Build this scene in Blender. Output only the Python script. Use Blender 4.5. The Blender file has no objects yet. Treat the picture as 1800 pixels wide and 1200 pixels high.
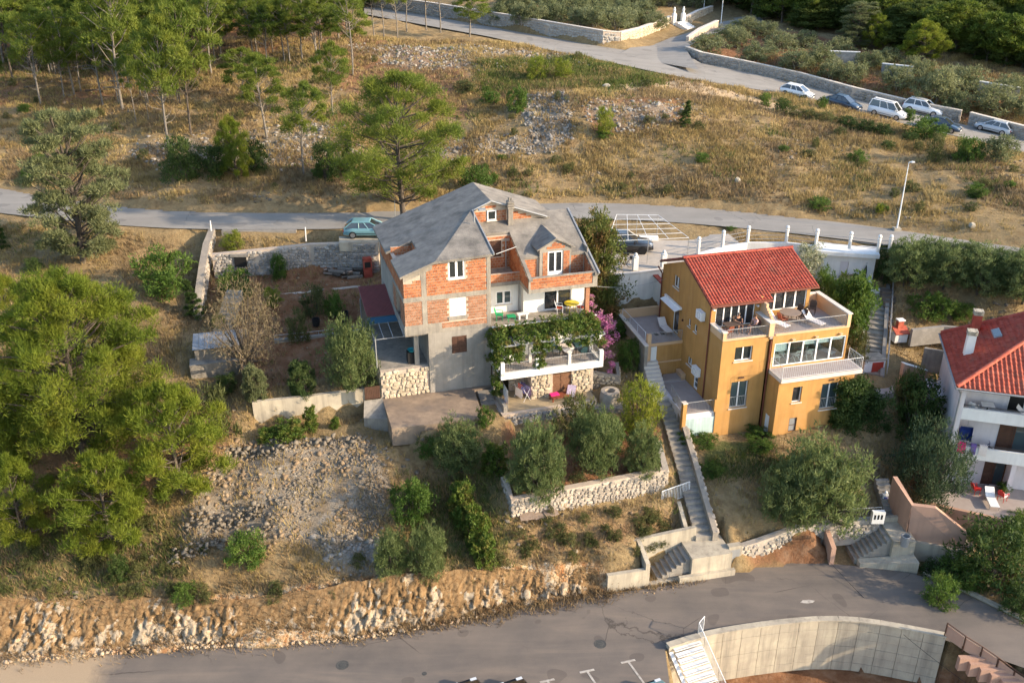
import bpy, math, random
import numpy as np
from mathutils import Vector, Matrix, Euler
from mathutils.geometry import delaunay_2d_cdt
scene = bpy.context.scene
COL = scene.collection
random.seed(7); RNG = np.random.default_rng(7)
# ---------------------------------------------------------------- camera
PITCH = math.radians(25.0); FPX = 1640.0
cam = bpy.data.cameras.new('camera'); camo = bpy.data.objects.new('camera', cam); COL.objects.link(camo)
cam.sensor_width = 36.0; cam.lens = FPX/1800*36.0; cam.clip_end = 3000; cam.clip_start = 0.5
camo.location = (0, 0, 0); camo.rotation_euler = (math.pi/2-PITCH, 0, 0)
scene.camera = camo
# ---------------------------------------------------------------- sky, sun, exposure
SUN_AZ = math.atan2(-0.29, 0.957); SUN_EL = math.radians(21)
w = bpy.data.worlds.new('World'); scene.world = w; w.use_nodes = True
nt = w.node_tree; nt.nodes.clear()
wo = nt.nodes.new('ShaderNodeOutputWorld'); bg = nt.nodes.new('ShaderNodeBackground'); sk = nt.nodes.new('ShaderNodeTexSky')
sk.sky_type = 'NISHITA'; sk.sun_disc = False; sk.sun_elevation = SUN_EL; sk.sun_rotation = math.pi/2-SUN_AZ
sk.altitude = 100; sk.air_density = 1.0; sk.dust_density = 1.5; sk.ozone_density = 1.2
bg.inputs['Strength'].default_value = 0.15
nt.links.new(sk.outputs[0], bg.inputs[0]); nt.links.new(bg.outputs[0], wo.inputs[0])
sl = bpy.data.lights.new('sun', 'SUN'); sl.energy = 3.1; sl.angle = math.radians(0.53); sl.color = (1.0, 0.80, 0.56)
so = bpy.data.objects.new('sun', sl); COL.objects.link(so)
sd = Vector((math.cos(SUN_AZ)*math.cos(SUN_EL), math.sin(SUN_AZ)*math.cos(SUN_EL), math.sin(SUN_EL)))
so.rotation_euler = sd.to_track_quat('Z', 'Y').to_euler(); so.location = (60, -20, 30)
vs = scene.view_settings; vs.view_transform = 'Standard'; vs.look = 'None'; vs.exposure = 1.55; vs.gamma = 1.0
vs.use_curve_mapping = False
# ---------------------------------------------------------------- measuring: pixel of the 1800 px photograph -> point of the place
CT, ST = math.cos(PITCH), math.sin(PITCH)
def ray(px, py):
    a = (px-900)/FPX; b = -(py-600)/FPX
    return (a, CT+b*ST, -ST+b*CT)
def Pz(px, py, z):
    r = ray(px, py); t = z/r[2]; return (r[0]*t, r[1]*t, z)
def Py(px, py, y):
    r = ray(px, py); t = y/r[1]; return (r[0]*t, y, r[2]*t)
def Pd(px, py, d):
    r = ray(px, py); return (r[0]*d, r[1]*d, r[2]*d)
def pix(x, y, z):
    d = y*CT-z*ST; u = y*ST+z*CT
    return 900+FPX*x/d, 600-FPX*u/d
# ---------------------------------------------------------------- objects
def tag(o, label=None, cat=None, group=None, kind=None):
    if label: o['label'] = label
    if cat: o['category'] = cat
    if group: o['group'] = group
    if kind: o['kind'] = kind
    return o
def empty(name, loc=(0, 0, 0), rz=0.0, label=None, cat=None, group=None, parent=None):
    o = bpy.data.objects.new(name, None); COL.objects.link(o); o.location = loc; o.rotation_euler = (0, 0, rz)
    o.empty_display_size = 0.3
    if parent: o.parent = parent
    return tag(o, label, cat, group)
def link(name, mesh, parent=None, loc=(0, 0, 0), rot=(0, 0, 0), scale=(1, 1, 1)):
    o = bpy.data.objects.new(name, mesh); COL.objects.link(o)
    o.location = loc; o.rotation_euler = rot; o.scale = scale
    if parent: o.parent = parent
    return o
def copy_tree(o, parent=None, loc=None, rot=None, scale=None, label=None):
    c = o.copy(); COL.objects.link(c); c.parent = parent
    if loc is not None: c.location = loc
    if rot is not None: c.rotation_euler = rot
    if scale is not None: c.scale = scale
    if label: c['label'] = label
    for ch in list(o.children): copy_tree(ch, c)
    return c
class MB:
    """collects simple shapes into one mesh"""
    def __init__(s): s.v = []; s.f = []; s.m = []; s.mi = 0
    def add(s, vs_, fs_):
        n = len(s.v); s.v += [tuple(p) for p in vs_]
        for f in fs_: s.f.append(tuple(i+n for i in f)); s.m.append(s.mi)
        return s
    def box(s, x0, x1, y0, y1, z0, z1):
        if x0 > x1: x0, x1 = x1, x0
        if y0 > y1: y0, y1 = y1, y0
        if z0 > z1: z0, z1 = z1, z0
        return s.add([(x0,y0,z0),(x1,y0,z0),(x1,y1,z0),(x0,y1,z0),(x0,y0,z1),(x1,y0,z1),(x1,y1,z1),(x0,y1,z1)],
                     [(0,3,2,1),(4,5,6,7),(0,1,5,4),(1,2,6,5),(2,3,7,6),(3,0,4,7)])
    def cbox(s, c, sx, sy, sz): return s.box(c[0]-sx/2, c[0]+sx/2, c[1]-sy/2, c[1]+sy/2, c[2], c[2]+sz)
    def prism(s, poly, z0, z1):
        """polygon (x,y) anticlockwise, extruded from z0 to z1 (numbers or one per corner)"""
        n = len(poly); a = z0 if hasattr(z0, '__len__') else [z0]*n; b = z1 if hasattr(z1, '__len__') else [z1]*n
        vs_ = [(p[0], p[1], a[i]) for i, p in enumerate(poly)]+[(p[0], p[1], b[i]) for i, p in enumerate(poly)]
        return s.add(vs_, [tuple(range(n-1, -1, -1)), tuple(range(n, 2*n))]+[(i, (i+1) % n, n+(i+1) % n, n+i) for i in range(n)])
    def slab(s, top, th):
        """any planar polygon given by its top corners (anticlockwise from above), thickness th downwards"""
        n = len(top); vs_ = [tuple(p) for p in top]+[(p[0], p[1], p[2]-th) for p in top]
        return s.add(vs_, [tuple(range(n)), tuple(range(2*n-1, n-1, -1))]+[(i, n+i, n+(i+1) % n, (i+1) % n) for i in range(n)])
    def bar(s, a, b, r, sides=6, r2=None):
        a = Vector(a); b = Vector(b); d = (b-a)
        if d.length < 1e-6: return s
        r2 = r if r2 is None else r2
        d.normalize(); q = d.orthogonal().normalized(); p = d.cross(q)
        vs_ = []
        for c, rr in ((a, r), (b, r2)):
            for k in range(sides):
                t = 2*math.pi*(k+.5)/sides; vs_.append(c+q*math.cos(t)*rr+p*math.sin(t)*rr)
        return s.add(vs_, [(k, (k+1) % sides, sides+(k+1) % sides, sides+k) for k in range(sides)]+[tuple(range(sides-1, -1, -1)), tuple(range(sides, 2*sides))])
    def tube(s, pts, r, sides=6):
        for a, b in zip(pts, pts[1:]): s.bar(a, b, r, sides)
        return s
    def limb(s, pts, rads, sides=7):
        """tapered bent tube through pts"""
        P = [Vector(p) for p in pts]; n0 = len(s.v); vs_ = []
        for i, p in enumerate(P):
            d = (P[min(i+1, len(P)-1)]-P[max(i-1, 0)]).normalized()
            q = d.cross(Vector((0.3, 1, 0.1))).normalized(); t = d.cross(q)
            for k in range(sides):
                an = 2*math.pi*k/sides; vs_.append(p+(q*math.cos(an)+t*math.sin(an))*rads[i])
        fs_ = []
        for i in range(len(P)-1):
            for k in range(sides):
                fs_.append((i*sides+k, i*sides+(k+1) % sides, (i+1)*sides+(k+1) % sides, (i+1)*sides+k))
        fs_.append(tuple(range((len(P)-1)*sides, len(P)*sides)))
        return s.add(vs_, fs_)
    def lathe(s, c, prof, sides=10):
        vs_ = []; n = len(prof)
        for r, z in prof:
            for k in range(sides):
                t = 2*math.pi*k/sides; vs_.append((c[0]+r*math.cos(t), c[1]+r*math.sin(t), c[2]+z))
        fs_ = [(i*sides+k, i*sides+(k+1) % sides, (i+1)*sides+(k+1) % sides, (i+1)*sides+k) for i in range(n-1) for k in range(sides)]
        fs_ += [tuple(range(sides-1, -1, -1)), tuple(range((n-1)*sides, n*sides))]
        return s.add(vs_, fs_)
    def mesh(s, name, *mats, smooth=False):
        me = bpy.data.meshes.new(name); me.from_pydata(s.v, [], s.f)
        for m in mats: me.materials.append(m)
        if len(mats) > 1: me.polygons.foreach_set('material_index', s.m)
        if smooth: me.polygons.foreach_set('use_smooth', [True]*len(s.f))
        me.update(); return me
    def build(s, name, mats, parent=None, smooth=False, **k):
        if not isinstance(mats, (list, tuple)): mats = [mats]
        return link(name, s.mesh(name, *mats, smooth=smooth), parent, **k)
def np_mesh(name, V, T, mat, smooth=False):
    """fast mesh from numpy arrays: V (n,3), T (m,3 or 4)"""
    me = bpy.data.meshes.new(name); V = np.asarray(V, np.float32); T = np.asarray(T, np.int32); k = T.shape[1]
    me.vertices.add(len(V)); me.vertices.foreach_set('co', V.ravel())
    me.loops.add(T.size); me.loops.foreach_set('vertex_index', T.ravel())
    me.polygons.add(len(T)); me.polygons.foreach_set('loop_start', np.arange(0, T.size, k, dtype=np.int32))
    me.polygons.foreach_set('loop_total', np.full(len(T), k, np.int32))
    if smooth: me.polygons.foreach_set('use_smooth', np.ones(len(T), bool))
    me.materials.append(mat); me.update(calc_edges=True); return me
# ---------------------------------------------------------------- materials
MATS = {}
def ramp(nt_, fac, stops):
    r = nt_.nodes.new('ShaderNodeValToRGB'); e = r.color_ramp.elements
    while len(e) < len(stops): e.new(0.5)
    for i, (p, c) in enumerate(stops): e[i].position = p; e[i].color = (*c, 1)
    nt_.links.new(fac, r.inputs[0]); return r.outputs[0]
def noise(nt_, vec, scale, detail=4, rough=0.6, dist=0.0):
    n = nt_.nodes.new('ShaderNodeTexNoise'); n.inputs['Scale'].default_value = scale; n.inputs['Detail'].default_value = detail
    n.inputs['Roughness'].default_value = rough; n.inputs['Distortion'].default_value = dist
    nt_.links.new(vec, n.inputs['Vector']); return n.outputs['Fac']
def mix(nt_, fac, a, b, mode='MIX'):
    m = nt_.nodes.new('ShaderNodeMix'); m.data_type = 'RGBA'; m.blend_type = mode
    for s_, v in ((0, fac), (6, a), (7, b)):
        if isinstance(v, (int, float)): m.inputs[s_].default_value = v
        elif isinstance(v, tuple): m.inputs[s_].default_value = (*v, 1)
        else: nt_.links.new(v, m.inputs[s_])
    return m.outputs[2]
def newmat(name):
    m = bpy.data.materials.new(name); m.use_nodes = True; MATS[name] = m
    return m, m.node_tree, m.node_tree.nodes['Principled BSDF']
def coord(nt_, world=True):
    if world: return nt_.nodes.new('ShaderNodeNewGeometry').outputs['Position']
    return nt_.nodes.new('ShaderNodeTexCoord').outputs['Object']
def bump(nt_, b, h, strength, dist=0.05):
    n = nt_.nodes.new('ShaderNodeBump'); n.inputs['Strength'].default_value = strength; n.inputs['Distance'].default_value = dist
    nt_.links.new(h, n.inputs['Height']); nt_.links.new(n.outputs[0], b.inputs['Normal'])
def M(name, c1, c2=None, scale=2.0, rough=0.8, bmp=0.0, bscale=None, c3=None, metal=0.0, spec=0.3, streak=0.0, rnd=0.0):
    """surface with two or three tones mottled by noise, fine relief, optional vertical streaks, optional per-object tone"""
    m, t, b = newmat(name); c2 = c2 or tuple(x*0.82 for x in c1); p = coord(t)
    f = noise(t, p, scale, 5, 0.62)
    stops = [(0.34, c1), (0.66, c2)] if c3 is None else [(0.30, c1), (0.5, c2), (0.70, c3)]
    col = ramp(t, f, stops)
    if streak:
        mp = t.nodes.new('ShaderNodeMapping'); mp.inputs['Scale'].default_value = (1.6, 1.6, 0.12); t.links.new(p, mp.inputs[0])
        s_ = noise(t, mp.outputs[0], 1.4, 4, 0.7)
        sc_ = ramp(t, s_, [(0.45, (1, 1, 1)), (0.72, (1-streak, 1-streak, 1-streak*0.95))])
        col = mix(t, 1.0, col, sc_, 'MULTIPLY')
    if rnd:
        oi = t.nodes.new('ShaderNodeObjectInfo')
        rc = ramp(t, oi.outputs['Random'], [(0, (1-rnd,)*3), (1, (1.0+rnd*.6,)*3)])
        col = mix(t, 1.0, col, rc, 'MULTIPLY')
    t.links.new(col, b.inputs['Base Color']); b.inputs['Roughness'].default_value = rough; b.inputs['Metallic'].default_value = metal
    b.inputs['Specular IOR Level'].default_value = spec
    if bmp: bump(t, b, noise(t, p, bscale or scale*4, 5, 0.7), bmp)
    return m
def leafmat(name, c1, c2, c3, scale=0.5, trans=0.35, rnd=0.25):
    """leaves: tone varies between clumps and plants, light passes through"""
    m, t, b = newmat(name); p = coord(t)
    col = ramp(t, noise(t, p, scale, 3, 0.6), [(0.3, c1), (0.5, c2), (0.7, c3)])
    oi = t.nodes.new('ShaderNodeObjectInfo')
    col = mix(t, 1.0, col, ramp(t, oi.outputs['Random'], [(0, (1-rnd, 1-rnd*.8, 1-rnd)), (1, (1+rnd*.7, 1+rnd*.5, 1+rnd*.4))]), 'MULTIPLY')
    t.links.new(col, b.inputs['Base Color']); b.inputs['Roughness'].default_value = 0.65; b.inputs['Specular IOR Level'].default_value = 0.25
    tr = t.nodes.new('ShaderNodeBsdfTranslucent'); t.links.new(col, tr.inputs['Color'])
    ms = t.nodes.new('ShaderNodeMixShader'); ms.inputs[0].default_value = trans
    t.links.new(b.outputs[0], ms.inputs[1]); t.links.new(tr.outputs[0], ms.inputs[2])
    t.links.new(ms.outputs[0], t.nodes['Material Output'].inputs[0]); return m
# ================================================================ TERRAIN
ZL, ZM = -38.5, -25.6            # lower and middle road level
def line(pts, z): return [Pz(x, y, z) for x, y in pts]
LOW_UP = [(-60,1172),(0,1165),(250,1145),(400,1136),(600,1127),(700,1112),(800,1095),(900,1073),(1000,1055),(1100,1040),(1180,1028),(1270,1010),(1320,998),(1400,988),(1460,990),(1550,1000),(1620,1010),(1700,1045),(1800,1095),(1900,1150)]
low_up = line(LOW_UP, ZL)
RW_TOP = [(1175,1140),(1240,1118),(1350,1101),(1440,1092),(1500,1092),(1590,1108),(1660,1122),(1800,1172),(1900,1215)]
rw_top = line(RW_TOP, ZL)
MID_UP = [(-150,318),(0,331),(90,348),(200,363),(300,371),(420,375),(600,375),(760,368),(900,360),(1000,357),(1100,358),(1200,363),(1300,372),(1400,383),(1500,394),(1600,408),(1700,423),(1800,437),(1950,462)]
MID_LO = [(-150,352),(0,375),(90,385),(200,396),(300,402),(420,404),(600,403),(760,395),(900,388),(1000,384),(1100,386),(1200,392),(1300,401),(1400,411),(1500,423),(1600,436),(1700,450),(1800,462),(1950,486)]
mid_up, mid_lo = line(MID_UP, ZM), line(MID_LO, ZM)
# upper road: (px, py upper edge, py lower edge, z) - climbs to the left
UPR = [(640,12,26,-16.6),(760,30,48,-16.8),(860,48,66,-17.1),(960,66,88,-17.6),(1060,84,108,-18.2),(1150,97,128,-18.9),(1230,112,143,-19.6),(1300,126,154,-20.2),(1400,148,170,-21.1),(1500,176,196,-22.0),(1600,200,222,-22.9),(1700,222,245,-23.6),(1800,246,270,-24.2),(1930,278,306,-25.0)]
up_up = [Pz(a, b, z) for a, b, c_, z in UPR]; up_lo = [Pz(a, c_, z) for a, b, c_, z in UPR]
SIDE = [(1085,98,1228,124,-19.0),(1108,93,1218,108,-18.75),(1160,76,1206,88,-18.3),(1200,58,1226,72,-17.9),(1240,44,1255,60,-17.5),(1268,36,1300,48,-17.2),(1330,27,1345,40,-16.9)]
side_l = [Pz(a, b, z) for a, b, c_, d, z in SIDE]; side_r = [Pz(c_, d, z) for a, b, c_, d, z in SIDE]
CP = []
def cp(*pts): CP.extend(pts)
# lower flat, rock cut, slope under the houses
for (x, y, z) in low_up[:-1]:
    cp((x, y+0.2, ZL-.05), (x, y-4, ZL-.05))
cp((-90,36,-38.5),(-90,20,-38.5),(120,20,-38.5),(0,20,-38.5),(60,30,-38.5),(40,41,-38.3))
ROCK_TOP = [(-60,1060,2.2),(0,1056,2.1),(150,1058,2.0),(300,1060,1.8),(430,1055,1.7),(560,1040,1.8),(700,1012,1.9),(850,1006,1.7),(950,1003,1.6),(1045,992,1.5)]
def edge_y(px):
    a = np.array(LOW_UP, float); py = np.interp(px, a[:,0], a[:,1]); return Pz(px, py, ZL)[1]
for px, py, d in ROCK_TOP:
    q = Py(px, py, edge_y(px)+d); cp(q, (q[0], q[1]-d*0.55, ZL+0.35*(q[2]-ZL)))
for px, py, z in [
  (1330,985,-37.6),(1430,960,-37.2),(1290,960,-37.0),(1420,925,-36.4),(1300,900,-35.9),(1230,830,-34.9),(1330,840,-34.9),(1400,800,-34.2),
  (0,960,-35.2),(120,960,-35.0),(250,950,-35.2),(300,985,-35.6),(330,935,-35.1),(480,990,-35.7),(620,980,-35.6),(740,960,-35.4),(800,990,-36.1),(960,990,-36.4),(1050,960,-36.1),(1100,985,-36.6),
  (905,912,-34.95),(1000,900,-35.2),(1100,888,-35.5),(1175,880,-35.65),(1205,880,-35.5),(1120,930,-36.0),(830,880,-34.7),(760,840,-34.0),
  (340,910,-34.3),(440,910,-34.4),(560,890,-34.1),(640,895,-34.2),(420,830,-32.9),(520,800,-32.5),(620,790,-32.4),(680,830,-33.0),(700,785,-32.5),(760,790,-32.7),(870,780,-32.7),
  (700,900,-34.4),(640,930,-34.9),
  (0,900,-34.2),(0,860,-33.5),(150,860,-33.5),(250,850,-33.3),(148,780,-32.0),(0,780,-32.0),(60,700,-30.9),(250,700,-31.0),(380,740,-31.9),(330,800,-32.6),(0,640,-29.9),(200,600,-29.2),(330,620,-29.6),(330,660,-30.6),
  (0,520,-28.2),(150,500,-27.8),(280,500,-27.8),(340,500,-28.4),(350,560,-29.4),(0,440,-26.9),(150,450,-27.0),(300,440,-27.0),(350,425,-26.6),
  (410,760,-32.2),(440,760,-32.4),(540,755,-32.4),(640,745,-32.4),(672,742,-32.4),
  # garden terraces left of the brick house
  (446,700,-30.7),(540,690,-30.75),(636,680,-30.8),(440,640,-30.6),(500,625,-30.6),(600,622,-30.7),(655,640,-30.8),
  (440,600,-29.9),(484,605,-29.9),(580,598,-29.9),(440,560,-29.6),(520,560,-29.7),(620,552,-29.6),
  (500,528,-28.6),(560,525,-28.6),(630,520,-28.6),(400,500,-28.4),(520,492,-28.6),(600,488,-28.6),(664,484,-28.6),(390,470,-28.0),
  (1230,755,-33.7),(1254,762,-33.66),(1300,765,-33.7),(1357,775,-33.75),(1430,775,-33.9),(1220,800,-34.3),(1480,790,-34.4),(1550,790,-34.9),
  (1500,690,-32.0),(1540,680,-32.0),(1570,690,-32.2),(1520,640,-31.0),(1520,600,-30.3),(1520,560,-29.6),(1500,520,-28.9),(1460,520,-28.9),(1440,505,-28.8),(1540,505,-28.8),
  (1570,520,-28.4),(1600,640,-31.8),(1630,600,-31.2),(1660,580,-30.4),(1600,560,-29.6),(1620,700,-33.2),(1600,760,-34.6),(1560,860,-36.1),(1560,930,-37.4),(1640,760,-35.0),
  (1700,545,-29.2),(1800,560,-29.2),(1700,510,-28.2),(1800,520,-28.2),(1900,560,-28.8),(1620,500,-27.9),(1600,470,-27.0),(1700,475,-26.9),(1800,490,-26.9),
  (1050,520,-28.9),(1090,560,-29.6),(1070,620,-30.8),(1100,650,-31.3),(1080,700,-31.9),(1040,690,-31.7),(1060,760,-33.0),(1130,760,-33.2),(1160,800,-34.1),
  (900,770,-32.8),(980,790,-33.2),(1010,770,-33.0),(930,835,-33.55),(1000,850,-33.6),(1090,820,-33.55),(1165,815,-33.55),(905,872,-33.62),
  (1100,480,-26.55),(1170,480,-26.55),(1100,430,-26.5),(1200,430,-26.4),(1060,410,-26.3),(1250,420,-26.1),
  (1100,545,-29.3),(1160,540,-29.3),(1095,522,-28.7),(1170,518,-28.7),
  (1700,930,-37.6),(1760,960,-37.8),(1800,1040,-38.0),(1850,900,-37.2),(1950,900,-37.2),(1720,900,-37.0),(1800,880,-37.0),(1950,760,-36),(1950,650,-32.5),
 ]: cp(Pz(px, py, z))
# middle road shoulders
for (x, y, z) in mid_lo: cp((x, y-0.4, z-0.02), (x, y+1.5, z-.1))
for (x, y, z) in mid_up: cp((x, y+0.3, z-.02), (x, y+1.5, z+0.75))
# hillside between the roads
for px, py, d in [
  (-100,270,98),(0,270,97.5),(-100,200,107),(0,200,107),(0,130,121),(150,300,94),(150,220,104),(150,130,119),(300,320,91.5),(300,260,97),(300,200,104.5),(300,130,117),(300,60,133),
  (0,60,136),(150,50,140),(300,10,152),(450,330,90.5),(450,260,97.5),(450,200,104),(450,130,115),(450,70,128),(600,330,90.5),(600,260,97.5),(600,190,105),(600,110,117),(600,60,130),(520,20,145),
  (740,330,91),(740,270,97),(740,200,104.5),(740,130,114),(740,90,121),(850,330,91.5),(850,280,96),(850,240,99.5),(850,180,106),(850,130,113),(850,90,121),(920,260,97),(930,172,105.5),(930,150,110),
  (1000,320,92),(1000,260,96.5),(1000,215,99.5),(1000,172,103),(1000,160,107.5),(1000,120,116),(940,105,119),(1000,105,120),(1080,300,93.5),(1080,240,97.5),(1080,200,100),(1080,172,103),(1080,160,107),(1120,135,113),
  (1200,310,92),(1200,250,96.5),(1200,205,100.5),(1200,172,105),(1200,160,109),(1300,320,90),(1300,260,95.5),(1300,205,102),(1300,175,108.5),(1400,330,88.5),(1400,270,94),(1400,220,101),(1400,190,108),
  (1500,345,86.5),(1500,290,92),(1500,240,98),(1500,210,105),(1600,360,84),(1600,300,90),(1600,250,97),(1600,232,103),(1700,370,82),(1700,310,88),(1700,270,94),(1800,390,80),(1800,330,85),(1800,290,91),(1950,400,79),(1950,330,88)]:
    cp(Pd(px, py, d))
for q in up_up: cp((q[0], q[1]+0.5, q[2]))
for q in up_lo: cp((q[0], q[1]-0.6, q[2]-0.05))
for q in side_l+side_r: cp(q)
# groves, forest and the hill behind
for px, py, z in [(700,-10,-15.4),(860,20,-15.3),(900,36,-15.4),(1000,50,-15.9),(1060,55,-16.2),(900,0,-14.6),(1000,15,-14.9),(1100,20,-15.6),(1160,20,-15.8),(1100,-20,-13.8),(1240,70,-18.2),(1300,90,-18.6),(1400,115,-19.3),(1500,138,-20.1),(1600,165,-21.2),(1700,190,-22.2),(1800,215,-23),(1400,75,-18.2),(1500,95,-18.8),(1600,120,-19.6),(1700,145,-20.6),(1800,165,-21.4),(1350,45,-17.2),(1500,60,-17.6),(1650,80,-18.3),(1800,110,-19.2),(1950,140,-20),(1400,20,-16.0),(1600,20,-15.8),(1800,40,-16.0),(1950,60,-16.0)]:
    cp(Pz(px, py, z))
for x in range(-140, 181, 40): cp((x, 215, -8+0.02*abs(x)), (x, 300, 2), (x, 420, 12))
cp((-120,95,-24.3),(-120,120,-19),(-120,160,-13),(-120,60,-29),(-120,40,-37),(150,80,-26),(150,100,-25),(150,130,-22),(150,50,-37),(150,35,-38.5),(60,60,-33),(60,70,-29),(60,50,-37.2))
pts2 = [Vector((p[0], p[1])) for p in CP]
res = delaunay_2d_cdt(pts2, [], [], 0, 1e-4)
DV = np.array([(v[0], v[1]) for v in res[0]]); DT = np.array(res[2]); orig = res[3]
DZ = np.array([CP[o[0]][2] for o in orig])
NX0, NX1, NY0, NY1, STEP = -78.0, 96.0, 31.0, 206.0, 0.45
gx = np.arange(NX0, NX1, STEP); gy = np.arange(NY0, NY1, STEP); GX, GY = np.meshgrid(gx, gy)
GZ = np.full(GX.shape, np.nan)
for a, b, c_ in DT:
    A, B, C = DV[a], DV[b], DV[c_]
    mn = np.minimum(np.minimum(A, B), C); mx = np.maximum(np.maximum(A, B), C)
    i0, i1 = np.searchsorted(gx, mn[0]-STEP), np.searchsorted(gx, mx[0]+STEP); j0, j1 = np.searchsorted(gy, mn[1]-STEP), np.searchsorted(gy, mx[1]+STEP)
    if i1 <= i0 or j1 <= j0: continue
    X = GX[j0:j1, i0:i1]; Y = GY[j0:j1, i0:i1]
    det = (B[1]-C[1])*(A[0]-C[0])+(C[0]-B[0])*(A[1]-C[1])
    if abs(det) < 1e-9: continue
    l1 = ((B[1]-C[1])*(X-C[0])+(C[0]-B[0])*(Y-C[1]))/det; l2 = ((C[1]-A[1])*(X-C[0])+(A[0]-C[0])*(Y-C[1]))/det; l3 = 1-l1-l2
    k = (l1 > -1e-6) & (l2 > -1e-6) & (l3 > -1e-6)
    sub = GZ[j0:j1, i0:i1]; sub[k] = (l1*DZ[a]+l2*DZ[b]+l3*DZ[c_])[k]
GZ = np.nan_to_num(GZ, nan=-25.0)
def blur(a, n=1):
    for _ in range(n):
        p = np.pad(a, 1, mode='edge'); a = (p[:-2,1:-1]+p[2:,1:-1]+p[1:-1,:-2]+p[1:-1,2:]+2*a)/6
    return a
GZ = np.where(GY > 80, blur(GZ, 8), blur(GZ, 2))
def vnoise(X, Y, s, seed):
    r = np.random.default_rng(seed); tab = r.random((256, 256))
    x = X/s+1000; y = Y/s+1000; xi = np.floor(x).astype(int); yi = np.floor(y).astype(int); fx = x-xi; fy = y-yi
    fx = fx*fx*(3-2*fx); fy = fy*fy*(3-2*fy); g = lambda a, b: tab[a % 256, b % 256]
    return (g(xi, yi)*(1-fx)+g(xi+1, yi)*fx)*(1-fy)+(g(xi, yi+1)*(1-fx)+g(xi+1, yi+1)*fx)*fy-0.5
def inpoly(X, Y, poly):
    poly = np.asarray(poly, float); r = np.zeros(X.shape, bool); n = len(poly)
    for i in range(n):
        x0, y0 = poly[i][:2]; x1, y1 = poly[(i+1) % n][:2]
        if y0 == y1: continue
        r ^= ((y0 > Y) != (y1 > Y)) & (X < (x1-x0)*(Y-y0)/(y1-y0)+x0)
    return r
low_poly = [p[:2] for p in low_up]+[(80, 28), (-80, 28)]
mid_poly = [p[:2] for p in mid_up]+[p[:2] for p in mid_lo[::-1]]
up_poly = [p[:2] for p in up_up]+[p[:2] for p in up_lo[::-1]]
side_poly = [p[:2] for p in side_l]+[p[:2] for p in side_r[::-1]]
LOWM = inpoly(GX, GY, low_poly); ROADM = LOWM | inpoly(GX, GY, mid_poly) | inpoly(GX, GY, up_poly) | inpoly(GX, GY, side_poly)
soft = lambda m, n: blur(m.astype(float), n)
# pixel position of every grid point: regions below are outlined on the photograph
D_ = GY*CT-GZ*ST; GPX = 900+FPX*GX/D_; GPY = 600-FPX*(GY*ST+GZ*CT)/D_
def region(poly, n=2): return soft(inpoly(GPX, GPY, poly) & (GY < 150), n)
rock = region([(-200,1050),(300,1056),(700,1008),(1060,985),(1075,1045),(900,1075),(600,1122),(300,1132),(-200,1160)], 1)
rubble = region([(415,775),(520,770),(640,765),(690,850),(640,960),(330,945),(300,985),(330,880)], 3)
soil = np.clip(region([(430,700),(660,640),(640,600),(700,560),(660,440),(470,450),(360,480),(370,560),(440,620)], 2)
  +region([(840,210),(820,90),(620,60),(560,150),(700,200)], 4)*.6+region([(880,765),(1170,740),(1165,830),(910,880)], 2)*.8
  +region([(-100,760),(420,700),(420,800),(100,960),(-100,960)], 4)*.55+region([(-150,20),(340,10),(600,0),(640,60),(330,120),(250,190),(-150,190)], 5)*.6+region([(1010,172),(1200,166),(1225,225),(1040,238)], 3)*.6+region([(1330,185),(1560,215),(1570,245),(1340,225)], 3)*.4+region([(880,910),(1200,890),(1210,940),(1050,990),(900,990)], 3)*.45+region([(1180,760),(1290,800),(1300,900),(1250,950)], 3)*.25
  +region([(1280,990),(1480,900),(1460,985)], 3)+region([(860,15),(1260,60),(1150,-30),(800,-20)], 3)*.8+region([(1230,90),(1800,240),(1800,160),(1350,40)], 3)*.7,0,1)
grav = np.clip(region([(905,165),(990,165),(1010,235),(960,260),(930,230)], 1)*1.3+region([(1040,170),(1200,180),(1190,215),(1090,235),(1020,200)], 4)*.55+region([(730,240),(990,235),(985,262),(740,285)], 2)*.7+region([(560,955),(670,930),(690,1010),(600,1010)], 3)*.9
  +region([(600,75),(860,85),(1050,95),(1030,120),(700,125)], 4)*.5+region([(230,250),(600,215),(640,300),(250,290)], 4)*.5,0,1)
green = np.clip(region([(-150,880),(330,900),(340,1000),(260,1050),(-150,1050)], 4)*.55+region([(700,840),(890,820),(900,1000),(720,1010)], 3)*.6+region([(0,0),(330,0),(330,110),(0,150)], 5)*.25+region([(840,110),(1060,100),(1180,120),(1160,150),(840,165)], 4)+region([(1225,780),(1350,760),(1360,830),(1240,840)], 3)*.9+region([(1180,60),(1330,30),(1800,100),(1900,20),(1300,-30)], 6)*.3,0,1)
flat = soft(ROADM, 2)
amp = np.clip(1-flat*1.6, 0, 1)
GZ = GZ+amp*(vnoise(GX, GY, 6, 1)*.45+vnoise(GX, GY, 2.3, 2)*.28+vnoise(GX, GY, 1.0, 3)*.16)*np.where(GY > 80, 1.3, 0.7)
GZ = GZ-rock*.35+(rubble+grav)*(vnoise(GX, GY, .8, 7)*.35+vnoise(GX, GY, 3, 17)*.9)*amp
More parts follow.
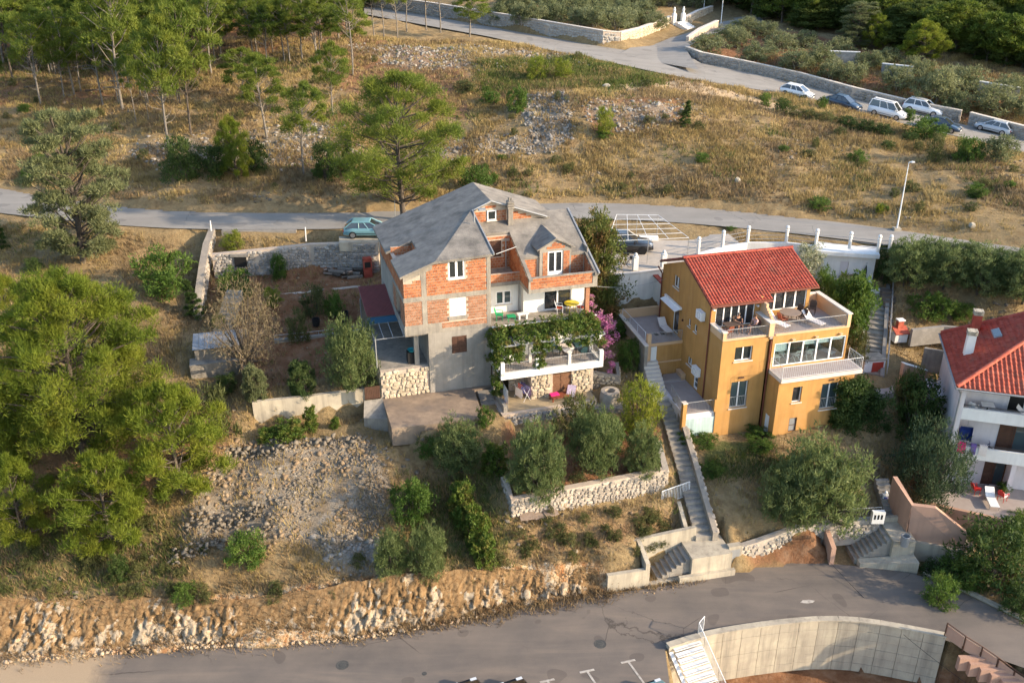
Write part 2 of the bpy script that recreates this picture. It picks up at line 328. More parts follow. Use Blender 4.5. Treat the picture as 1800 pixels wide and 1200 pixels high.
# beds of the roads
for m, z in ((LOWM, ZL-.06), (inpoly(GX, GY, mid_poly), ZM-.05)): GZ = np.where(m, z, GZ)
def bed(poly, zf):
    global GZ
    m = inpoly(GX, GY, poly); s_ = np.clip(blur(m.astype(float), 3)*1.7, 0, 1); GZ = GZ*(1-s_)+(zf-.12)*s_
ua = np.array(up_up); ub = np.array(up_lo); bed(up_poly, np.interp(GX, (ua[:,0]+ub[:,0])/2, (ua[:,2]+ub[:,2])/2))
sa = np.array(side_l); sb = np.array(side_r); bed(side_poly, np.interp(GY, (sa[:,1]+sb[:,1])/2, (sa[:,2]+sb[:,2])/2))
soil_low = None
below = inpoly(GX, GY, [(p[0], p[1]+.22) for p in rw_top[:]]+[(60, 25), (9.4, 25)])
soil = np.maximum(soil, below*1.0)
GZ = np.where(below, -42.2+vnoise(GX, GY, 1.5, 9)*.3, GZ)
def height(x, y):
    fx = (np.asarray(x)-NX0)/STEP; fy = (np.asarray(y)-NY0)/STEP
    i = np.clip(fx.astype(int), 0, len(gx)-2); j = np.clip(fy.astype(int), 0, len(gy)-2); u = np.clip(fx-i, 0, 1); v = np.clip(fy-j, 0, 1)
    return (GZ[j,i]*(1-u)+GZ[j,i+1]*u)*(1-v)+(GZ[j+1,i]*(1-u)+GZ[j+1,i+1]*u)*v
def field(F_, x, y):
    i = np.clip(((np.asarray(x)-NX0)/STEP).round().astype(int), 0, len(gx)-1); j = np.clip(((np.asarray(y)-NY0)/STEP).round().astype(int), 0, len(gy)-1)
    return F_[j, i]
def ground(px, py, dmin=38.0):
    """the ground point seen at a pixel"""
    r = ray(px, py); d = np.arange(dmin, 215, 0.15)
    h = height(r[0]*d, r[1]*d); k = np.nonzero(r[2]*d <= h)[0]
    t = d[k[0]] if len(k) else 200.0
    return (r[0]*t, r[1]*t, float(height(np.array(r[0]*t), np.array(r[1]*t))))
def hz(x, y): return float(height(np.array(float(x)), np.array(float(y))))
def flatten(poly, z, n=1):
    global GZ
    m = inpoly(GX, GY, poly); s_ = soft(m, n); s_ = np.where(m, 1, s_); GZ = GZ*(1-s_)+z*s_
# frames of the three houses: origin at a wall foot, U along the front, V to the back
class Frame:
    def __init__(s, o, ang):
        s.o = Vector(o); s.a = math.radians(ang); c_, n = math.cos(s.a), math.sin(s.a)
        s.U = Vector((c_, n, 0)); s.V = Vector((-n, c_, 0))
    def w(s, u, v, z=0.0): return s.o+s.U*u+s.V*v+Vector((0, 0, z))
    def loc(s, q): d = Vector(q)-s.o; return (d.dot(s.U), d.dot(s.V), d.z)
    def z(s, px, py, z):
        return s.loc(Pz(px, py, s.o.z+z))
FB = Frame((-5.755, 58.286, -31.175), 16.5)      # brick house
FO = Frame((14.246, 57.129, -33.656), 15.0)      # ochre house
FW = Frame(Pd(1694, 675, 62), -16.0)             # pale house (origin at its eaves corner)
def pad(fr, u0, u1, v0, v1, z, n=1): flatten([fr.w(u, v)[:2] for u, v in ((u0,v0),(u1,v0),(u1,v1),(u0,v1))], fr.o.z+z, n)
pad(FB, -2.0, 4.6, 0.3, 12, -0.35); pad(FB, 4.4, 12.4, -1.6, 11, -0.9); pad(FB, -4.5, 0, 1.0, 9, 0.8)
pad(FB, -2.0, 4.6, -5, 0.3, -0.45, 0)
pad(FO, 0.2, 9.6, -1.4, 9.5, -0.4); pad(FO, -3.4, 0, 3.0, 6.5, 1.3); pad(FO, -3.5, 0, 6.5, 11.5, 3.9, 0)
pad(FW, 0.3, 14, 0.3, 11, -8.3)
S1 = Frame(Pz(1133, 1030, ZL), 13); S2 = Frame(Pz(1457, 993, ZL), 2)
pad(S1, .1, 3.2, -.2, 1.75, -.15, 0); pad(S1, -2.4, .2, -1, .3, -.1, 0); pad(S1, 3, 5.8, -1, 2.6, -.2, 0); pad(S2, .15, 4.1, -.8, 2.15, -.15, 0); pad(S2, 3.9, 7.5, -1.5, 2.4, -.2, 0); pad(FW, -1.4, 14, -3.4, 1.5, -8.8, 0)
ST3 = [Pz(1533, 668, -31.9), Pz(1540, 590, -30.3), Pz(1546, 505, -28.7)]
WAY = [(12.35,48.9,-36.75),(12.05,51.2,-35.75),(11.75,54.0,-34.55),(11.35,57.0,-33.25),(11.0,58.9,-32.3)]
def carve(path, hw, dz):
    global GZ
    a = np.array(path); k = (GY >= a[:,1].min()) & (GY <= a[:,1].max()) & (np.abs(GX-np.interp(GY, a[:,1], a[:,0])) < hw); GZ = np.where(k, np.minimum(GZ, np.interp(GY, a[:,1], a[:,2])+dz), GZ)
carve(ST3, 1.25, -.25); carve(WAY, 1.0, -.2)
def front_pad(pts, z, depth, n=0): flatten([(p[0], p[1]-.02) for p in pts]+[(p[0], p[1]-depth) for p in pts[::-1]], z, n)
for q_, z_ in (([(1430,500,-28.8),(1545,506,-28.8),(1540,448,-26),(1437,441,-26)], -28.95), ([(1085,535,-28.9),(1172,528,-28.9),(1172,474,-26.4),(1083,485,-26.4)], -28.7)):
    q_ = [Pz(*p) for p in q_]; flatten([(p[0], p[1]+(.2 if i > 1 else 0)) for i, p in enumerate(q_)], z_, 0)
front_pad([FW.w(-1.2,-2.3), FW.w(2.5,-2.75), FW.w(9,-3.7)], -38.4, 2.2); front_pad([Pz(443,707,-30.55), Pz(530,698,-30.6), Pz(640,684,-30.7)], -32.5, 1.6, 1); front_pad([Pz(899,879,-33.6), Pz(1000,859,-33.6), Pz(1090,842,-33.6), Pz(1176,825,-33.6)], -35.25, 1.5, 1)
JQ = [Pz(*q) for q in ((1075,104,-18.5),(1150,119,-19.0),(1240,136,-19.75),(1236,118,-19.6),(1214,102,-19.1),(1205,88,-18.75),(1160,80,-18.4),(1108,88,-18.5))]
JPL = np.linalg.lstsq(np.array([(q[0], q[1], 1) for q in JQ]), np.array([q[2] for q in JQ]), rcond=None)[0]
k_ = blur(inpoly(GX, GY, [q[:2] for q in JQ]).astype(float), 1) > .01; GZ = np.where(k_, np.minimum(GZ, JPL[0]*GX+JPL[1]*GY+JPL[2]-.12), GZ)
# ---------------------------------------------------------------- ground
def ground_mat():
    m, t, b = newmat('hillside ground'); p = coord(t)
    at = t.nodes.new('ShaderNodeVertexColor'); at.layer_name = 'soil'; a2 = t.nodes.new('ShaderNodeVertexColor'); a2.layer_name = 'cover'
    s1 = t.nodes.new('ShaderNodeSeparateColor'); t.links.new(at.outputs[0], s1.inputs[0]); s2 = t.nodes.new('ShaderNodeSeparateColor'); t.links.new(a2.outputs[0], s2.inputs[0])
    n1 = noise(t, p, 0.22, 6, 0.68); n2 = noise(t, p, 1.3, 6, 0.7); n3 = noise(t, p, 6.0, 4, 0.7)
    dry = ramp(t, n2, [(0.28, (.12,.08,.04)), (0.42, (.22,.15,.075)), (0.58, (.31,.225,.115)), (0.74, (.24,.19,.125))])
    dry = mix(t, ramp(t, n1, [(0.42, (0,0,0)), (0.62, (1,1,1))]), dry, ramp(t, n3, [(0.3, (.15,.115,.06)), (0.7, (.31,.225,.12))]))
    earth = ramp(t, n2, [(0.3, (.135,.06,.03)), (0.5, (.21,.105,.055)), (0.7, (.27,.165,.10))])
    stone = ramp(t, n3, [(0.28, (.13,.115,.095)), (0.48, (.22,.195,.16)), (0.72, (.33,.29,.235))]); stone = mix(t, ramp(t, n2, [(.42, (0,0,0)), (.62, (.8,.8,.8))]), stone, (.21,.155,.095))
    mp = t.nodes.new('ShaderNodeMapping'); mp.inputs['Scale'].default_value = (1, 1, .45); t.links.new(p, mp.inputs[0])
    nr = noise(t, mp.outputs[0], 1.5, 7, 0.72, 0.6)
    cut = ramp(t, nr, [(0.30, (.25,.10,.04)), (0.43, (.42,.22,.10)), (0.52, (.52,.37,.22)), (0.62, (.56,.49,.38)), (0.78, (.44,.38,.30))])
    grn = ramp(t, n3, [(0.3, (.055,.065,.022)), (0.7, (.13,.13,.05))])
    def msk(v, lo=0.35, hi=0.65):
        ad = t.nodes.new('ShaderNodeMath'); ad.operation = 'MULTIPLY_ADD'; t.links.new(n2, ad.inputs[0]); ad.inputs[1].default_value = 0.9; ad.inputs[2].default_value = -0.45
        a_ = t.nodes.new('ShaderNodeMath'); a_.operation = 'ADD'; t.links.new(v, a_.inputs[0]); t.links.new(ad.outputs[0], a_.inputs[1])
        return ramp(t, a_.outputs[0], [(lo, (0,0,0)), (hi, (1,1,1))])
    col = mix(t, msk(s2.outputs[0]), dry, grn)
    col = mix(t, msk(s1.outputs[1]), col, earth); col = mix(t, msk(s1.outputs[2]), col, stone); col = mix(t, msk(s1.outputs[0], .3, .5), col, cut)
    col = mix(t, msk(s2.outputs[1]), col, (.42,.31,.19))
    t.links.new(col, b.inputs['Base Color']); b.inputs['Roughness'].default_value = 0.95; b.inputs['Specular IOR Level'].default_value = 0.1
    bump(t, b, noise(t, p, 4.0, 8, 0.75), 0.9, 0.18); return m
sandy = region([(1040,150),(1190,160),(1420,205),(1400,190),(1200,140),(1120,140)], 2)+region([(-200,1160),(120,1150),(260,1146),(190,1200),(-200,1230)], 3)
ny_, nx_ = GZ.shape
V_ = np.stack([GX.ravel(), GY.ravel(), GZ.ravel()], 1)
ii = np.arange(nx_*ny_).reshape(ny_, nx_); Q_ = np.stack([ii[:-1,:-1].ravel(), ii[:-1,1:].ravel(), ii[1:,1:].ravel(), ii[1:,:-1].ravel()], 1)
gm = np_mesh('ground', V_, Q_, ground_mat(), smooth=True)
for nm, chans in (('soil', (rock, soil, np.clip(rubble+grav, 0, 1))), ('cover', (green, np.clip(sandy, 0, 1), rock*0))):
    ca = gm.color_attributes.new(nm, 'FLOAT_COLOR', 'POINT'); arr = np.ones((nx_*ny_, 4), np.float32)
    for k in range(3): arr[:, k] = chans[k].ravel()
    ca.data.foreach_set('color', arr.ravel())
tag(link('ground', gm), kind='structure')
# far land beyond the grid
fb = MB(); R_ = 1500
zi = lambda x, y: hz(min(max(x, NX0), NX1-1), min(max(y, NY0), NY1-1))
xs = [-R_, NX0+.5]+list(np.linspace(NX0+.5, NX1-1, 40))[1:-1]+[NX1-1, R_]; ys = [-R_, NY0+.5]+list(np.linspace(NY0+.5, NY1-1, 40))[1:-1]+[NY1-1, R_]
for i in range(len(xs)-1):
    for j in range(len(ys)-1):
        if 0 < i < len(xs)-2 and 0 < j < len(ys)-2: continue
        c4 = []
        for x, y in ((xs[i], ys[j]), (xs[i+1], ys[j]), (xs[i+1], ys[j+1]), (xs[i], ys[j+1])):
            z = zi(x, y)-0.15
            if y > 1000: z = 110
            if y < -1000: z = -60
            c4.append((x, y, z))
        fb.add(c4, [(0, 1, 2, 3)])
tag(fb.build('far_terrain', M('far scrub', (.07,.085,.035), (.16,.13,.06), .05, .95)), kind='structure')
# ---------------------------------------------------------------- roads
def asphalt(name, c1, c2, c3, dusty=None):
    m, t, b = newmat(name); p = coord(t)
    mp = t.nodes.new('ShaderNodeMapping'); mp.inputs['Scale'].default_value = (.12, .8, 1); mp.inputs['Rotation'].default_value = (0, 0, -.1); t.links.new(p, mp.inputs[0])
    n1 = noise(t, mp.outputs[0], 1.0, 5, .6, .5); n2 = noise(t, p, .35, 5, .6); n3 = noise(t, p, 40, 3, .7)
    col = ramp(t, n1, [(.3, c1), (.55, c2), (.75, c3)])
    col = mix(t, .35, col, ramp(t, n2, [(.35, c1), (.65, c3)])); col = mix(t, .25, col, ramp(t, n3, [(.3, (.4,.4,.4)), (.7, (1.4,1.4,1.4))]), 'MULTIPLY')
    wv = mix(t, .35, p, noise(t, p, 1.2, 4, .6)); vo = t.nodes.new('ShaderNodeTexVoronoi'); vo.feature = 'DISTANCE_TO_EDGE'; vo.inputs['Scale'].default_value = .33; t.links.new(wv, vo.inputs['Vector'])
    ck = ramp(t, vo.outputs['Distance'], [(.0, (.45,.45,.45)), (.007, (1,1,1))]); ok_ = ramp(t, noise(t, p, .22, 2, .5), [(.50, (1,1,1)), (.60, (0,0,0))]); ck = mix(t, ok_, ck, (1.0,1.0,1.0)); col = mix(t, 1.0, col, ck, 'MULTIPLY')
    pt_ = ramp(t, noise(t, p, .5, 1, .4), [(.66, (1,1,1)), (.67, (.80,.80,.81))]); col = mix(t, 1.0, col, pt_, 'MULTIPLY')
    if dusty is not None:
        sx = t.nodes.new('ShaderNodeSeparateXYZ'); t.links.new(p, sx.inputs[0]); ma = t.nodes.new('ShaderNodeMath'); ma.operation = 'MULTIPLY_ADD'; t.links.new(noise(t, p, .8, 5, .7), ma.inputs[0]); ma.inputs[1].default_value = 3.0; t.links.new(sx.outputs[0], ma.inputs[2])
        mr = t.nodes.new('ShaderNodeMapRange'); mr.inputs[1].default_value = dusty; mr.inputs[2].default_value = dusty+1.6; mr.inputs[3].default_value = 1; mr.inputs[4].default_value = 0; t.links.new(ma.outputs[0], mr.inputs[0])
        col = mix(t, mr.outputs[0], col, ramp(t, n3, [(.3, (.27,.20,.13)), (.7, (.40,.31,.21))]))
    t.links.new(col, b.inputs['Base Color']); b.inputs['Roughness'].default_value = .85; b.inputs['Specular IOR Level'].default_value = .25
    bump(t, b, n3, .25, .02); return m
ASPH_OLD = asphalt('worn grey asphalt', (.20,.185,.165), (.25,.235,.21), (.30,.28,.25))
ASPH_LOW = asphalt('lower road asphalt', (.105,.094,.085), (.145,.125,.11), (.215,.175,.14), -22.0)
def resample(p, n):
    p = np.array(p, float); d = np.r_[0, np.cumsum(np.linalg.norm(np.diff(p[:, :2], axis=0), axis=1))]; s_ = np.linspace(0, d[-1], n)
    q = np.stack([np.interp(s_, d, p[:, k]) for k in range(3)], 1)
    for _ in range(2): q[1:-1] = .25*q[:-2]+.5*q[1:-1]+.25*q[2:]
    return q
def strip(name, a, b, mat, n=80, dz=0.03, across=4):
    A, B = resample(a, n), resample(b, n); V = []; 
    for k in range(across+1): V.append(A*(1-k/across)+B*k/across)
    V = np.concatenate(V); V[:, 2] += dz; i = np.arange(n-1); Q = np.concatenate([np.stack([k*n+i, (k+1)*n+i, (k+1)*n+i+1, k*n+i+1], 1) for k in range(across)])
    return tag(link(name, np_mesh(name, V, Q, mat, True)), kind='structure')
for P_, z in ((up_up, 0), (up_lo, 0)): pass
strip('middle_road', mid_up, mid_lo, ASPH_OLD, 90)
strip('upper_road', up_up, up_lo, ASPH_OLD, 90, 0.10, 5)
strip('side_road', side_l, side_r, ASPH_OLD, 40, 0.085)
jp = MB(); jp.add([(x, y, JPL[0]*x+JPL[1]*y+JPL[2]+.14) for x, y, z in JQ], [tuple(range(len(JQ)))]); tag(jp.build('junction', ASPH_OLD), kind='structure')
lowp = MB(); pol = [(x, y, ZL+.03) for x, y, z in resample(low_up, 90)]
pol2 = []
vv = [(x, y, z) for x, y, z in pol]; k0 = len(vv)
# the lower edge: open to the valley side on the left, along the retaining wall on the right
def low_edge(x):
    xs_ = [p[0] for p in rw_top]; ys_ = [p[1]-.1 for p in rw_top]
    return 27.5 if x < rw_top[0][0]-.3 else float(np.interp(x, xs_, ys_))
vv += [(x, min(y-.3, low_edge(x)), z) for x, y, z in vv]
lowp.add(vv, [(i, k0+i, k0+i+1, i+1) for i in range(k0-1)])
tag(lowp.build('lower_road', ASPH_LOW), kind='structure')
# ================================================================ BUILDING HELPERS
C_PLASTER = M('grey cement render', (.30,.275,.24), (.24,.22,.19), 1.2, .9, .25, 12, streak=.25)
C_CONC = M('weathered concrete', (.34,.31,.26), (.26,.235,.20), 1.0, .9, .3, 10, c3=(.20,.185,.165), streak=.35)
C_CONCL = M('pale cast concrete', (.46,.41,.315), (.385,.34,.265), .9, .85, .25, 9, c3=(.33,.295,.235), streak=.35)
C_MORTAR = M('mortar', (.46,.38,.30), (.38,.31,.25), 3, .95, .3)
C_BRICK = [M('clay block %s' % n, c, tuple(x*.72 for x in c), 2.5, .9, .4, 30) for n, c in (('light', (.44,.17,.075)), ('mid', (.36,.125,.055)), ('pale', (.42,.20,.105)))]
C_OLDBRICK = [M('weathered clay block %s' % n, c, tuple(x*.75 for x in c), 2.5, .9, .4, 30) for n, c in (('a', (.36,.175,.10)), ('b', (.31,.15,.085)), ('c', (.38,.21,.135)))]
C_ROOFG = M('grey fibre roof', (.27,.245,.21), (.20,.183,.16), .9, .92, .6, 14, c3=(.12,.112,.10), streak=.25)
C_WHITE = M('white wall paint', (.74,.73,.70), (.66,.65,.62), .8, .75, .1, streak=.12)
C_PVC = M('white plastic frame', (.80,.80,.80), (.74,.74,.74), 2, .35, spec=.5)
C_SHUT = M('brown shutter', (.10,.05,.032), (.075,.038,.026), 3, .6)
C_OCHRE = M('ochre render', (.48,.265,.085), (.415,.222,.07), .5, .85, .15, 18, c3=(.45,.255,.098), streak=.22)
C_PEACH = M('peach render trim', (.60,.40,.24), (.54,.35,.20), .9, .85, .1)
C_CAP = M('pale stone coping', (.60,.54,.47), (.52,.47,.41), 2, .8, .1)
C_TILE = M('red clay roof tile', (.31,.052,.034), (.235,.04,.028), 2.6, .65, .15, c3=(.36,.085,.055), spec=.3, streak=.12)
C_TILE2 = M('orange red roof tile', (.44,.085,.05), (.36,.06,.04), 1.6, .6, .15, c3=(.48,.13,.08), spec=.35)
C_FLOORT = M('terrace floor tile', (.36,.31,.285), (.31,.265,.245), 2, .6, .05)
C_STEEL = M('galvanised railing', (.36,.36,.36), (.30,.30,.30), 4, .45, metal=.4)
C_STEELW = M('white painted railing', (.70,.72,.73), (.62,.64,.65), 4, .5)
C_STEELD = M('dark railing', (.06,.055,.055), (.045,.04,.04), 4, .5)
C_PIPE = M('copper brown downpipe', (.17,.055,.035), (.13,.042,.028), 2, .5)
C_DARK = M('dark room', (.018,.017,.016), (.012,.012,.012), 1, .9)
C_CURT = M('pale curtain', (.50,.47,.42), (.38,.36,.33), 3, .9)
C_RUBBER = M('black plastic', (.015,.015,.016), (.010,.010,.011), 3, .6)
C_GREYM = M('grey sheet metal', (.30,.31,.32), (.25,.26,.27), 3, .5, metal=.3)
C_PINKW = M('pink render', (.44,.275,.20), (.38,.235,.17), .7, .85, .15, streak=.15)
C_PALEW = M('pale lilac white render', (.66,.62,.63), (.58,.55,.56), .7, .85, .1, streak=.12)
def tilemat(name, base, cell):
    """fired clay: every tile its own tone, patches of lichen and soot"""
    m, t, b = newmat(name); p = coord(t); vo = t.nodes.new('ShaderNodeTexVoronoi'); vo.inputs['Scale'].default_value = cell; t.links.new(p, vo.inputs['Vector'])
    sp = t.nodes.new('ShaderNodeSeparateColor'); t.links.new(vo.outputs['Color'], sp.inputs[0]); c = lambda k, g=1.0: (base[0]*k, base[1]*k*g, base[2]*k*g)
    col = ramp(t, sp.outputs[0], [(0, c(.78)), (.35, c(.94)), (.7, c(1.05, 1.08)), (1, c(1.15, 1.3))])
    col = mix(t, ramp(t, noise(t, p, .9, 5, .7), [(.52, (0,0,0)), (.72, (.6,.6,.6))]), col, (.16,.085,.06)); col = mix(t, ramp(t, noise(t, p, 3.5, 4, .7), [(.60, (0,0,0)), (.74, (.5,.5,.5))]), col, (.26,.20,.14))
    t.links.new(col, b.inputs['Base Color']); b.inputs['Roughness'].default_value = .75; b.inputs['Specular IOR Level'].default_value = .25; bump(t, b, noise(t, p, 25, 3, .7), .2); return m
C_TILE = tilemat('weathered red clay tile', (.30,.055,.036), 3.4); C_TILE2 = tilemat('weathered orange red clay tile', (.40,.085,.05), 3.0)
def glassmat(name, tint, rough=0.06):
    m, t, b = newmat(name); b.inputs['Base Color'].default_value = (*tint, 1); b.inputs['Roughness'].default_value = rough
    b.inputs['Specular IOR Level'].default_value = .8; b.inputs['Coat Weight'].default_value = .6; b.inputs['Coat Roughness'].default_value = .04; return m
C_GLASS = glassmat('window glass', (.022,.026,.030))
C_GLASSB = glassmat('bluish window glass', (.05,.075,.085))
def clearglass():
    m, t, b = newmat('clear balcony glass'); tr = t.nodes.new('ShaderNodeBsdfTransparent'); gl = t.nodes.new('ShaderNodeBsdfGlossy'); gl.inputs['Roughness'].default_value = .04
    tr.inputs['Color'].default_value = (.78,.86,.87,1); fr = t.nodes.new('ShaderNodeFresnel'); fr.inputs['IOR'].default_value = 1.6
    ms = t.nodes.new('ShaderNodeMixShader'); ms.inputs[0].default_value = .14; t.links.new(tr.outputs[0], ms.inputs[1]); t.links.new(gl.outputs[0], ms.inputs[2])
    t.links.new(ms.outputs[0], t.nodes['Material Output'].inputs[0]); return m
C_CLEAR = clearglass()
def bx(mb, ax, pl, a0, a1, d0, d1, z0, z1):
    """box on a wall plane: ax 'u' wall along U at v=pl (d is depth towards +V), ax 'v' wall along V at u=pl"""
    if ax == 'u': mb.box(a0, a1, pl+d0, pl+d1, z0, z1)
    else: mb.box(pl+d0, pl+d1, a0, a1, z0, z1)
    return mb
def wall(mb, ax, pl, a0, a1, z0, z1, th, holes=()):
    """solid wall of thickness th (towards +d) with real openings (a0,a1,z0,z1)"""
    A = sorted({a0, a1, *[min(max(h[i], a0), a1) for h in holes for i in (0, 1)]}); Z = sorted({z0, z1, *[min(max(h[i], z0), z1) for h in holes for i in (2, 3)]})
    for p, q in zip(A, A[1:]):
        run = None
        for r, s_ in zip(Z, Z[1:]):
            m = (p+q)/2; n = (r+s_)/2
            if any(h[0] < m < h[1] and h[2] < n < h[3] for h in holes):
                if run: bx(mb, ax, pl, p, q, 0, th, *run); run = None
            else: run = (run[0], s_) if run else (r, s_)
        if run: bx(mb, ax, pl, p, q, 0, th, *run)
    return mb
def window(par, ax, pl, a0, a1, z0, z1, n=2, mat=None, glass=None, depth=.12, fr=.06, sill=True, sillmat=None, name='window', behind=True, sgn=1, curtain=None):
    """frame with n lights set back in its opening; panes are sub-parts"""
    mat = mat or C_PVC; f = MB(); d0, d1 = sgn*depth, sgn*(depth+.07)
    bx(f, ax, pl, a0, a0+fr, d0, d1, z0, z1); bx(f, ax, pl, a1-fr, a1, d0, d1, z0, z1); bx(f, ax, pl, a0+fr, a1-fr, d0, d1, z0, z0+fr); bx(f, ax, pl, a0+fr, a1-fr, d0, d1, z1-fr, z1)
    wd = (a1-a0-2*fr)/n
    for k in range(1, n): c_ = a0+fr+wd*k; bx(f, ax, pl, c_-fr*.75, c_+fr*.75, d0-sgn*.008, d1, z0+fr, z1-fr)
    o = f.build(name, mat, par)
    for k in range(n):
        p0 = a0+fr+wd*k+(fr*.75 if k else 0); p1 = a0+fr+wd*(k+1)-(fr*.75 if k < n-1 else 0)
        g = MB(); bx(g, ax, pl, p0, p1, sgn*(depth+.03), sgn*(depth+.045), z0+fr, z1-fr); g.build('pane', glass or C_GLASS, o)
    if curtain:
        g = MB(); c0 = a0+(a1-a0)*curtain[0]; c1 = a0+(a1-a0)*curtain[1]; bx(g, ax, pl, c0, c1, sgn*(depth+.047), sgn*(depth+.075), z0+fr, z1-fr); g.build('curtain', C_CURT, o)
    if sill:
        g = MB(); bx(g, ax, pl, a0-.06, a1+.06, -sgn*.07, sgn*depth, z0-.07, z0-.002); g.build('sill', sillmat or C_CAP, o)
    return o
def shutters(par, ax, pl, a0, a1, z0, z1, mat, leaves=2, depth=.03, sgn=1, slat=.11, name='shutter'):
    for k in range(leaves):
        w_ = (a1-a0)/leaves; p0, p1 = a0+w_*k+.01, a0+w_*(k+1)-.01; f = MB(); e = .07
        bx(f, ax, pl, p0, p0+e, sgn*depth, sgn*(depth+.06), z0, z1); bx(f, ax, pl, p1-e, p1, sgn*depth, sgn*(depth+.06), z0, z1)
        zm = (z0+z1)/2
        for za, zb in ((z0, z0+e), (zm-e/2, zm+e/2), (z1-e, z1)): bx(f, ax, pl, p0+e, p1-e, sgn*depth, sgn*(depth+.06), za, zb)
        o = f.build(name, mat, par); s_ = MB()
        for za, zb in ((z0+e, zm-e/2), (zm+e/2, z1-e)):
            m = max(2, int((zb-za)/slat)); h = (zb-za)/m
            for i in range(m): bx(s_, ax, pl, p0+e, p1-e, sgn*(depth+.02+.012*(i % 2)), sgn*(depth+.05), za+h*i+.008, za+h*(i+1)-.008)
        s_.build('slats', mat, o)['kind'] = 'stuff'
def brickwork(par, ax, pl, a0, a1, z0, z1, mats, holes=(), sgn=-1, steps=None, bw=.25, bh=.20, name='brickwork', seed=0):
    """hollow clay blocks laid in courses, proud of the mortar; steps(a) gives the stepped top"""
    r = random.Random(seed+int(a0*10)+int(z0*7)); mb = MB(); z = z0; row = 0; j = .026
    while z < z1-.05:
        zt = min(z+bh-j, z1); a = a0-(bw/2 if row % 2 else 0)
        while a < a1:
            p0, p1 = max(a, a0), min(a+bw-j, a1); m = (p0+p1)/2; zz = (z+zt)/2; top = steps(m) if steps else 99
            if p1-p0 > .04 and zt < top+.02 and not any(h[0]-.02 < m < h[1]+.02 and h[2]-.05 < zz < h[3]+.05 for h in holes):
                mb.mi = r.choices((0, 1, 2), (.5, .33, .17))[0]; d = .012+r.random()*.012
                bx(mb, ax, pl, p0, p1, sgn*d, 0, z, zt)
            a += bw
        z += bh; row += 1
    o = mb.build(name, mats, par); o['kind'] = 'stuff'; return o
def railing(par, pts, h, mat, gap=.12, name='railing', r=.012, rail=.022, low=.08, post=0, mid=False, singles=True, bmesh_=None):
    """handrail, bottom rail and upright bars along a path of points; bars are pieces of their own"""
    root = MB(); P_ = [Vector(p) for p in pts]; up = Vector((0, 0, 1))
    for a, b in zip(P_, P_[1:]):
        root.bar(a+up*h, b+up*h, rail); root.bar(a+up*low, b+up*low, rail*.7)
        if mid: root.bar(a+up*h*.5, b+up*h*.5, rail*.7)
    for p in P_: root.bar(p, p+up*h, rail)
    o = root.build(name, mat, par); me = None
    for a, b in zip(P_, P_[1:]):
        n = max(1, int((b-a).length/gap))
        if me is None: me = MB().bar((0, 0, low), (0, 0, h), r, 4).mesh('baluster', mat)
        for k in range(1, n): link('baluster', me, o, a+(b-a)*(k/n))
    return o
def tile_field(par, org, eu, es, poly, mat, tw=.27, tl=.36, name='tiling', lift=.0):
    """overlapping curved roof tiles laid over the plane org+a*eu+b*es (b runs down the slope) inside the outline poly [(a,b)]"""
    org, eu, es = Vector(org), Vector(eu).normalized(), Vector(es).normalized(); n = eu.cross(es).normalized()
    if n.z < 0: n = -n
    A = [p[0] for p in poly]; B = [p[1] for p in poly]; poly = np.array(poly)
    na = int((max(A)-min(A))/tw)+1; nb = int((max(B)-min(B))/tl)+1; a_ = min(A)+tw*(np.arange(na)+.5); b_ = min(B)+tl*(np.arange(nb)+.5)
    GA, GB = np.meshgrid(a_, b_); k = inpoly(GA, GB, poly); V, F_ = [], []; r = random.Random(3)
    prof = [(-.5, 0), (-.30, .0), (-.16, .05), (.0, .072), (.16, .05), (.30, 0), (.5, 0)]
    for a, b in zip(GA[k], GB[k]):
        i = len(V); j = r.uniform(-.006, .006)
        for bb, up in ((-tl*.56, .0), (tl*.5, .03)):
            for pa, ph in prof: V.append(org+eu*(a+pa*tw)+es*(b+bb)+n*(ph+up+lift+j))
        m = len(prof)
        for pa, ph in prof: V.append(org+eu*(a+pa*tw)+es*(b+tl*.5)+n*(ph+lift-.01))
        for q in range(m-1): F_.append((i+q, i+m+q, i+m+q+1, i+q+1)); F_.append((i+m+q, i+2*m+q, i+2*m+q+1, i+m+q+1))
    me = np_mesh(name, np.array([tuple(v) for v in V]), np.array(F_), mat, True); o = link(name, me, par); o['kind'] = 'stuff'; return o
def ridge_tiles(par, a, b, mat, step=.38, r=.11, name='ridge_tile'):
    a, b = Vector(a), Vector(b); d = (b-a); n = max(1, round(d.length/step)); d.normalize(); side = d.cross(Vector((0, 0, 1))).normalized(); up = side.cross(d)
    mb = MB(); L = (b-a).length/n; vs_ = []
    for t, rr in ((-.03, r), (L*1.04, r*1.14)):
        for k in range(7): an = math.pi*k/6; vs_.append(d*t+side*math.cos(an)*rr*1.15+up*(math.sin(an)*rr))
    mb.add(vs_, [(k, k+1, 7+k+1, 7+k) for k in range(6)]+[tuple(range(7, 14))]); me = mb.mesh(name, mat)
    for k in range(n): link(name, me, par, a+d*L*k)
def steps_run(par, p0, p1, width, n, mat, name='step', side=None, base=.5):
    """n treads from p0 (low, centre of first nosing) to p1 (high)"""
    p0, p1 = Vector(p0), Vector(p1); d = p1-p0; hd = Vector((d.x, d.y, 0)); L = hd.length/n; hd.normalize(); sd_ = Vector((-hd.y, hd.x, 0)); rise = d.z/n
    for k in range(n):
        c_ = p0+hd*L*k; z = p0.z+rise*(k+1); q = [c_-sd_*width/2, c_+hd*(L+.12)-sd_*width/2, c_+hd*(L+.12)+sd_*width/2, c_+sd_*width/2]
        MB().prism([(v.x, v.y) for v in q], z-rise-base, z).build(name, mat, par)
STONES = {}
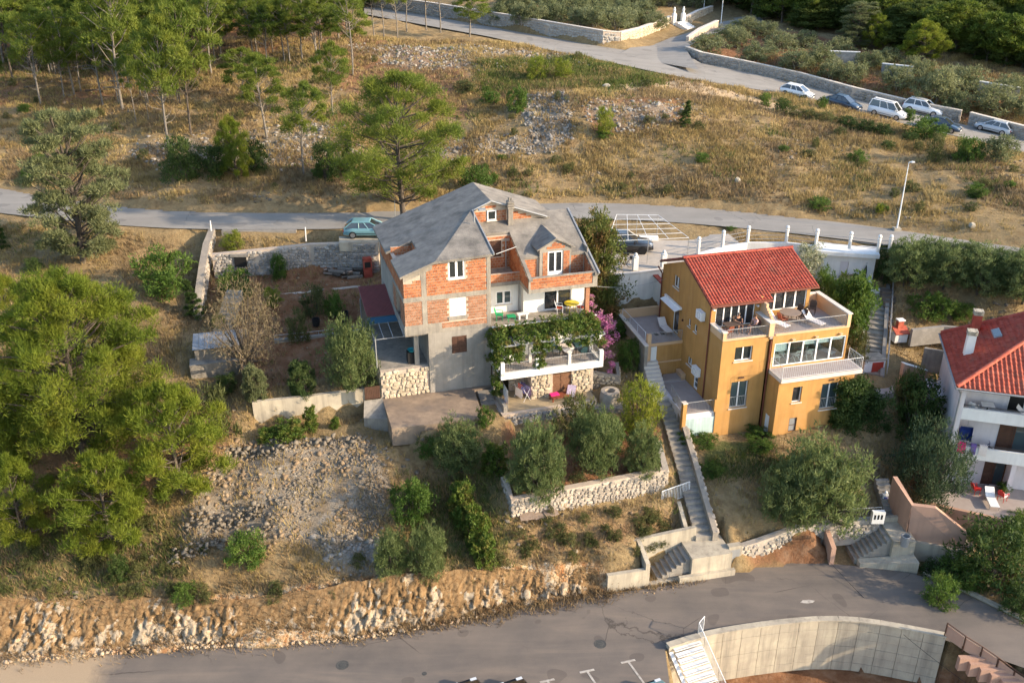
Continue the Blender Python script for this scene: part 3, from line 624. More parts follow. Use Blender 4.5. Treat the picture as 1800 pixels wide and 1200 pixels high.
def stone_meshes(mat, key):
    """a dozen irregular quarry-faced stones, unit size, shared by all walls"""
    if key in STONES: return STONES[key]
    L = []; r = random.Random(11)
    for i in range(10):
        n = r.choice((5, 6, 6, 7)); ang = sorted((k+r.uniform(-.28, .28))*2*math.pi/n for k in range(n)); mb = MB()
        ring = [(math.cos(a)*.5*r.uniform(.88, 1.08), math.sin(a)*.5*r.uniform(.88, 1.08)) for a in ang]
        sq = [(max(-.5, min(.5, x*1.18)), max(-.5, min(.5, z*1.18))) for x, z in ring]
        vs_ = [(x, .35, z) for x, z in sq]+[(x, -.16, z) for x, z in sq]+[(x*.72+r.uniform(-.04, .04), -.42+r.uniform(-.1, .1), z*.72) for x, z in sq]
        mb.add(vs_, [(k, (k+1) % n, n+(k+1) % n, n+k) for k in range(n)]+[(n+k, n+(k+1) % n, 2*n+(k+1) % n, 2*n+k) for k in range(n)]+[tuple(range(2*n, 3*n))])
        me = mb.mesh('stone', mat); L.append(me)
    STONES[key] = L; return L
def stone_face(par, a, b, z0, z1, mat, key, sw=.42, sh=.26, limit=300, seed=0, proud=.05, name='stone', rnd=.5):
    """stones laid in rough courses on the vertical face from a to b (x,y); face looks to the right of a->b; z0,z1 numbers or (start,end)"""
    a, b = Vector((a[0], a[1], 0)), Vector((b[0], b[1], 0)); d = b-a; L = d.length; d.normalize(); nrm = Vector((d.y, -d.x, 0)); r = random.Random(seed)
    lo = z0 if hasattr(z0, '__len__') else (z0, z0); hi = z1 if hasattr(z1, '__len__') else (z1, z1); ms = stone_meshes(mat, key); rz = math.atan2(d.y, d.x); items = []
    hmax = max(hi[0]-lo[0], hi[1]-lo[1]); rows = max(1, int(hmax/sh))
    for row in range(rows+2):
        s_ = -r.random()*sw
        while s_ < L:
            w_ = sw*r.uniform(1-rnd, 1+rnd); h_ = sh*r.uniform(.85, 1.25); c_ = s_+w_/2; s_ += w_
            if c_ < w_*.3 or c_ > L-w_*.3: continue
            t = c_/L; zb = lo[0]*(1-t)+lo[1]*t; zt = hi[0]*(1-t)+hi[1]*t; z = zb+(row+.5)*sh+r.uniform(-.05, .05)*sh*2
            if z+h_*.42 > zt or z < zb-.1: continue
            items.append((a+d*c_+Vector((0, 0, z))-nrm*(.06-proud), (w_*.97, .22*r.uniform(.8, 1.3), h_*.98), (r.uniform(-.06, .06), r.uniform(-.12, .12)+(math.pi if r.random() < .5 else 0)*0, rz+r.uniform(-.05, .05)), r.randrange(len(ms))))
    r.shuffle(items); items.sort(key=lambda q: -q[1][0]*q[1][2]); inv = par.matrix_basis.inverted() if par else None
    rest = []
    for k, (p, s3, rot, i) in enumerate(items):
        if k < limit: link(name, ms[i], par, p, rot, s3)
        else: rest.append((p, s3, rot, i))
    if rest:
        V, F_ = [], []
        for p, s3, rot, i in rest:
            m = Matrix.LocRotScale(p, Euler(rot), Vector(s3)); n0 = len(V); me = ms[i]; V += [tuple(m @ v.co) for v in me.vertices]; F_ += [tuple(n0+j for j in f.vertices) for f in me.polygons]
        me = bpy.data.meshes.new('stonework'); me.from_pydata(V, [], F_); me.materials.append(mat); o = link('stonework', me, par); o['kind'] = 'stuff'
    return items
C_STONE = M('limestone', (.40,.35,.285), (.31,.275,.235), .9, .9, .5, 14, c3=(.46,.40,.32), rnd=.28)
C_STONEG = M('grey limestone', (.33,.31,.285), (.26,.245,.225), .9, .9, .5, 14, c3=(.38,.36,.33), rnd=.28)
C_STONEW = M('warm pale limestone', (.48,.40,.29), (.40,.33,.235), .9, .9, .5, 14, c3=(.54,.47,.36), rnd=.25)
# ================================================================ BRICK HOUSE
BH = empty('brick_house', FB.o, FB.a, 'tall unfinished brick house with grey roofs, white terraces and vine covered pergola', 'house')
def B_(): return MB()
# --- tower: rendered lower storey, brick storeys above an overhang on the left
m = B_(); wall(m, 'u', 0, 0, 4.45, -1.2, 4.63, .25, [(1.64, 2.71, 2.84, 4.13)]); m.box(0, .25, .25, 9.5, -1.2, 4.63); m.box(4.2, 4.45, .25, 9.5, -1.2, 4.63)
m.build('rendered_wall', C_PLASTER, BH)
window(BH, 'u', 0, 1.64, 2.71, 2.84, 4.13, 2, C_SHUT, C_DARK, .10, .06, False); shutters(BH, 'u', 0, 1.66, 2.69, 2.86, 4.11, C_SHUT, 2, .0)
m = B_()
wall(m, 'u', 0.0, -1.55, 4.45, 4.63, 8.55, .25, [(1.53, 2.67, 8.40, 9.3), (1.56, 2.69, 5.67, 6.99)])
wall(m, 'u', 0.0, .5, 4.45, 8.55, 9.72, .25, [(1.53, 2.67, 8.40, 9.72)]); m.add([(-1.55,0,8.55),(.5,0,8.55),(.5,.25,8.55),(-1.55,.25,8.55),(-1.55,0,8.95),(.5,0,9.68),(.5,.25,9.68),(-1.55,.25,8.95)], [(3,2,1,0),(4,5,6,7),(0,1,5,4),(1,2,6,5),(2,3,7,6),(3,0,4,7)])
m.box(1.3, 2.9, 0, .25, 9.722, 9.86)
wall(m, 'v', -1.55, .25, 9.8, 4.63, 8.9, .25, [(1.6, 3.3, 4.95, 6.9)]); m.box(4.2, 4.45, .25, 6, 4.63, 9.7); m.box(-1.55, 4.45, 9.8, 10.05, 4.63, 9.0)
m.box(-1.55, 4.2, .25, 9.8, 4.40, 4.63); m.build('masonry_wall', C_MORTAR, BH)
m = B_()   # concrete frame: ring beams, columns, lintels, sills
m.box(-1.58, 4.47, -.03, 0, 7.03, 7.36); m.box(-1.58, .95, -.03, 0, 4.60, 5.31); m.box(.95, 4.47, -.03, 0, 4.60, 4.86)
m.box(-.34, 0, -.032, 0, 5.31, 7.03); m.box(-.34, 0, -.032, 0, 7.36, 9.15); m.box(4.2, 4.48, -.034, 0, 4.86, 9.75); m.box(1.3, 2.9, -.03, 0, 9.72, 9.86); m.box(1.45, 2.8, -.06, 0, 5.42, 5.66)
m.box(-1.60, -1.55, -.03, 9.8, 7.03, 7.36); m.box(-1.60, -1.55, -.03, 9.8, 4.6, 5.2)
m.add([(-1.56,-.03,8.5),(.45,-.03,9.25),(.45,0,9.25),(-1.56,0,8.5),(-1.56,-.03,8.93),(.45,-.03,9.66),(.45,0,9.66),(-1.56,0,8.93)], [(3,2,1,0),(4,5,6,7),(0,1,5,4),(1,2,6,5),(2,3,7,6),(3,0,4,7)])
m.build('concrete_frame', C_CONC, BH)
brickwork(BH, 'u', 0, -1.54, -.36, 7.38, 8.9, C_BRICK, steps=lambda a: 8.36+math.floor((a+1.54)/.33)*.2*.6)
brickwork(BH, 'u', 0, .02, 4.18, 7.38, 9.72, C_BRICK, [(1.45, 2.75, 8.34, 9.9), (1.2, 3.0, 9.68, 9.9)], steps=lambda a: 9.25+a*.34+.2)
brickwork(BH, 'u', 0, -1.54, -.36, 5.33, 7.0, C_OLDBRICK); brickwork(BH, 'u', 0, .02, 4.18, 5.33, 7.0, C_OLDBRICK, [(1.43, 2.82, 5.4, 7.1)])
brickwork(BH, 'u', 0, 1.0, 4.18, 4.88, 5.31, C_OLDBRICK, [(1.43, 2.82, 5.25, 5.7)])
brickwork(BH, 'v', -1.55, .02, 9.6, 7.38, 8.85, C_BRICK, name='brickwork'); brickwork(BH, 'v', -1.55, .02, 4.4, 5.22, 7.0, C_OLDBRICK, [(1.55, 3.35, 4.9, 6.95)])
m = B_(); m.box(-1.575, -1.55, 4.6, 9.6, 5.21, 7.0); m.build('render_patch', C_PLASTER, BH)
window(BH, 'u', 0, 1.53, 2.67, 8.40, 9.72, 2, depth=.02, fr=.11)
window(BH, 'u', 0, 1.56, 2.69, 5.67, 6.99, 2, depth=.14, sill=False); shutters(BH, 'u', 0, 1.56, 2.69, 5.67, 6.99, C_PVC, 2, .0)
# --- roofs
TH = .16
def lp(u, v): return (u, v, 9.0+.361*(u+1.8))      # plane that falls to the left
def rp(u, v): return (u, v, 11.85-.36*(u-6.1))      # plane that falls to the right
def fp(u, v): return (u, v, 7.84+.40*v)             # plane that falls to the front
def slabpart(name, pts, th=TH, mat=None): return MB().slab(pts, th).build(name, mat or C_ROOFG, BH)
VR = 11.0
slabpart('roof', [lp(.6,-.3), lp(4.55,5.5), lp(6.1,5.7), lp(6.1,VR), lp(.05,VR), lp(.05,3.25), lp(-1.8,3.25), lp(-1.8,-.3)])
slabpart('roof', [lp(.049,4.95), lp(.049,VR), lp(-1.85,VR), lp(-1.85,4.95)])
slabpart('hip_roof', [(.6,-.302,9.86), (4.6,-.302,10.0), (4.62,5.5,11.33), (4.53,5.52,11.33)])
slabpart('roof', [rp(6.102,5.7), rp(10.6,5.7), rp(11.2,7.2), rp(11.2,VR), rp(6.102,VR)])
slabpart('lean_to_roof', [fp(7.45,2.0), fp(12.05,2.0), fp(12.05,6.6), fp(9.0,6.6), fp(9.0,6.0), fp(7.45,6.0)])
slabpart('lean_to_roof', [fp(4.6,4.75), fp(7.2,4.75), fp(7.2,6.0), fp(4.6,6.0)])
slabpart('roof_verge', [fp(7.2,-.15), fp(7.449,-.15), fp(7.449,6.0), fp(7.2,6.0)], .14)
slabpart('roof_verge', [fp(12.051,-.15), fp(12.35,-.15), fp(12.35,6.6), fp(12.051,6.6)], .2)
m = B_(); m.slab([tuple(Vector(fp(12.30,-.2))+Vector((0,0,.07))), tuple(Vector(fp(12.42,-.2))+Vector((0,0,.07))), tuple(Vector(fp(12.42,6.6))+Vector((0,0,.07))), tuple(Vector(fp(12.30,6.6))+Vector((0,0,.07)))], .12)
m.slab([(4.60,-.36,10.07),(4.68,-.36,10.07),(4.68,5.5,11.40),(4.60,5.5,11.40)], .14)
m.bar(lp(4.5,5.45), lp(6.1,5.66), .05); m.bar(rp(6.1,5.66), rp(10.4,5.66), .05); m.build('verge_trim', C_GREYM, BH)
# notch wall in the left roof
brickwork(BH, 'v', .05, 3.3, 4.9, 8.75, 9.5, C_BRICK, seed=4); m = B_(); m.box(-1.5, .05, 4.95, 5.1, 8.6, 9.3); m.box(-1.55, .2, 3.2, 5.0, 8.55, 8.70); m.box(.062, .2, 3.25, 4.95, 8.7, 9.6); m.build('notch_wall', C_MORTAR, BH)
brickwork(BH, 'u', 4.95, -1.5, .04, 8.72, 9.3, C_BRICK, seed=5)
# --- gable wall above the lean-to roofs, its window and the chimney
m = B_(); vz = 5.95; m.add([(4.6,vz,9.6),(10.2,vz,9.6),(10.2,vz,10.25),(6.1,vz,11.72),(4.6,vz,11.18),(4.6,vz+.25,9.6),(10.2,vz+.25,9.6),(10.2,vz+.25,10.25),(6.1,vz+.25,11.72),(4.6,vz+.25,11.18)], [(0,1,2,3,4),(9,8,7,6,5),(0,5,6,1),(1,6,7,2),(2,7,8,3),(3,8,9,4),(4,9,5,0)])
m.build('gable_wall', C_MORTAR, BH)
gt = lambda a: 11.18+(a-4.6)*.36-.15 if a < 6.1 else 11.72-(a-6.1)*.36-.15
brickwork(BH, 'u', vz, 4.9, 5.78, 10.25, 11.0, C_BRICK, steps=gt); brickwork(BH, 'u', vz, 6.62, 7.3, 10.25, 11.05, C_BRICK, steps=gt); brickwork(BH, 'u', vz, 7.75, 10.0, 10.25, 11.05, C_BRICK, steps=gt); brickwork(BH, 'u', vz, 5.75, 6.55, 11.25, 11.62, C_BRICK, steps=gt)
m = B_(); m.box(5.82, 6.58, vz-.03, vz+.02, 10.27, 11.1); m.build('reveal', C_PLASTER, BH)
window(BH, 'u', vz-.09, 5.86, 6.54, 10.33, 11.08, 1, depth=.02, fr=.08)
m = B_(); m.box(7.32, 7.68, 5.35, 5.75, 9.7, 11.25); z = 11.25
ch = m.build('chimney', C_CONC, BH); m = B_()
for k in range(3): m.box(7.26-.02*(k == 1), 7.74+.02*(k == 1), 5.29, 5.81, 11.25+.19*k, 11.25+.19*k+.13); m.box(7.36, 7.64, 5.4, 5.7, 11.38+.19*k, 11.44+.19*k)
m.lathe((7.42, 5.55, 11.82), [(.09, 0), (.09, .2), (.11, .2), (.11, .24)], 8); m.lathe((7.6, 5.55, 11.82), [(.07, 0), (.07, .14), (.09, .18)], 8); m.build('chimney_cap', C_CONC, ch)
MB().box(5.0, 5.5, 4.9, 5.25, 11.38, 11.52).build('roof_hatch', C_GREYM, BH); MB().bar((4.3, 3.6, 11.05), (4.3, 3.6, 11.7), .06, 8).build('roof_vent', C_GREYM, BH)
# --- attic terrace with dormer
m = B_(); m.box(7.2, 12.3, -.05, 2.15, 6.72, 7.0); m.box(4.45, 7.2, 1.9, 4.75, 6.72, 7.0); m.build('terrace_slab', C_CONC, BH)
m = B_(); m.box(7.2, 12.3, 0, .2, 7.0, 7.78); m.box(4.47, 7.2, 1.95, 2.13, 7.0, 7.62); m.build('parapet_wall', C_MORTAR, BH)
brickwork(BH, 'u', 0, 7.34, 11.95, 6.90, 7.78, C_BRICK, bh=.22, bw=.34); brickwork(BH, 'u', 1.95, 4.5, 7.2, 6.98, 7.6, C_BRICK, bh=.22, bw=.34)
m = B_(); m.box(7.2, 7.34, -.04, .0, 6.7, 7.82); m.box(11.95, 12.3, -.04, 0, 6.7, 7.8); m.box(7.21, 12.28, -.035, .21, 7.78, 7.83); m.box(7.16, 7.2, 0.0, 4.8, 6.7, 7.0); m.build('concrete_trim', C_CONC, BH)
m = B_(); wall(m, 'u', 2.1, 7.45, 12.05, 7.0, 8.55, .2, [(9.24, 10.36, 7.02, 8.55)]); m.build('attic_wall', C_MORTAR, BH)
m = B_(); m.add([(8.62,1.92,7.0),(9.24,1.92,7.0),(9.24,1.92,9.3),(8.62,1.92,9.16),(8.62,2.1,7.0),(9.24,2.1,7.0),(9.24,2.1,9.3),(8.62,2.1,9.16)], [(0,1,2,3),(7,6,5,4),(1,5,6,2),(0,3,7,4),(2,6,7,3)])
m.add([(10.36,1.92,7.0),(11.0,1.92,7.0),(11.0,1.92,9.14),(10.36,1.92,9.4),(10.36,2.1,7.0),(11.0,2.1,7.0),(11.0,2.1,9.14),(10.36,2.1,9.4)], [(0,1,2,3),(7,6,5,4),(1,5,6,2),(0,3,7,4),(2,6,7,3)])
m.add([(8.62,1.922,8.95),(11.0,1.922,8.95),(11.0,1.922,9.14),(9.8,1.922,9.78),(8.62,1.922,9.16),(8.62,2.3,8.95),(11.0,2.3,8.95),(11.0,2.3,9.14),(9.8,2.3,9.78),(8.62,2.3,9.16)], [(0,1,2,3,4),(9,8,7,6,5)])
m.box(8.62, 8.78, 2.1, 4.2, 8.3, 9.1); m.box(10.84, 11.0, 2.1, 4.2, 8.3, 9.1)
dm = m.build('dormer', C_PLASTER, BH)
brickwork(dm, 'u', 1.92, 8.86, 9.2, 7.1, 8.9, C_BRICK); brickwork(dm, 'u', 1.92, 10.42, 10.86, 7.1, 8.9, C_BRICK); brickwork(dm, 'u', 1.92, 9.15, 10.5, 9.12, 9.6, C_BRICK, steps=lambda a: 9.68-abs(a-9.8)*.5)
brickwork(BH, 'u', 2.1, 7.5, 8.45, 7.05, 8.4, C_BRICK); brickwork(BH, 'u', 2.1, 11.05, 12.0, 7.05, 8.4, C_BRICK)
for sgn, uu in ((-1, 8.4), (1, 11.22)):
    MB().slab([(9.8,1.78,9.93),(9.8,5.1,9.93),(uu,4.0 if 0 else 3.3,9.18),(uu,1.78,9.18)] if sgn < 0 else [(9.8,5.1,9.932),(9.8,1.78,9.932),(uu,1.78,9.18),(uu,3.3,9.18)], .1).build('dormer_roof', C_ROOFG, dm)
window(BH, 'u', 1.92, 9.24, 10.36, 7.05, 8.92, 2, depth=.03, fr=.09, sill=False, name='balcony_door')
m = B_(); m.box(9.3, 9.75, 1.94, 1.99, 7.1, 7.42); m.box(9.85, 10.3, 1.94, 1.99, 7.1, 7.42); m.build('door_panel', C_PVC, BH)
# loggia back wall and cheeks
m = B_(); wall(m, 'u', 4.6, 4.45, 7.2, 7.0, 9.55, .2, [(5.35, 6.55, 7.95, 9.2)]); m.build('loggia_wall', C_MORTAR, BH)
for u0 in (7.2, 12.07): m = B_(); m.add([(u0,0,7.0),(u0+.2,0,7.0),(u0+.2,0,7.7),(u0,0,7.7),(u0,4.75,7.0),(u0+.2,4.75,7.0),(u0+.2,4.75,9.6),(u0,4.75,9.6)], [(0,1,2,3),(7,6,5,4),(0,3,7,4),(1,5,6,2),(3,2,6,7)]); m.build('cheek_wall', C_MORTAR, BH)
brickwork(BH, 'u', 4.6, 4.5, 7.18, 7.1, 9.5, C_BRICK, [(5.3, 6.6, 7.9, 9.25), (4.4, 7.3, 9.05, 9.3)]); shutters(BH, 'u', 4.6, 5.35, 6.55, 7.95, 9.2, C_SHUT, 2)
brickwork(BH, 'v', 7.2, .05, 4.6, 7.02, 9.5, C_BRICK, steps=lambda a: 7.68+.4*a); brickwork(BH, 'v', 12.07, .22, 2.05, 7.02, 8.6, C_BRICK, steps=lambda a: 7.68+.4*a)
brickwork(BH, 'v', 12.27, .0, 6.5, 7.0, 10.2, C_BRICK, sgn=1, steps=lambda a: 7.66+.4*a)
MB().bar((6.85, 4.45, 7.0), (6.85, 4.45, 9.3), .05, 8).build('pole', C_GREYM, BH); MB().bar((5.6, 2.6, 8.9), (7.2, 3.0, 9.15), .035, 6).build('clothes_pole', C_GREYM, BH)
# --- white storey behind the upper terrace
m = B_(); wall(m, 'u', 2.6, 4.45, 7.42, 4.4, 6.72, .2, [(5.55, 6.75, 5.0, 6.05)]); wall(m, 'u', 1.9, 7.42, 12.2, 4.4, 6.72, .2, [(8.98, 11.1, 4.42, 6.45)]); m.box(7.42, 7.6, 2.1, 2.8, 4.4, 6.72); m.box(12.0, 12.2, 2.1, 9, -.4, 6.72); m.build('white_wall', C_WHITE, BH)
m = B_(); m.box(4.45, 12.2, 9.0, 9.2, -1, 9.6); m.box(12.2, 12.27, 1.9, 9.0, 6.72, 9.0); m.box(4.47, 12.0, 3.4, 3.5, 4.4, 6.7); m.build('rear_wall', C_PLASTER, BH)
window(BH, 'u', 2.6, 5.55, 6.75, 5.0, 6.05, 2, depth=.05, fr=.10, glass=C_GLASSB); window(BH, 'u', 1.9, 8.98, 11.1, 4.42, 6.45, 2, depth=.08, fr=.08, sill=False, name='sliding_door', curtain=(.8, .98))
m = B_(); m.box(8.98, 8.99, 2.1, 3.4, 4.4, 6.4); m.build('inner_wall', C_DARK, BH)
m = B_(); m.box(11.55, 11.85, .2, .5, 4.4, 6.72); m.build('brick_post', C_OLDBRICK[0], BH)
m = B_(); m.bar((7.25, 2.45, 4.4), (7.25, 2.45, 6.72), .05, 8); m.tube([(7.25, 2.4, 6.7), (7.25, 1.9, 6.85), (7.2, .2, 6.9)], .045); m.build('downpipe', C_GREYM, BH)
m = B_(); m.box(4.45, 12.2, -.3, 4.6, 4.14, 4.40); m.build('terrace_slab', C_CONC, BH)
m = B_(); m.box(4.46, 12.2, -.42, -.25, 4.10, 4.62); m.build('low_parapet', C_OLDBRICK[1], BH); m = B_(); m.box(4.44, 12.22, -.44, -.23, 4.62, 4.66); m.build('coping', C_WHITE, BH)
# --- lower balcony, white posts, stone room below
m = B_(); m.box(4.45, 11.9, -2.62, .1, 1.72, 1.95); m.build('balcony_slab', C_FLOORT, BH)
m = B_(); m.box(4.43, 11.92, -2.70, -2.45, 1.66, 2.14); m.box(4.43, 4.68, -2.45, 0, 1.66, 2.14); m.box(11.68, 11.92, -2.45, 0, 1.66, 2.14); m.build('balcony_edge', C_WHITE, BH)
for u, v, h, wd in ((4.56, -2.57, 2.95, .26), (7.05, -2.57, 2.95, .2), (9.42, -2.57, 2.95, .2), (11.78, -2.57, 2.95, .28), (7.0, -1.1, 4.14, .2), (4.6, -.1, 4.14, .24), (11.75, -.6, 4.14, .26)):
    m = B_(); m.box(u-wd/2, u+wd/2, v-wd/2, v+wd/2, 1.95, h); m.build('white_post', C_WHITE, BH)
for a, b in ((4.7, 6.95), (7.15, 9.32), (9.52, 11.64)): railing(BH, [(a, -2.57, 2.14), (b, -2.57, 2.14)], .68, C_STEEL, .115, low=.06)
railing(BH, [(11.78, -2.4, 2.14), (11.78, -.75, 2.14)], .68, C_STEEL, .13, low=.06)
m = B_(); wall(m, 'u', .1, 4.45, 12.0, 1.95, 4.14, .2, [(5.3, 6.3, 1.96, 3.9), (7.9, 8.9, 2.3, 3.9)]); m.box(11.9, 12.0, -.5, .1, 1.95, 3.2); m.build('white_wall', C_WHITE, BH)
window(BH, 'u', .1, 5.3, 6.3, 1.96, 3.9, 1, C_PVC, depth=.08, sill=False, name='door'); shutters(BH, 'u', .1, 7.9, 8.9, 2.3, 3.9, C_SHUT, 2, .0)
m = B_(); wall(m, 'u', -2.2, 6.75, 11.4, -1.0, 1.72, .25, [(8.35, 9.75, -.40, 1.55)]); m.box(11.15, 11.4, -1.95, 2, -1.0, 1.72); m.box(6.75, 7.0, -1.95, -.6, -1, 1.72); wall(m, 'u', -.6, 4.45, 7.0, -1, 1.72, .2, [(4.75, 5.6, -.4, 1.5)]); m.build('stone_room', C_MORTAR, BH)
shutters(BH, 'u', -2.2, 8.35, 9.75, -.38, 1.55, C_SHUT2 if 'C_SHUT2' in globals() else M('mid brown shutter', (.20,.105,.06), (.16,.08,.045), 3, .6), 2, .04)
sb = empty('stone_cladding', parent=BH)
stone_face(sb, (6.75,-2.2), (8.33,-2.2), -.45, 1.72, C_STONEW, 'warm', .36, .27, 60, 1, .05); stone_face(sb, (9.77,-2.2), (11.4,-2.2), -.45, 1.72, C_STONEW, 'warm', .36, .27, 60, 2, .05); stone_face(sb, (5.6,-.6), (6.75,-.6), -.4, 1.72, C_STONEW, 'warm', .36, .27, 30, 3, .05)
m = B_(); m.box(4.40, 11.2, -3.6, -.5, -.62, -.40); m.build('patio_slab', M('worn ochre concrete', (.36,.28,.17), (.29,.235,.155), 1.2, .9, .2), BH)
m = B_(); m.box(4.35, 4.6, -3.6, -.3, -.4, .1); m.box(4.38, 4.58, -.9, -.6, .1, 1.7); m.build('side_wall', C_PLASTER, BH)
# --- carport: floor, stone front, annex roof, blue sheet and open bars
m = B_(); m.box(-3.42, 0, .45, 9.0, 1.75, 2.05); m.build('carport_floor', C_CONC, BH)
sw = MB().box(-3.42, -.02, .12, .55, -1.0, 2.02).build('carport_wall', C_MORTAR, BH)
stone_face(sw, (-3.42,.12), (-.02,.12), -.35, 2.05, C_STONEW, 'warm', .40, .30, 140, 7, .06); stone_face(sw, (-3.42,1.8), (-3.42,.12), -.2, 2.0, C_STONEW, 'warm', .4, .3, 40, 8, .06)
AN = M('dull red corrugated roof', (.20,.055,.05), (.16,.045,.042), 2, .7); m = B_(); n = 22
for k in range(n):
    u0 = -3.62+2.15*k/n; u1 = -3.62+2.15*(k+1)/n; um = (u0+u1)/2
    for a, b, za, zb in ((u0, um, 0, .05), (um, u1, .05, 0)): m.add([(a,3.85,4.62+za),(b,3.85,4.62+zb),(b,8.2,5.32+zb),(a,8.2,5.32+za)], [(0,1,2,3)])
m.build('annex_roof', AN, BH)
m = B_(); m.slab([(-3.62,2.95,4.50),(-1.5,2.95,4.50),(-1.5,3.84,4.60),(-3.62,3.84,4.60)], .03); m.build('blue_sheet', M('blue tarpaulin', (.02,.09,.15), (.017,.075,.125), 2, .6), BH)
m = B_()
for u in (-3.6, -2.95, -2.3, -1.55): m.bar((u, .75, 4.25), (u, 3.0, 4.48), .03, 5)
m.bar((-3.6, .75, 4.25), (-1.5, .75, 4.25), .03, 5); m.bar((-3.6, 2.98, 4.47), (-1.5, 2.98, 4.47), .03, 5)
for q in ((-3.55, .8), (-3.55, 3.9), (-3.55, 8.0), (-.6, .7)): m.bar((q[0], q[1], 2.05), (q[0], q[1], 4.4), .05, 6)
m.build('carport_frame', C_GREYM, BH)
m = B_(); m.box(-3.5, 0, 8.2, 8.4, 2.0, 5.2); m.box(-.9, -.6, .6, 1.0, 2.05, 4.4); m.build('carport_back_wall', C_PLASTER, BH)
# ---------------- things at the brick house
def at(fr, u, v, z): return tuple(fr.w(u, v, z))
def thing(name, fr, u, v, z, label, cat, rz=0.0, group=None): return empty(name, fr.w(u, v, z), fr.a+rz, label, cat, group)
def chair(fr, u, v, z, rz, label, mat, seatmat=None, kind='arm', group=None, name='chair'):
    t = thing(name, fr, u, v, z, label, 'chair', rz, group)
    m = B_()
    for x in (-.22, .22):
        m.bar((x, -.2, 0), (x*.95, -.2, .42), .02, 5); m.bar((x, .2, 0), (x*.95, .2, .42), .02, 5)
    m.build('legs', mat, t); m = B_(); m.prism([(-.24,-.24),(.24,-.24),(.22,.22),(-.22,.22)], .40, .45); m.build('seat', seatmat or mat, t)
    m = B_(); vs_ = [(-.23,.22,.44),(.23,.22,.44),(.25,.34,.80),(.16,.37,.92),(-.16,.37,.92),(-.25,.34,.80)]; m.add(vs_+[(x, y+.035, z_) for x, y, z_ in vs_], [(0,1,2,3,4,5),(11,10,9,8,7,6)]+[(i,6+i,6+(i+1)%6,(i+1)%6) for i in range(6)]); m.build('backrest', mat, t)
    if kind == 'arm':
        m = B_()
        for x in (-.27, .27): m.tube([(x, -.2, .42), (x, -.2, .64), (x, .28, .68)], .022, 5)
        m.build('armrest', mat, t)
    return t
def table_round(fr, u, v, z, r, h, label, mat, legmat, group=None):
    t = thing('table', fr, u, v, z, label, 'table', 0, group); MB().lathe((0,0,h-.035), [(r*.96,0),(r,.01),(r,.03),(r*.97,.035)], 20).build('tabletop', mat, t); m = B_()
    for k in range(4): an = math.pi/4+k*math.pi/2; m.bar((math.cos(an)*r*.75, math.sin(an)*r*.75, 0), (math.cos(an)*r*.5, math.sin(an)*r*.5, h-.03), .022, 5)
    m.build('legs', legmat, t); return t
C_YEL = M('yellow plastic', (.75,.55,.03), (.68,.49,.025), 2, .5); C_GRN = M('green plastic', (.02,.30,.12), (.016,.25,.10), 2, .45); C_WHP = M('white plastic', (.78,.78,.77), (.70,.70,.70), 2, .5)
C_RED = M('orange red cushion', (.62,.10,.04), (.5,.075,.03), 3, .9); C_TEAL = M('petrol fabric', (.03,.075,.085), (.025,.06,.07), 3, .8); C_CLOTH = M('pale cloth', (.70,.64,.60), (.62,.56,.52), 4, .9); C_BLUEC = M('blue towel', (.03,.13,.45), (.20,.10,.28), 5, .95, c3=(.03,.25,.5)); C_PINKC = M('magenta towel', (.75,.03,.22), (.62,.022,.17), 3, .95); C_PURP = M('purple striped cloth', (.20,.11,.28), (.40,.30,.42), 9, .95, c3=(.12,.07,.2))
C_WOODR = M('red brown wood', (.24,.07,.035), (.18,.05,.027), 3, .7); C_LILAC = M('lilac patterned cloth', (.58,.46,.55), (.45,.35,.45), 8, .95, c3=(.72,.65,.68))
table_round(FB, 10.85, 1.15, 4.4, .55, .73, 'round yellow garden table on the upper terrace of the brick house', C_YEL, C_YEL)
chair(FB, 10.0, 1.3, 4.4, math.radians(75), 'white rattan chair with orange cushion left of the yellow table', C_WHP, C_RED); chair(FB, 11.5, .95, 4.4, math.radians(-80), 'white chair with orange cushion right of the yellow table', C_WHP, C_RED)
chair(FB, 5.45, 1.25, 4.4, math.radians(70), 'green plastic armchair at the left end of the upper terrace', C_GRN)
t = thing('side_table', FB, 6.2, .9, 4.4, 'low green plastic table beside the green armchair', 'table'); MB().box(-.3,.3,-.25,.25,.36,.41).build('tabletop', C_GRN, t); m = B_(); [m.bar((x,y,0),(x*.9,y*.9,.37),.025,5) for x in (-.25,.25) for y in (-.2,.2)]; m.build('legs', C_GRN, t)
t = thing('bench', FB, 7.1, 1.0, 4.4, 'small white marble bench below the white wall on upper terrace', 'bench'); MB().box(-.42,.42,-.18,.18,.38,.45).build('seat', C_WHITE, t); MB().box(-.33,-.22,-.14,.14,0,.38).build('leg', C_WHITE, t); MB().box(.22,.33,-.14,.14,0,.38).build('leg', C_WHITE, t)
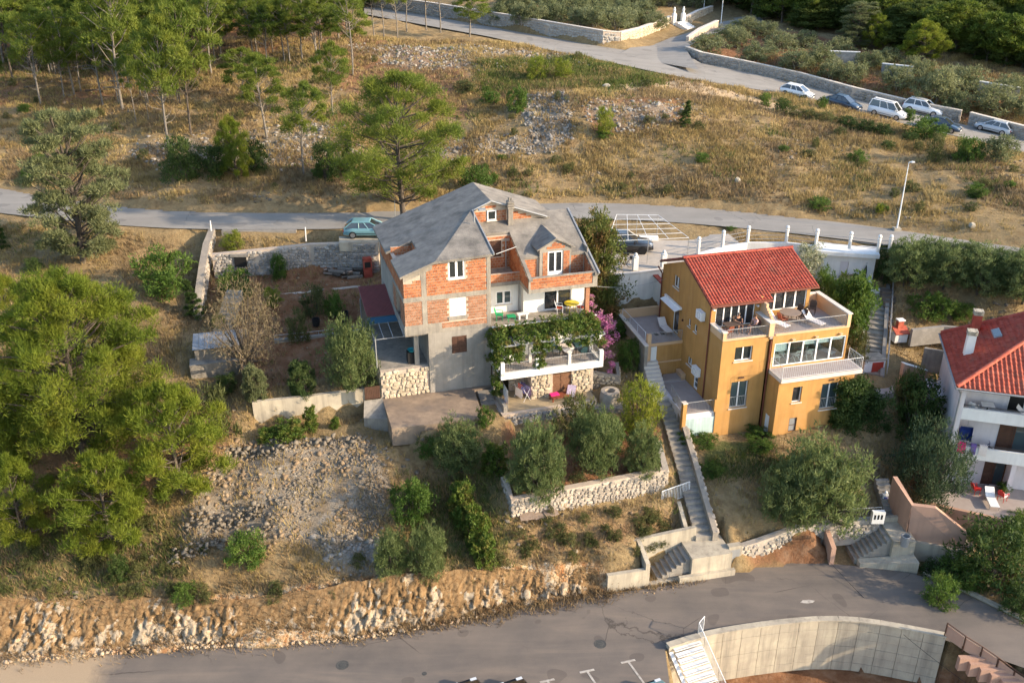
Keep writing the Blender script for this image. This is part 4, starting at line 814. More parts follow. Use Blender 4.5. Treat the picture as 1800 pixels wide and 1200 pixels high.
# lower balcony: dining set
t = thing('table', FB, 9.85, -.75, 1.95, 'balcony table under a pale cloth behind the white railing', 'table'); MB().box(-.45,.45,-.4,.4,.70,.74).build('tabletop', C_DARK, t); m = B_(); m.prism([(-.5,-.45),(.42,-.47),(.47,.4),(-.47,.42)],.742,.75); m.add([(-.5,-.45,.75),(.42,-.47,.75),(.2,-.53,.32),(-.05,-.5,.40),(-.36,-.52,.55)],[(0,1,2,3,4)]); m.build('tablecloth', C_CLOTH, t); m = B_(); [m.bar((x,y,0),(x,y,.7),.025,5) for x in (-.38,.38) for y in (-.33,.33)]; m.build('legs', C_DARK, t)
t = thing('table', FB, 10.95, -.55, 1.95, 'dark petrol covered table at the right end of lower balcony', 'table'); MB().prism([(-.5,-.42),(.5,-.42),(.5,.42),(-.5,.42)], .62, .78).build('cover', C_TEAL, t); m = B_(); [m.bar((x,y,0),(x,y,.62),.03,5) for x in (-.42,.42) for y in (-.35,.35)]; m.build('legs', C_DARK, t)
chair(FB, 9.1, -.6, 1.95, math.radians(85), 'dark balcony chair with pale cushion left of the cloth covered table', C_TEAL, C_CLOTH); chair(FB, 10.9, -1.3, 1.95, math.radians(180), 'dark balcony chair in front of the petrol covered table', C_TEAL); chair(FB, 9.3, .0-.2, 1.95, math.radians(20), 'dark balcony chair by the wall behind the cloth covered table', C_TEAL); chair(FB, 10.2, -.15, 1.95, 0, 'dark balcony chair by the wall beside the petrol covered table', C_TEAL)
t = thing('ironing_board', FB, 6.0, -.6, 1.95, 'white folded board leaning on the lower balcony wall', 'board', .2); MB().slab([(-.9,-.1,.25),(.5,-.1,.1),(.55,.25,.55),(-.7,.3,.95)], .04).build('board', C_WHP, t); m = B_(); [m.bar((-.1+.13*k,-.35,.02),(.05+.13*k,.1,.38),.018,4) for k in range(5)]; m.build('slat', C_DARK, t)
# patio below: drying rack with laundry, lounger table, towels, laundry on line
t = thing('drying_rack', FB, 6.2, -1.9, -.4, 'white folding drying rack hung with blue and purple laundry', 'drying rack', .35); m = B_()
for y in (-.55, .55): m.bar((-.3,y,0),(.3,y,1.0),.015,5); m.bar((.3,y,0),(-.3,y,1.0),.015,5)
[m.bar((x,-.6,1.0),(x,.6,1.0),.01,4) for x in (-.45,-.3,-.15,0,.15,.3,.45)]; m.build('rack_frame', C_WHP, t)
for (x, y0, y1, zl, mt) in ((-.45,-.6,.2,.35,C_CLOTH),(-.1,-.5,.0,.55,C_BLUEC),(.28,-.6,-.05,.25,C_PURP),(.3,.0,.55,.5,C_BLUEC),(.05,.05,.55,.6,C_RED)):
    m = B_(); m.add([(x-.05,y0,zl),(x-.01,y0,1.02),(x+.06,y0,zl+.1),(x-.05,y1,zl+.03),(x-.01,y1,1.02),(x+.06,y1,zl+.12)], [(0,1,4,3),(1,2,5,4)]); m.build('laundry', mt, t)
t = thing('sunbed', FB, 8.75, -2.75, -.4, 'red brown wooden sunbed with magenta towel on the patio', 'sunbed', .1); MB().box(-.75,.75,-.32,.32,.24,.33).build('bed', C_WOODR, t); m = B_(); [m.box(x-.04,x+.04,y-.04,y+.04,0,.24) for x in (-.68,.68) for y in (-.26,.26)]; m.build('legs', C_WOODR, t); MB().prism([(-.72,-.05),(-.1,-.08),(-.08,.34),(-.7,.34)], .335, .42).build('towel', C_PINKC, t)
t = thing('deck_chair', FB, 9.55, -2.75, -.4, 'folding deck chair with lilac cloth beside the magenta towel', 'chair', -.5); MB().slab([(-.3,-.3,.25),(.3,-.3,.25),(.32,.35,.8),(-.28,.35,.8)], .05).build('seat', C_LILAC, t); m = B_(); [m.bar((x,-.35,.0),(x,.38,.82),.02,5) for x in (-.32,.33)]; [m.bar((x,.3,.0),(x,-.2,.4),.02,5) for x in (-.32,.33)]; m.build('chair_frame', C_WOODR, t)
t = thing('laundry_line', FB, 4.72, -2.5, -.4, 'white and pink washing hung by the left patio corner', 'laundry'); m = B_(); m.bar((0,-.8,1.55),(0,1.0,1.6),.01,4); m.bar((0,-.8,0),(0,-.8,1.55),.025,5); m.build('line', C_GREYM, t)
for y0, y1, zl, mt in ((-.75,-.3,.55,C_CLOTH),(-.25,.2,.75,C_WHP),(-.6,-.1,.2,C_LILAC)): MB().add([(-.06,y0,zl),(0,y0,1.56),(.09,y0,zl+.08),(-.07,y1,zl+.05),(0,y1,1.57),(.1,y1,zl)], [(0,1,4,3),(1,2,5,4)]).build('laundry', mt, t)
t = thing('satellite_dish', FB, 12.05, -.9, 3.3, 'white satellite dish on the right balcony post', 'satellite dish', .35); m = B_(); m.v = []; prof = [(.04,.0),(.2,.03),(.36,.10),(.42,.15)]; mm = MB().lathe((0,0,0), prof, 16); MB().add([(x, -z_-.1, y) for x, y, z_ in mm.v], [tuple(f) for f in mm.f[:-1]]).build('dish', C_WHP, t); m = B_(); m.bar((0,-.1,-.05),(0,-.55,-.12),.015,5); m.bar((0,-.05,0),(-.25,.15,-.1),.03,6); m.build('arm', C_GREYM, t)
t = thing('barrel', FB, -1.0, 1.1, 2.05, 'dark bin with turquoise basin in the carport', 'bin'); MB().box(-.35,.35,-.3,.3,0,.85).build('bin_body', C_RUBBER, t); MB().lathe((0,-.02,.852), [(.22,0),(.32,.14),(.33,.15),(.30,.13),(.2,.03)], 14).build('basin', M('turquoise plastic', (.03,.30,.34), (.025,.25,.29), 2, .5), t)
# driveway slab with front face, steps beside it
dw = MB(); dw.prism([(-3.5,-4.15),(2.65,-4.6),(3.05,-.6),(4.4,-.25),(4.4,.0),(-3.42,.12)], -1.35, 0); dw = dw.build('driveway_slab', M('stained concrete paving', (.31,.235,.165), (.225,.17,.125), .7, .9, .35, 6, c3=(.15,.125,.105), streak=.2)); dw.location = FB.o; dw.rotation_euler = (0, 0, FB.a); tag(dw, 'brown stained concrete driveway slab in front of the brick house', 'driveway')
st = empty('garden_steps', FB.o, FB.a, 'narrow grey steps going down between driveway slab and patio wall', 'stairs'); steps_run(st, (3.35,-6.4,-2.0), (3.75,-.7,-.05), 1.0, 12, C_CONC)
dwf = empty('patio_wall', FB.o, FB.a, 'grey stone retaining wall under the patio of the brick house', 'wall'); MB().prism([(4.15,-3.95),(11.1,-3.75),(11.1,-3.5),(4.4,-3.6),(4.4,-.3),(4.15,-.3)], -2.4, -.38).build('wall_core', C_MORTAR, dwf)
stone_face(dwf, (4.15,-3.95), (11.1,-3.75), -1.9, -.4, C_STONEG, 'grey', .42, .27, 90, 11); stone_face(dwf, (4.15,-.3), (4.15,-3.95), -2.0, -.4, C_STONEG, 'grey', .42, .27, 40, 12)
# ================================================================ OCHRE HOUSE
OH = empty('ochre_house', FO.o, FO.a, 'ochre yellow house with red tiled roof, roof terraces and glazed winter garden', 'house')
# left block with terrace, lower right block under the balcony slab, upper right block
m = B_(); wall(m, 'u', 0, 0, 3.5, -1.0, 6.95, .25, [(1.01, 2.34, 5.35, 6.42), (1.0, 2.33, 1.69, 3.76)]); wall(m, 'v', 0, .25, 10.3, -1.0, 7.0, .25, [(4.2, 5.0, 3.0, 3.68), (3.05, 3.72, 1.66, 3.55), (3.9, 4.35, 5.9, 6.5), (4.95, 5.35, 5.9, 6.5), (6.95, 8.0, 4.4, 6.45)])
m.build('wall', C_OCHRE, OH)
m = B_(); wall(m, 'v', 0, 2.0, 10.3, 7.0, 8.9, .25, [(7.3, 8.3, 7.9, 8.85)]); m.add([(0,2.0,8.9),(.25,2.0,8.9),(.25,10.3,8.9),(0,10.3,8.9),(0,6.5,10.45),(.25,6.5,10.45)], [(0,3,4),(1,5,2),(0,4,5,1),(4,3,2,5)]); wall(m, 'u', 2.0, .25, 3.9, 7.0, 8.9, .2, [(.35, 3.3, 7.1, 8.78)]); wall(m, 'u', 3.0, 3.9, 8.2, 7.0, 9.15, .2, [(4.55, 7.95, 7.45, 9.0)])
m.box(3.7, 3.9, 1.95, 3.0, 7.0, 9.1); m.box(7.95, 8.2, 3.2, 10.3, -1, 8.9); m.box(.25, 8.2, 10.05, 10.3, -1, 8.9); m.add([(7.95,3.2,8.9),(8.2,3.2,8.9),(8.2,10.3,8.9),(7.95,10.3,8.9),(7.95,6.5,10.3),(8.2,6.5,10.3)], [(0,3,4),(1,5,2),(0,4,5,1),(4,3,2,5)]); m.build('upper_wall', C_OCHRE, OH)
m = B_(); wall(m, 'u', -1.6, 3.72, 9.6, -1.6, 4.2, .25, [(4.88, 5.59, 2.44, 3.65), (7.14, 8.5, 1.56, 3.61), (4.92, 5.52, .11, 1.22)]); wall(m, 'v', 3.72, -1.35, 0, -1.6, 4.2, .25, [(-.95, -.35, -.35, 1.2)]); m.box(9.35, 9.6, -1.35, 6, -1.6, 4.2); m.build('lower_wall', C_OCHRE, OH)
m = B_(); wall(m, 'u', -.1, 3.75, 9.65, 4.5, 7.0, .22, [(3.95, 9.52, 4.64, 6.40)]); m.box(3.75, 3.95, .12, 3, 4.5, 7.0); m.box(9.43, 9.65, .12, 5, 4.5, 7.0); m.box(3.95, 9.43, 4.0, 4.2, 4.5, 7.0); m.build('winter_garden_wall', C_OCHRE, OH)
m = B_(); m.box(.25, 3.5, .25, 2.0, 6.8, 7.03); m.box(3.5, 9.65, -.08, 4.2, 6.8, 7.05); m.build('terrace_floor', C_FLOORT, OH)
m = B_(); m.box(3.72, 10.0, -1.85, -.1, 4.22, 4.50); m.build('balcony_slab', C_CAP, OH); m = B_(); m.box(3.8, 9.95, -1.8, -.1, 4.50, 4.505); m.build('balcony_floor', C_FLOORT, OH)
# parapets and copings
m = B_(); m.box(-.02, .25, 0, 1.9, 7.0, 7.5); m.box(3.36, 3.72, -.14, 2.0, 7.0, 8.0); m.box(9.40, 9.67, -.12, 4.1, 7.0, 8.0); m.box(8.2, 9.4, 3.9, 4.1, 7.0, 8.0); m.box(-.02, .24, -.03, .24, 7.0, 7.62); m.box(3.9, 9.4, -.12, .05, 7.0, 7.12); m.box(.24, 3.4, -.03, .12, 7.0, 7.12); m.build('parapet', C_PEACH, OH)
for q in ((-.07,.30,.27,1.93,7.502,7.57),(-.08,.30,-.09,.27,7.622,7.70),(3.31,3.77,-.19,.3,8.002,8.08),(3.34,3.74,.3,1.95,8.002,8.05),(9.35,9.72,-.17,4.15,8.002,8.08),(8.2,9.35,3.86,4.14,8.002,8.06)): MB().box(*q).build('coping', C_CAP, OH)
r_ = railing(OH, [(.3, .05, 7.08), (3.34, .05, 7.08)], .72, C_STEEL, .12, low=.06); r_ = railing(OH, [(3.8, -.05, 7.1), (9.38, -.05, 7.1)], .86, C_STEEL, .125, low=.06)
railing(OH, [(3.78, -.15, 4.5), (3.78, -1.78, 4.5), (9.92, -1.78, 4.5), (9.92, -.15, 4.5)], .92, C_STEELW, .15, low=.07, r=.008, rail=.017)
# windows and doors
for a in ((1.01, 2.34, 5.35, 6.42),): window(OH, 'u', 0, *a, 2, depth=.14)
for a in ((1.0, 2.33, 1.69, 3.76),): window(OH, 'u', 0, *a, 2, depth=.16, glass=C_GLASSB); railing(OH, [(a[0]+.03, .04, 1.72), (a[1]-.03, .04, 1.72)], .85, C_STEEL, .12)
window(OH, 'u', -1.6, 4.88, 5.59, 2.44, 3.65, 1, depth=.14); window(OH, 'u', -1.6, 7.14, 8.5, 1.56, 3.61, 2, depth=.16, glass=C_GLASSB); railing(OH, [(7.17, -1.56, 1.6), (8.47, -1.56, 1.6)], .85, C_STEEL, .12)
window(OH, 'u', -1.6, 4.92, 5.52, .11, 1.22, 1, C_SHUT, C_GREYM, depth=.06, sill=False); m = B_(); m.box(4.95, 5.49, -1.57, -1.55, .62, .66); m.build('grille', C_SHUT, OH)
window(OH, 'v', 3.72, -.95, -.35, -.35, 1.2, 1, C_PVC, C_PVC, depth=.06, sill=False, name='door')
window(OH, 'v', 0, 4.2, 5.0, 3.0, 3.68, 2, depth=.12); window(OH, 'v', 0, 3.9, 4.35, 5.9, 6.5, 1, depth=.08); window(OH, 'v', 0, 4.95, 5.35, 5.9, 6.5, 1, depth=.08); window(OH, 'v', 0, 7.3, 8.3, 7.9, 8.85, 2, depth=.12)
d = window(OH, 'v', 0, 3.05, 3.72, 1.66, 3.55, 1, C_PVC, C_PVC, depth=.06, sill=False, name='front_door')
for k in range(4): MB().box(.075, .085, 3.2, 3.56, 1.86+k*.42, 2.18+k*.42).build('door_light', C_GLASSB, d)
window(OH, 'v', 0, 6.95, 8.0, 4.4, 6.45, 1, depth=.1, sill=False, name='terrace_door')
window(OH, 'u', 2.0, .35, 3.3, 7.1, 8.78, 5, depth=.06, fr=.06, sill=False, name='sliding_door', curtain=(.38, .6)); window(OH, 'u', 3.0, 4.55, 7.95, 7.45, 9.0, 4, depth=.05, fr=.08, sill=False, curtain=(.36, .6))
MB().box(4.45, 8.05, 2.9, 3.0, 9.0, 9.14).build('awning_box', C_PVC, OH); MB().box(.3, 3.45, 1.86, 2.0, 8.78, 8.9).build('awning_box', C_PVC, OH)
o = window(OH, 'u', -.1, 3.95, 9.52, 4.64, 6.40, 5, C_PVC, C_CLEAR, depth=.03, fr=.07, sill=False, name='glazing')
m = B_()
for a, b, zt in ((4.05, 4.98, 5.72), (6.2, 7.2, 6.0), (7.35, 8.3, 5.98), (8.45, 9.4, 6.1)): MB().box(a, b, .03, .045, zt, 6.36).build('roller_blind', C_PVC, OH)
m.box(3.97, 9.4, .13, 3.98, 4.5, 4.52); m.build('room_floor', C_FLOORT, OH)
m = B_(); m.box(3.97, 9.4, 3.9, 3.99, 4.52, 6.8); m.build('room_wall', M('grey room wall', (.5,.5,.49), (.42,.42,.42), 1, .9), OH)
for u in (5.3, 7.1, 9.0): m = B_(); m.prism([(u-.1,-.28),(u+.1,-.28),(u+.13,-.1),(u-.13,-.1)], 6.55, 6.66); m.build('wall_lamp', C_PEACH, OH)
for u in (1.7, 7.8): MB().box(u-.2, u+.2, -.05 if u < 3 else -1.65, .02 if u < 3 else -1.58, 4.0 if u < 3 else 3.82, 4.12 if u < 3 else 3.94).build('vent_grille', C_SHUT, OH)
# awning, lamps, air conditioners, downpipes
m = B_(); m.slab([(-.55,6.6,6.55),(0,6.6,6.72),(0,9.3,6.72),(-.55,9.3,6.55)], .05); m.box(-.16, -.02, 6.5, 9.4, 6.66, 6.82); m.build('awning', C_PVC, OH)
for v, z in ((2.75, 7.35), (2.65, 3.0)):
    ac = MB().box(-.36, -.04, v, v+.85, z, z+.62).build('air_conditioner', C_PVC, OH); f = MB(); [f.bar((-.365, v+.4+.22*math.cos(t), z+.31+.22*math.sin(t)), (-.365, v+.4+.22*math.cos(t+.4), z+.31+.22*math.sin(t+.4)), .012, 4) for t in np.arange(0, 6.28, .4)]; f.build('fan_guard', C_STEEL, ac); MB().box(-.3, 0, v+.05, v+.8, z-.06, z-.002).build('bracket', C_STEEL, ac)
MB().tube([(-.08, 1.93, 8.75), (-.08, 1.93, 1.7)], .05, 8).build('downpipe', C_PIPE, OH); MB().tube([(3.60, -.11, 6.7), (3.60, -.11, -.9)], .055, 8).build('downpipe', C_PIPE, OH); MB().tube([(-.35, 10.5, 8.7), (-.1, 10.2, 8.2), (-.09, 10.2, 4.4)], .05, 8).build('downpipe', C_PIPE, OH)
for q in ((-.05, 6.2, 5.9), (-.05, 8.9, 6.1)): MB().box(q[0]-.06, q[0]+.04, q[1]-.06, q[1]+.06, q[2], q[2]+.12).build('wall_lamp', C_SHUT, OH)
for q in ((3.45, 1.9, 8.45), (.12, 1.9, 8.5)): MB().box(q[0]-.07, q[0]+.07, q[1]-.12, q[1]+.1, q[2], q[2]+.1).build('wall_lamp', C_PVC, OH)
# broken stepped edge of the dividing wall
m = B_()
for k in range(6): m.box(3.72, 3.9, 1.2-.18*k, 1.95, 7.02+.02*k, 8.85-.14*k-.0) if k == 0 else m.box(3.71+.002*k, 3.90+.002*k, 1.2-.18*k, 1.2-.18*(k-1), 7.02, 8.72-.13*k)
m.build('dividing_wall', C_PEACH, OH)
# roof: tiles front and back, ridge, gutters
def ofp(u, v): return (u, v, 8.98+.372*(v-1.85))
RV = 6.5; zr = ofp(0, RV)[2]
m = B_(); m.slab([ofp(-.18,1.72), ofp(4.42,1.72), ofp(4.42,2.5), ofp(8.45,2.5), ofp(8.45,RV), ofp(-.18,RV)], .10)
m.slab([(-.18,RV+.002,zr),(8.45,RV+.002,zr),(8.45,10.55,zr-.40*4.05),(-.18,10.55,zr-.40*4.05)], .10); m.build('roof_deck', C_PIPE, OH)
sl_ = math.hypot(1, .372); tile_field(OH, ofp(-.2, RV), (1, 0, 0), (0, -1, -.372), [(0,0),(8.66,0),(8.66,(RV-2.45)*sl_),(4.62,(RV-2.45)*sl_),(4.62,(RV-1.66)*sl_),(0,(RV-1.66)*sl_)], C_TILE, .235, .36)
tile_field(OH, (8.45, RV, zr), (-1, 0, 0), (0, 1, -.40), [(0,0),(8.66,0),(8.66,4.4),(0,4.4)], C_TILE, .235, .36)
ridge_tiles(OH, (-.25, RV, zr+.05), (8.5, RV, zr+.05), C_TILE, .37, .12)
m = B_(); m.bar((-.2, 1.62, 8.84), (4.45, 1.62, 8.84), .06, 8); m.bar((4.45, 2.4, 9.12), (8.5, 2.4, 9.12), .06, 8); m.slab([(-.22,1.7,8.93),(-.14,1.7,8.93),(-.14,RV,zr-.02),(-.22,RV,zr-.02)], .12); m.slab([(-.22,RV,zr-.02),(-.14,RV,zr-.02),(-.14,10.55,zr-1.62),(-.22,10.55,zr-1.62)], .12); m.slab([(8.44,2.5,9.22),(8.52,2.5,9.22),(8.52,RV,zr),(8.44,RV,zr)], .12); m.build('gutter', C_PIPE, OH)
MB().box(8.25, 8.6, 3.6, 4.4, 8.2, 8.85).build('air_conditioner', C_PVC, OH)
# left terraces: upper terrace, lower terrace, stair between them
m = B_(); m.box(-2.95, 0, 6.05, 11.0, 1.5, 4.36); m.build('upper_terrace', C_OCHRE, OH); MB().box(-2.95, -.01, 6.05, 11.0, 4.362, 4.38).build('terrace_floor', C_FLOORT, OH)
m = B_(); m.box(-2.95, .0, 5.98, 6.05, 4.2, 4.42); m.box(-2.1, 0, 5.95, 6.05, 2.78, 2.86); m.box(-2.85, -2.55, 5.92, 6.2, 2.0, 5.2); m.box(-.35, -.02, 5.0, 6.0, 1.6, 2.1); m.build('peach_trim', C_PEACH, OH); MB().box(-2.5, -2.05, 5.97, 6.04, 3.05, 4.15).build('white_hatch', C_WHITE, OH)
railing(OH, [(-2.5, 6.1, 4.38), (-.05, 6.1, 4.38)], .85, C_STEEL, .11); railing(OH, [(-2.88, 6.3, 4.38), (-2.88, 10.9, 4.38)], .9, C_STEELW, 1.2, mid=False)
m = B_(); m.box(-3.15, .6, 11.0, 11.2, 3.0, 5.1); m.build('peach_wall', C_PEACH, OH); m = B_(); m.prism([(-3.2,5.5),(-2.96,5.5),(-2.96,11.2),(-3.2,11.2)], 1.0, [4.5,4.5,4.75,4.75]); m.build('boundary_wall', C_CONC, OH); MB().prism([(-3.24,5.5),(-2.92,5.5),(-2.92,11.2),(-3.24,11.2)], [4.502,4.502,4.752,4.752], [4.58,4.58,4.83,4.83]).build('coping', C_CAP, OH)
m = B_(); m.prism([(-2.3,.15),(0,.15),(0,6.0),(-1.35,6.0),(-2.3,3.2)], -.6, 1.60); m.build('lower_terrace', C_PALEW, OH); m = B_(); m.prism([(-2.28,.17),(-.01,.17),(-.01,4.9),(-1.9,4.9)], 1.602, 1.63); m.prism([(-1.9,5.0),(-.01,5.0),(-.01,5.98),(-1.4,5.98)], 1.602, 1.76); m.build('terrace_floor', C_FLOORT, OH)
m = B_(); m.box(-2.48, -2.2, .02, .34, .3, 2.5); m.box(-.12, .0, .0, .3, 1.6, 2.55); m.build('ochre_post', C_OCHRE, OH); MB().box(-2.52, -2.16, -.02, .38, 2.5, 2.57).build('coping', C_CAP, OH)
m = B_(); m.box(-2.3, 0, .05, .149, -.6, 1.2); m.build('mint_wall', M('faded mint paint', (.45,.58,.56), (.36,.47,.46), 1, .9, streak=.4), OH); railing(OH, [(-2.18, .2, 1.63), (-.12, .2, 1.63)], .85, C_STEEL, .11); railing(OH, [(-2.4, .4, 1.63), (-2.0, 3.1, 1.63)], .8, C_STEEL, .25)
st = empty('side_steps', parent=OH); steps_run(st, (-2.85,2.9,1.35), (-2.55,6.0,3.05), 1.15, 10, C_CAP)
# ---------------- things on the terraces
def lounger(fr, u, v, z, rz, label, cover):
    t = thing('sun_lounger', fr, u, v, z, label, 'sun lounger', rz); m = B_()
    for x in (-.3, .3): m.bar((x,-.9,.3),(x,.35,.32),.02,5); m.bar((x,.35,.32),(x,.85,.75),.02,5); m.bar((x,-.8,.3),(x,-.8,0),.02,5); m.bar((x,.3,.3),(x,.45,0),.02,5)
    m.build('frame', C_STEEL, t); MB().slab([(-.3,-.9,.35),(.3,-.9,.35),(.3,.35,.37),(-.3,.35,.37)], .04).build('seat', cover, t); MB().slab([(-.3,.351,.37),(.3,.351,.37),(.3,.88,.82),(-.3,.88,.82)], .04).build('backrest', cover, t); return t
lounger(FO, 4.75, 1.2, 7.06, .35, 'sun lounger with white towel left of the roof terrace table', C_WHP); lounger(FO, 7.35, .9, 7.06, .3, 'sun lounger with white towel right of the roof terrace table', C_CLOTH)
lounger(FO, -.6, 7.9, 4.38, 0, 'pale folded lounger by the side terrace door', C_CLOTH); t = thing('doormat', FO, -1.1, 7.6, 4.38, 'black checked doormat on the side terrace tiles', 'doormat'); [MB().box(x,x+.3,y,y+.22,0,.015).build('square', C_RUBBER, t) for x in (-.5,0) for y in (-.25,.05)]
C_TAUPE = M('taupe tabletop', (.25,.19,.15), (.2,.155,.125), 3, .6); C_BRONZE = M('brown wicker', (.09,.06,.045), (.07,.047,.036), 6, .8)
table_round(FO, 6.0, 1.75, 7.06, .75, .74, 'round taupe table on the roof terrace of the ochre house', C_TAUPE, C_BRONZE)
for u, v, rz, l in ((5.3, 1.5, 100, 'orange wicker chair between lounger and round roof terrace table'), (6.75, 1.5, -80, 'brown wicker chair right of the round roof terrace table'), (6.9, 2.2, -60, 'brown wicker chair by the window behind the round table'), (8.3, 2.6, -40, 'dark chair standing alone at the rear of roof terrace')): chair(FO, u, v, 7.06, math.radians(rz), l, C_BRONZE if 'orange' not in l else C_WOODR)
t = thing('table', FO, 1.1, 1.05, 7.03, 'dark balcony table in front of the sliding doors', 'table'); MB().box(-.55,.55,-.35,.35,.68,.73).build('tabletop', C_BRONZE, t); m = B_(); [m.bar((x,y,0),(x,y,.68),.025,5) for x in (-.48,.48) for y in (-.3,.3)]; m.build('legs', C_BRONZE, t)
for u, v, rz, l in ((.6, .55, 190, 'wooden folding chair at the left end of balcony table'), (2.7, .75, -90, 'dark balcony chair under the woman at right')): chair(FO, u, v, 7.03, math.radians(rz), l, C_WOODR if 'wooden' in l else C_BRONZE)
chair(FO, 1.75, 1.42, 7.03, math.radians(0), 'dark balcony chair under the man in black shirt', C_BRONZE)
# winter garden furniture
t = thing('table', FO, 6.6, 1.6, 4.52, 'glass topped table inside the winter garden', 'table'); MB().box(-.9,.9,-.5,.5,.70,.73).build('tabletop', M('green glass top', (.12,.22,.20), (.1,.19,.17), 2, .2), t); m = B_(); [m.bar((x,y,0),(x,y,.7),.03,5) for x in (-.8,.8) for y in (-.4,.4)]; m.build('legs', C_WHP, t)
def fold_chair(u, v, rz, l):
    t = thing('folding_chair', FO, u, v, 4.52, l, 'chair', rz); m = B_()
    for x in (-.2, .2): m.bar((x,-.3,0),(x,.3,.85),.022,5); m.bar((x,.3,0),(x,-.25,.46),.022,5)
    m.build('chair_frame', C_WHP, t); MB().box(-.21,.21,-.22,.2,.44,.47).build('seat', C_WHP, t); MB().slab([(-.2,.22,.7),(.2,.22,.7),(.2,.31,.86),(-.2,.31,.86)], .02).build('backrest', C_WHP, t)
fold_chair(5.35, 1.2, 1.4, 'white folding chair at the left end of winter garden table'); fold_chair(6.2, .65, 3.3, 'white folding chair at the front left of winter garden table'); fold_chair(7.3, .7, 2.9, 'white folding chair at the front right of winter garden table')
lounger(FO, 8.7, 1.2, 4.52, .4, 'white lounger inside the winter garden at its right end', C_WHP)
t = thing('stool_table', FO, 4.5, .7, 4.52, 'small white side table inside the winter garden left pane', 'table'); MB().box(-.35,.35,-.3,.3,.5,.54).build('tabletop', C_WHP, t); m = B_(); [m.bar((x,y,0),(x,y,.5),.02,5) for x in (-.3,.3) for y in (-.25,.25)]; m.build('legs', C_WHP, t)
# ---------------- people
SKIN = M('skin', (.42,.22,.14), (.36,.18,.115), 6, .6); HAIRG = M('short grey hair', (.16,.14,.125), (.11,.10,.09), 12, .9); HAIRD = M('brown hair', (.09,.05,.03), (.07,.04,.025), 12, .8); BLACKT = M('black shirt', (.016,.016,.019), (.012,.012,.014), 5, .9); PINKT = M('pale pink top', (.55,.36,.34), (.46,.3,.29), 5, .9); SHORTS = M('grey shorts', (.10,.10,.11), (.08,.08,.085), 5, .9)
def skin_body(name, joints, edges, mat, parent, sub=2):
    me = bpy.data.meshes.new(name); keys = list(joints); me.from_pydata([joints[k][0] for k in keys], [(keys.index(a), keys.index(b)) for a, b in edges], [])
    o = link(name, me, parent); md = o.modifiers.new('skin', 'SKIN'); md.use_smooth_shade = True
    for i, k in enumerate(keys): me.skin_vertices[0].data[i].radius = joints[k][1]; me.skin_vertices[0].data[i].use_root = (k == 'pelvis')
    s_ = o.modifiers.new('sub', 'SUBSURF'); s_.levels = s_.render_levels = sub; me.materials.append(mat); return o
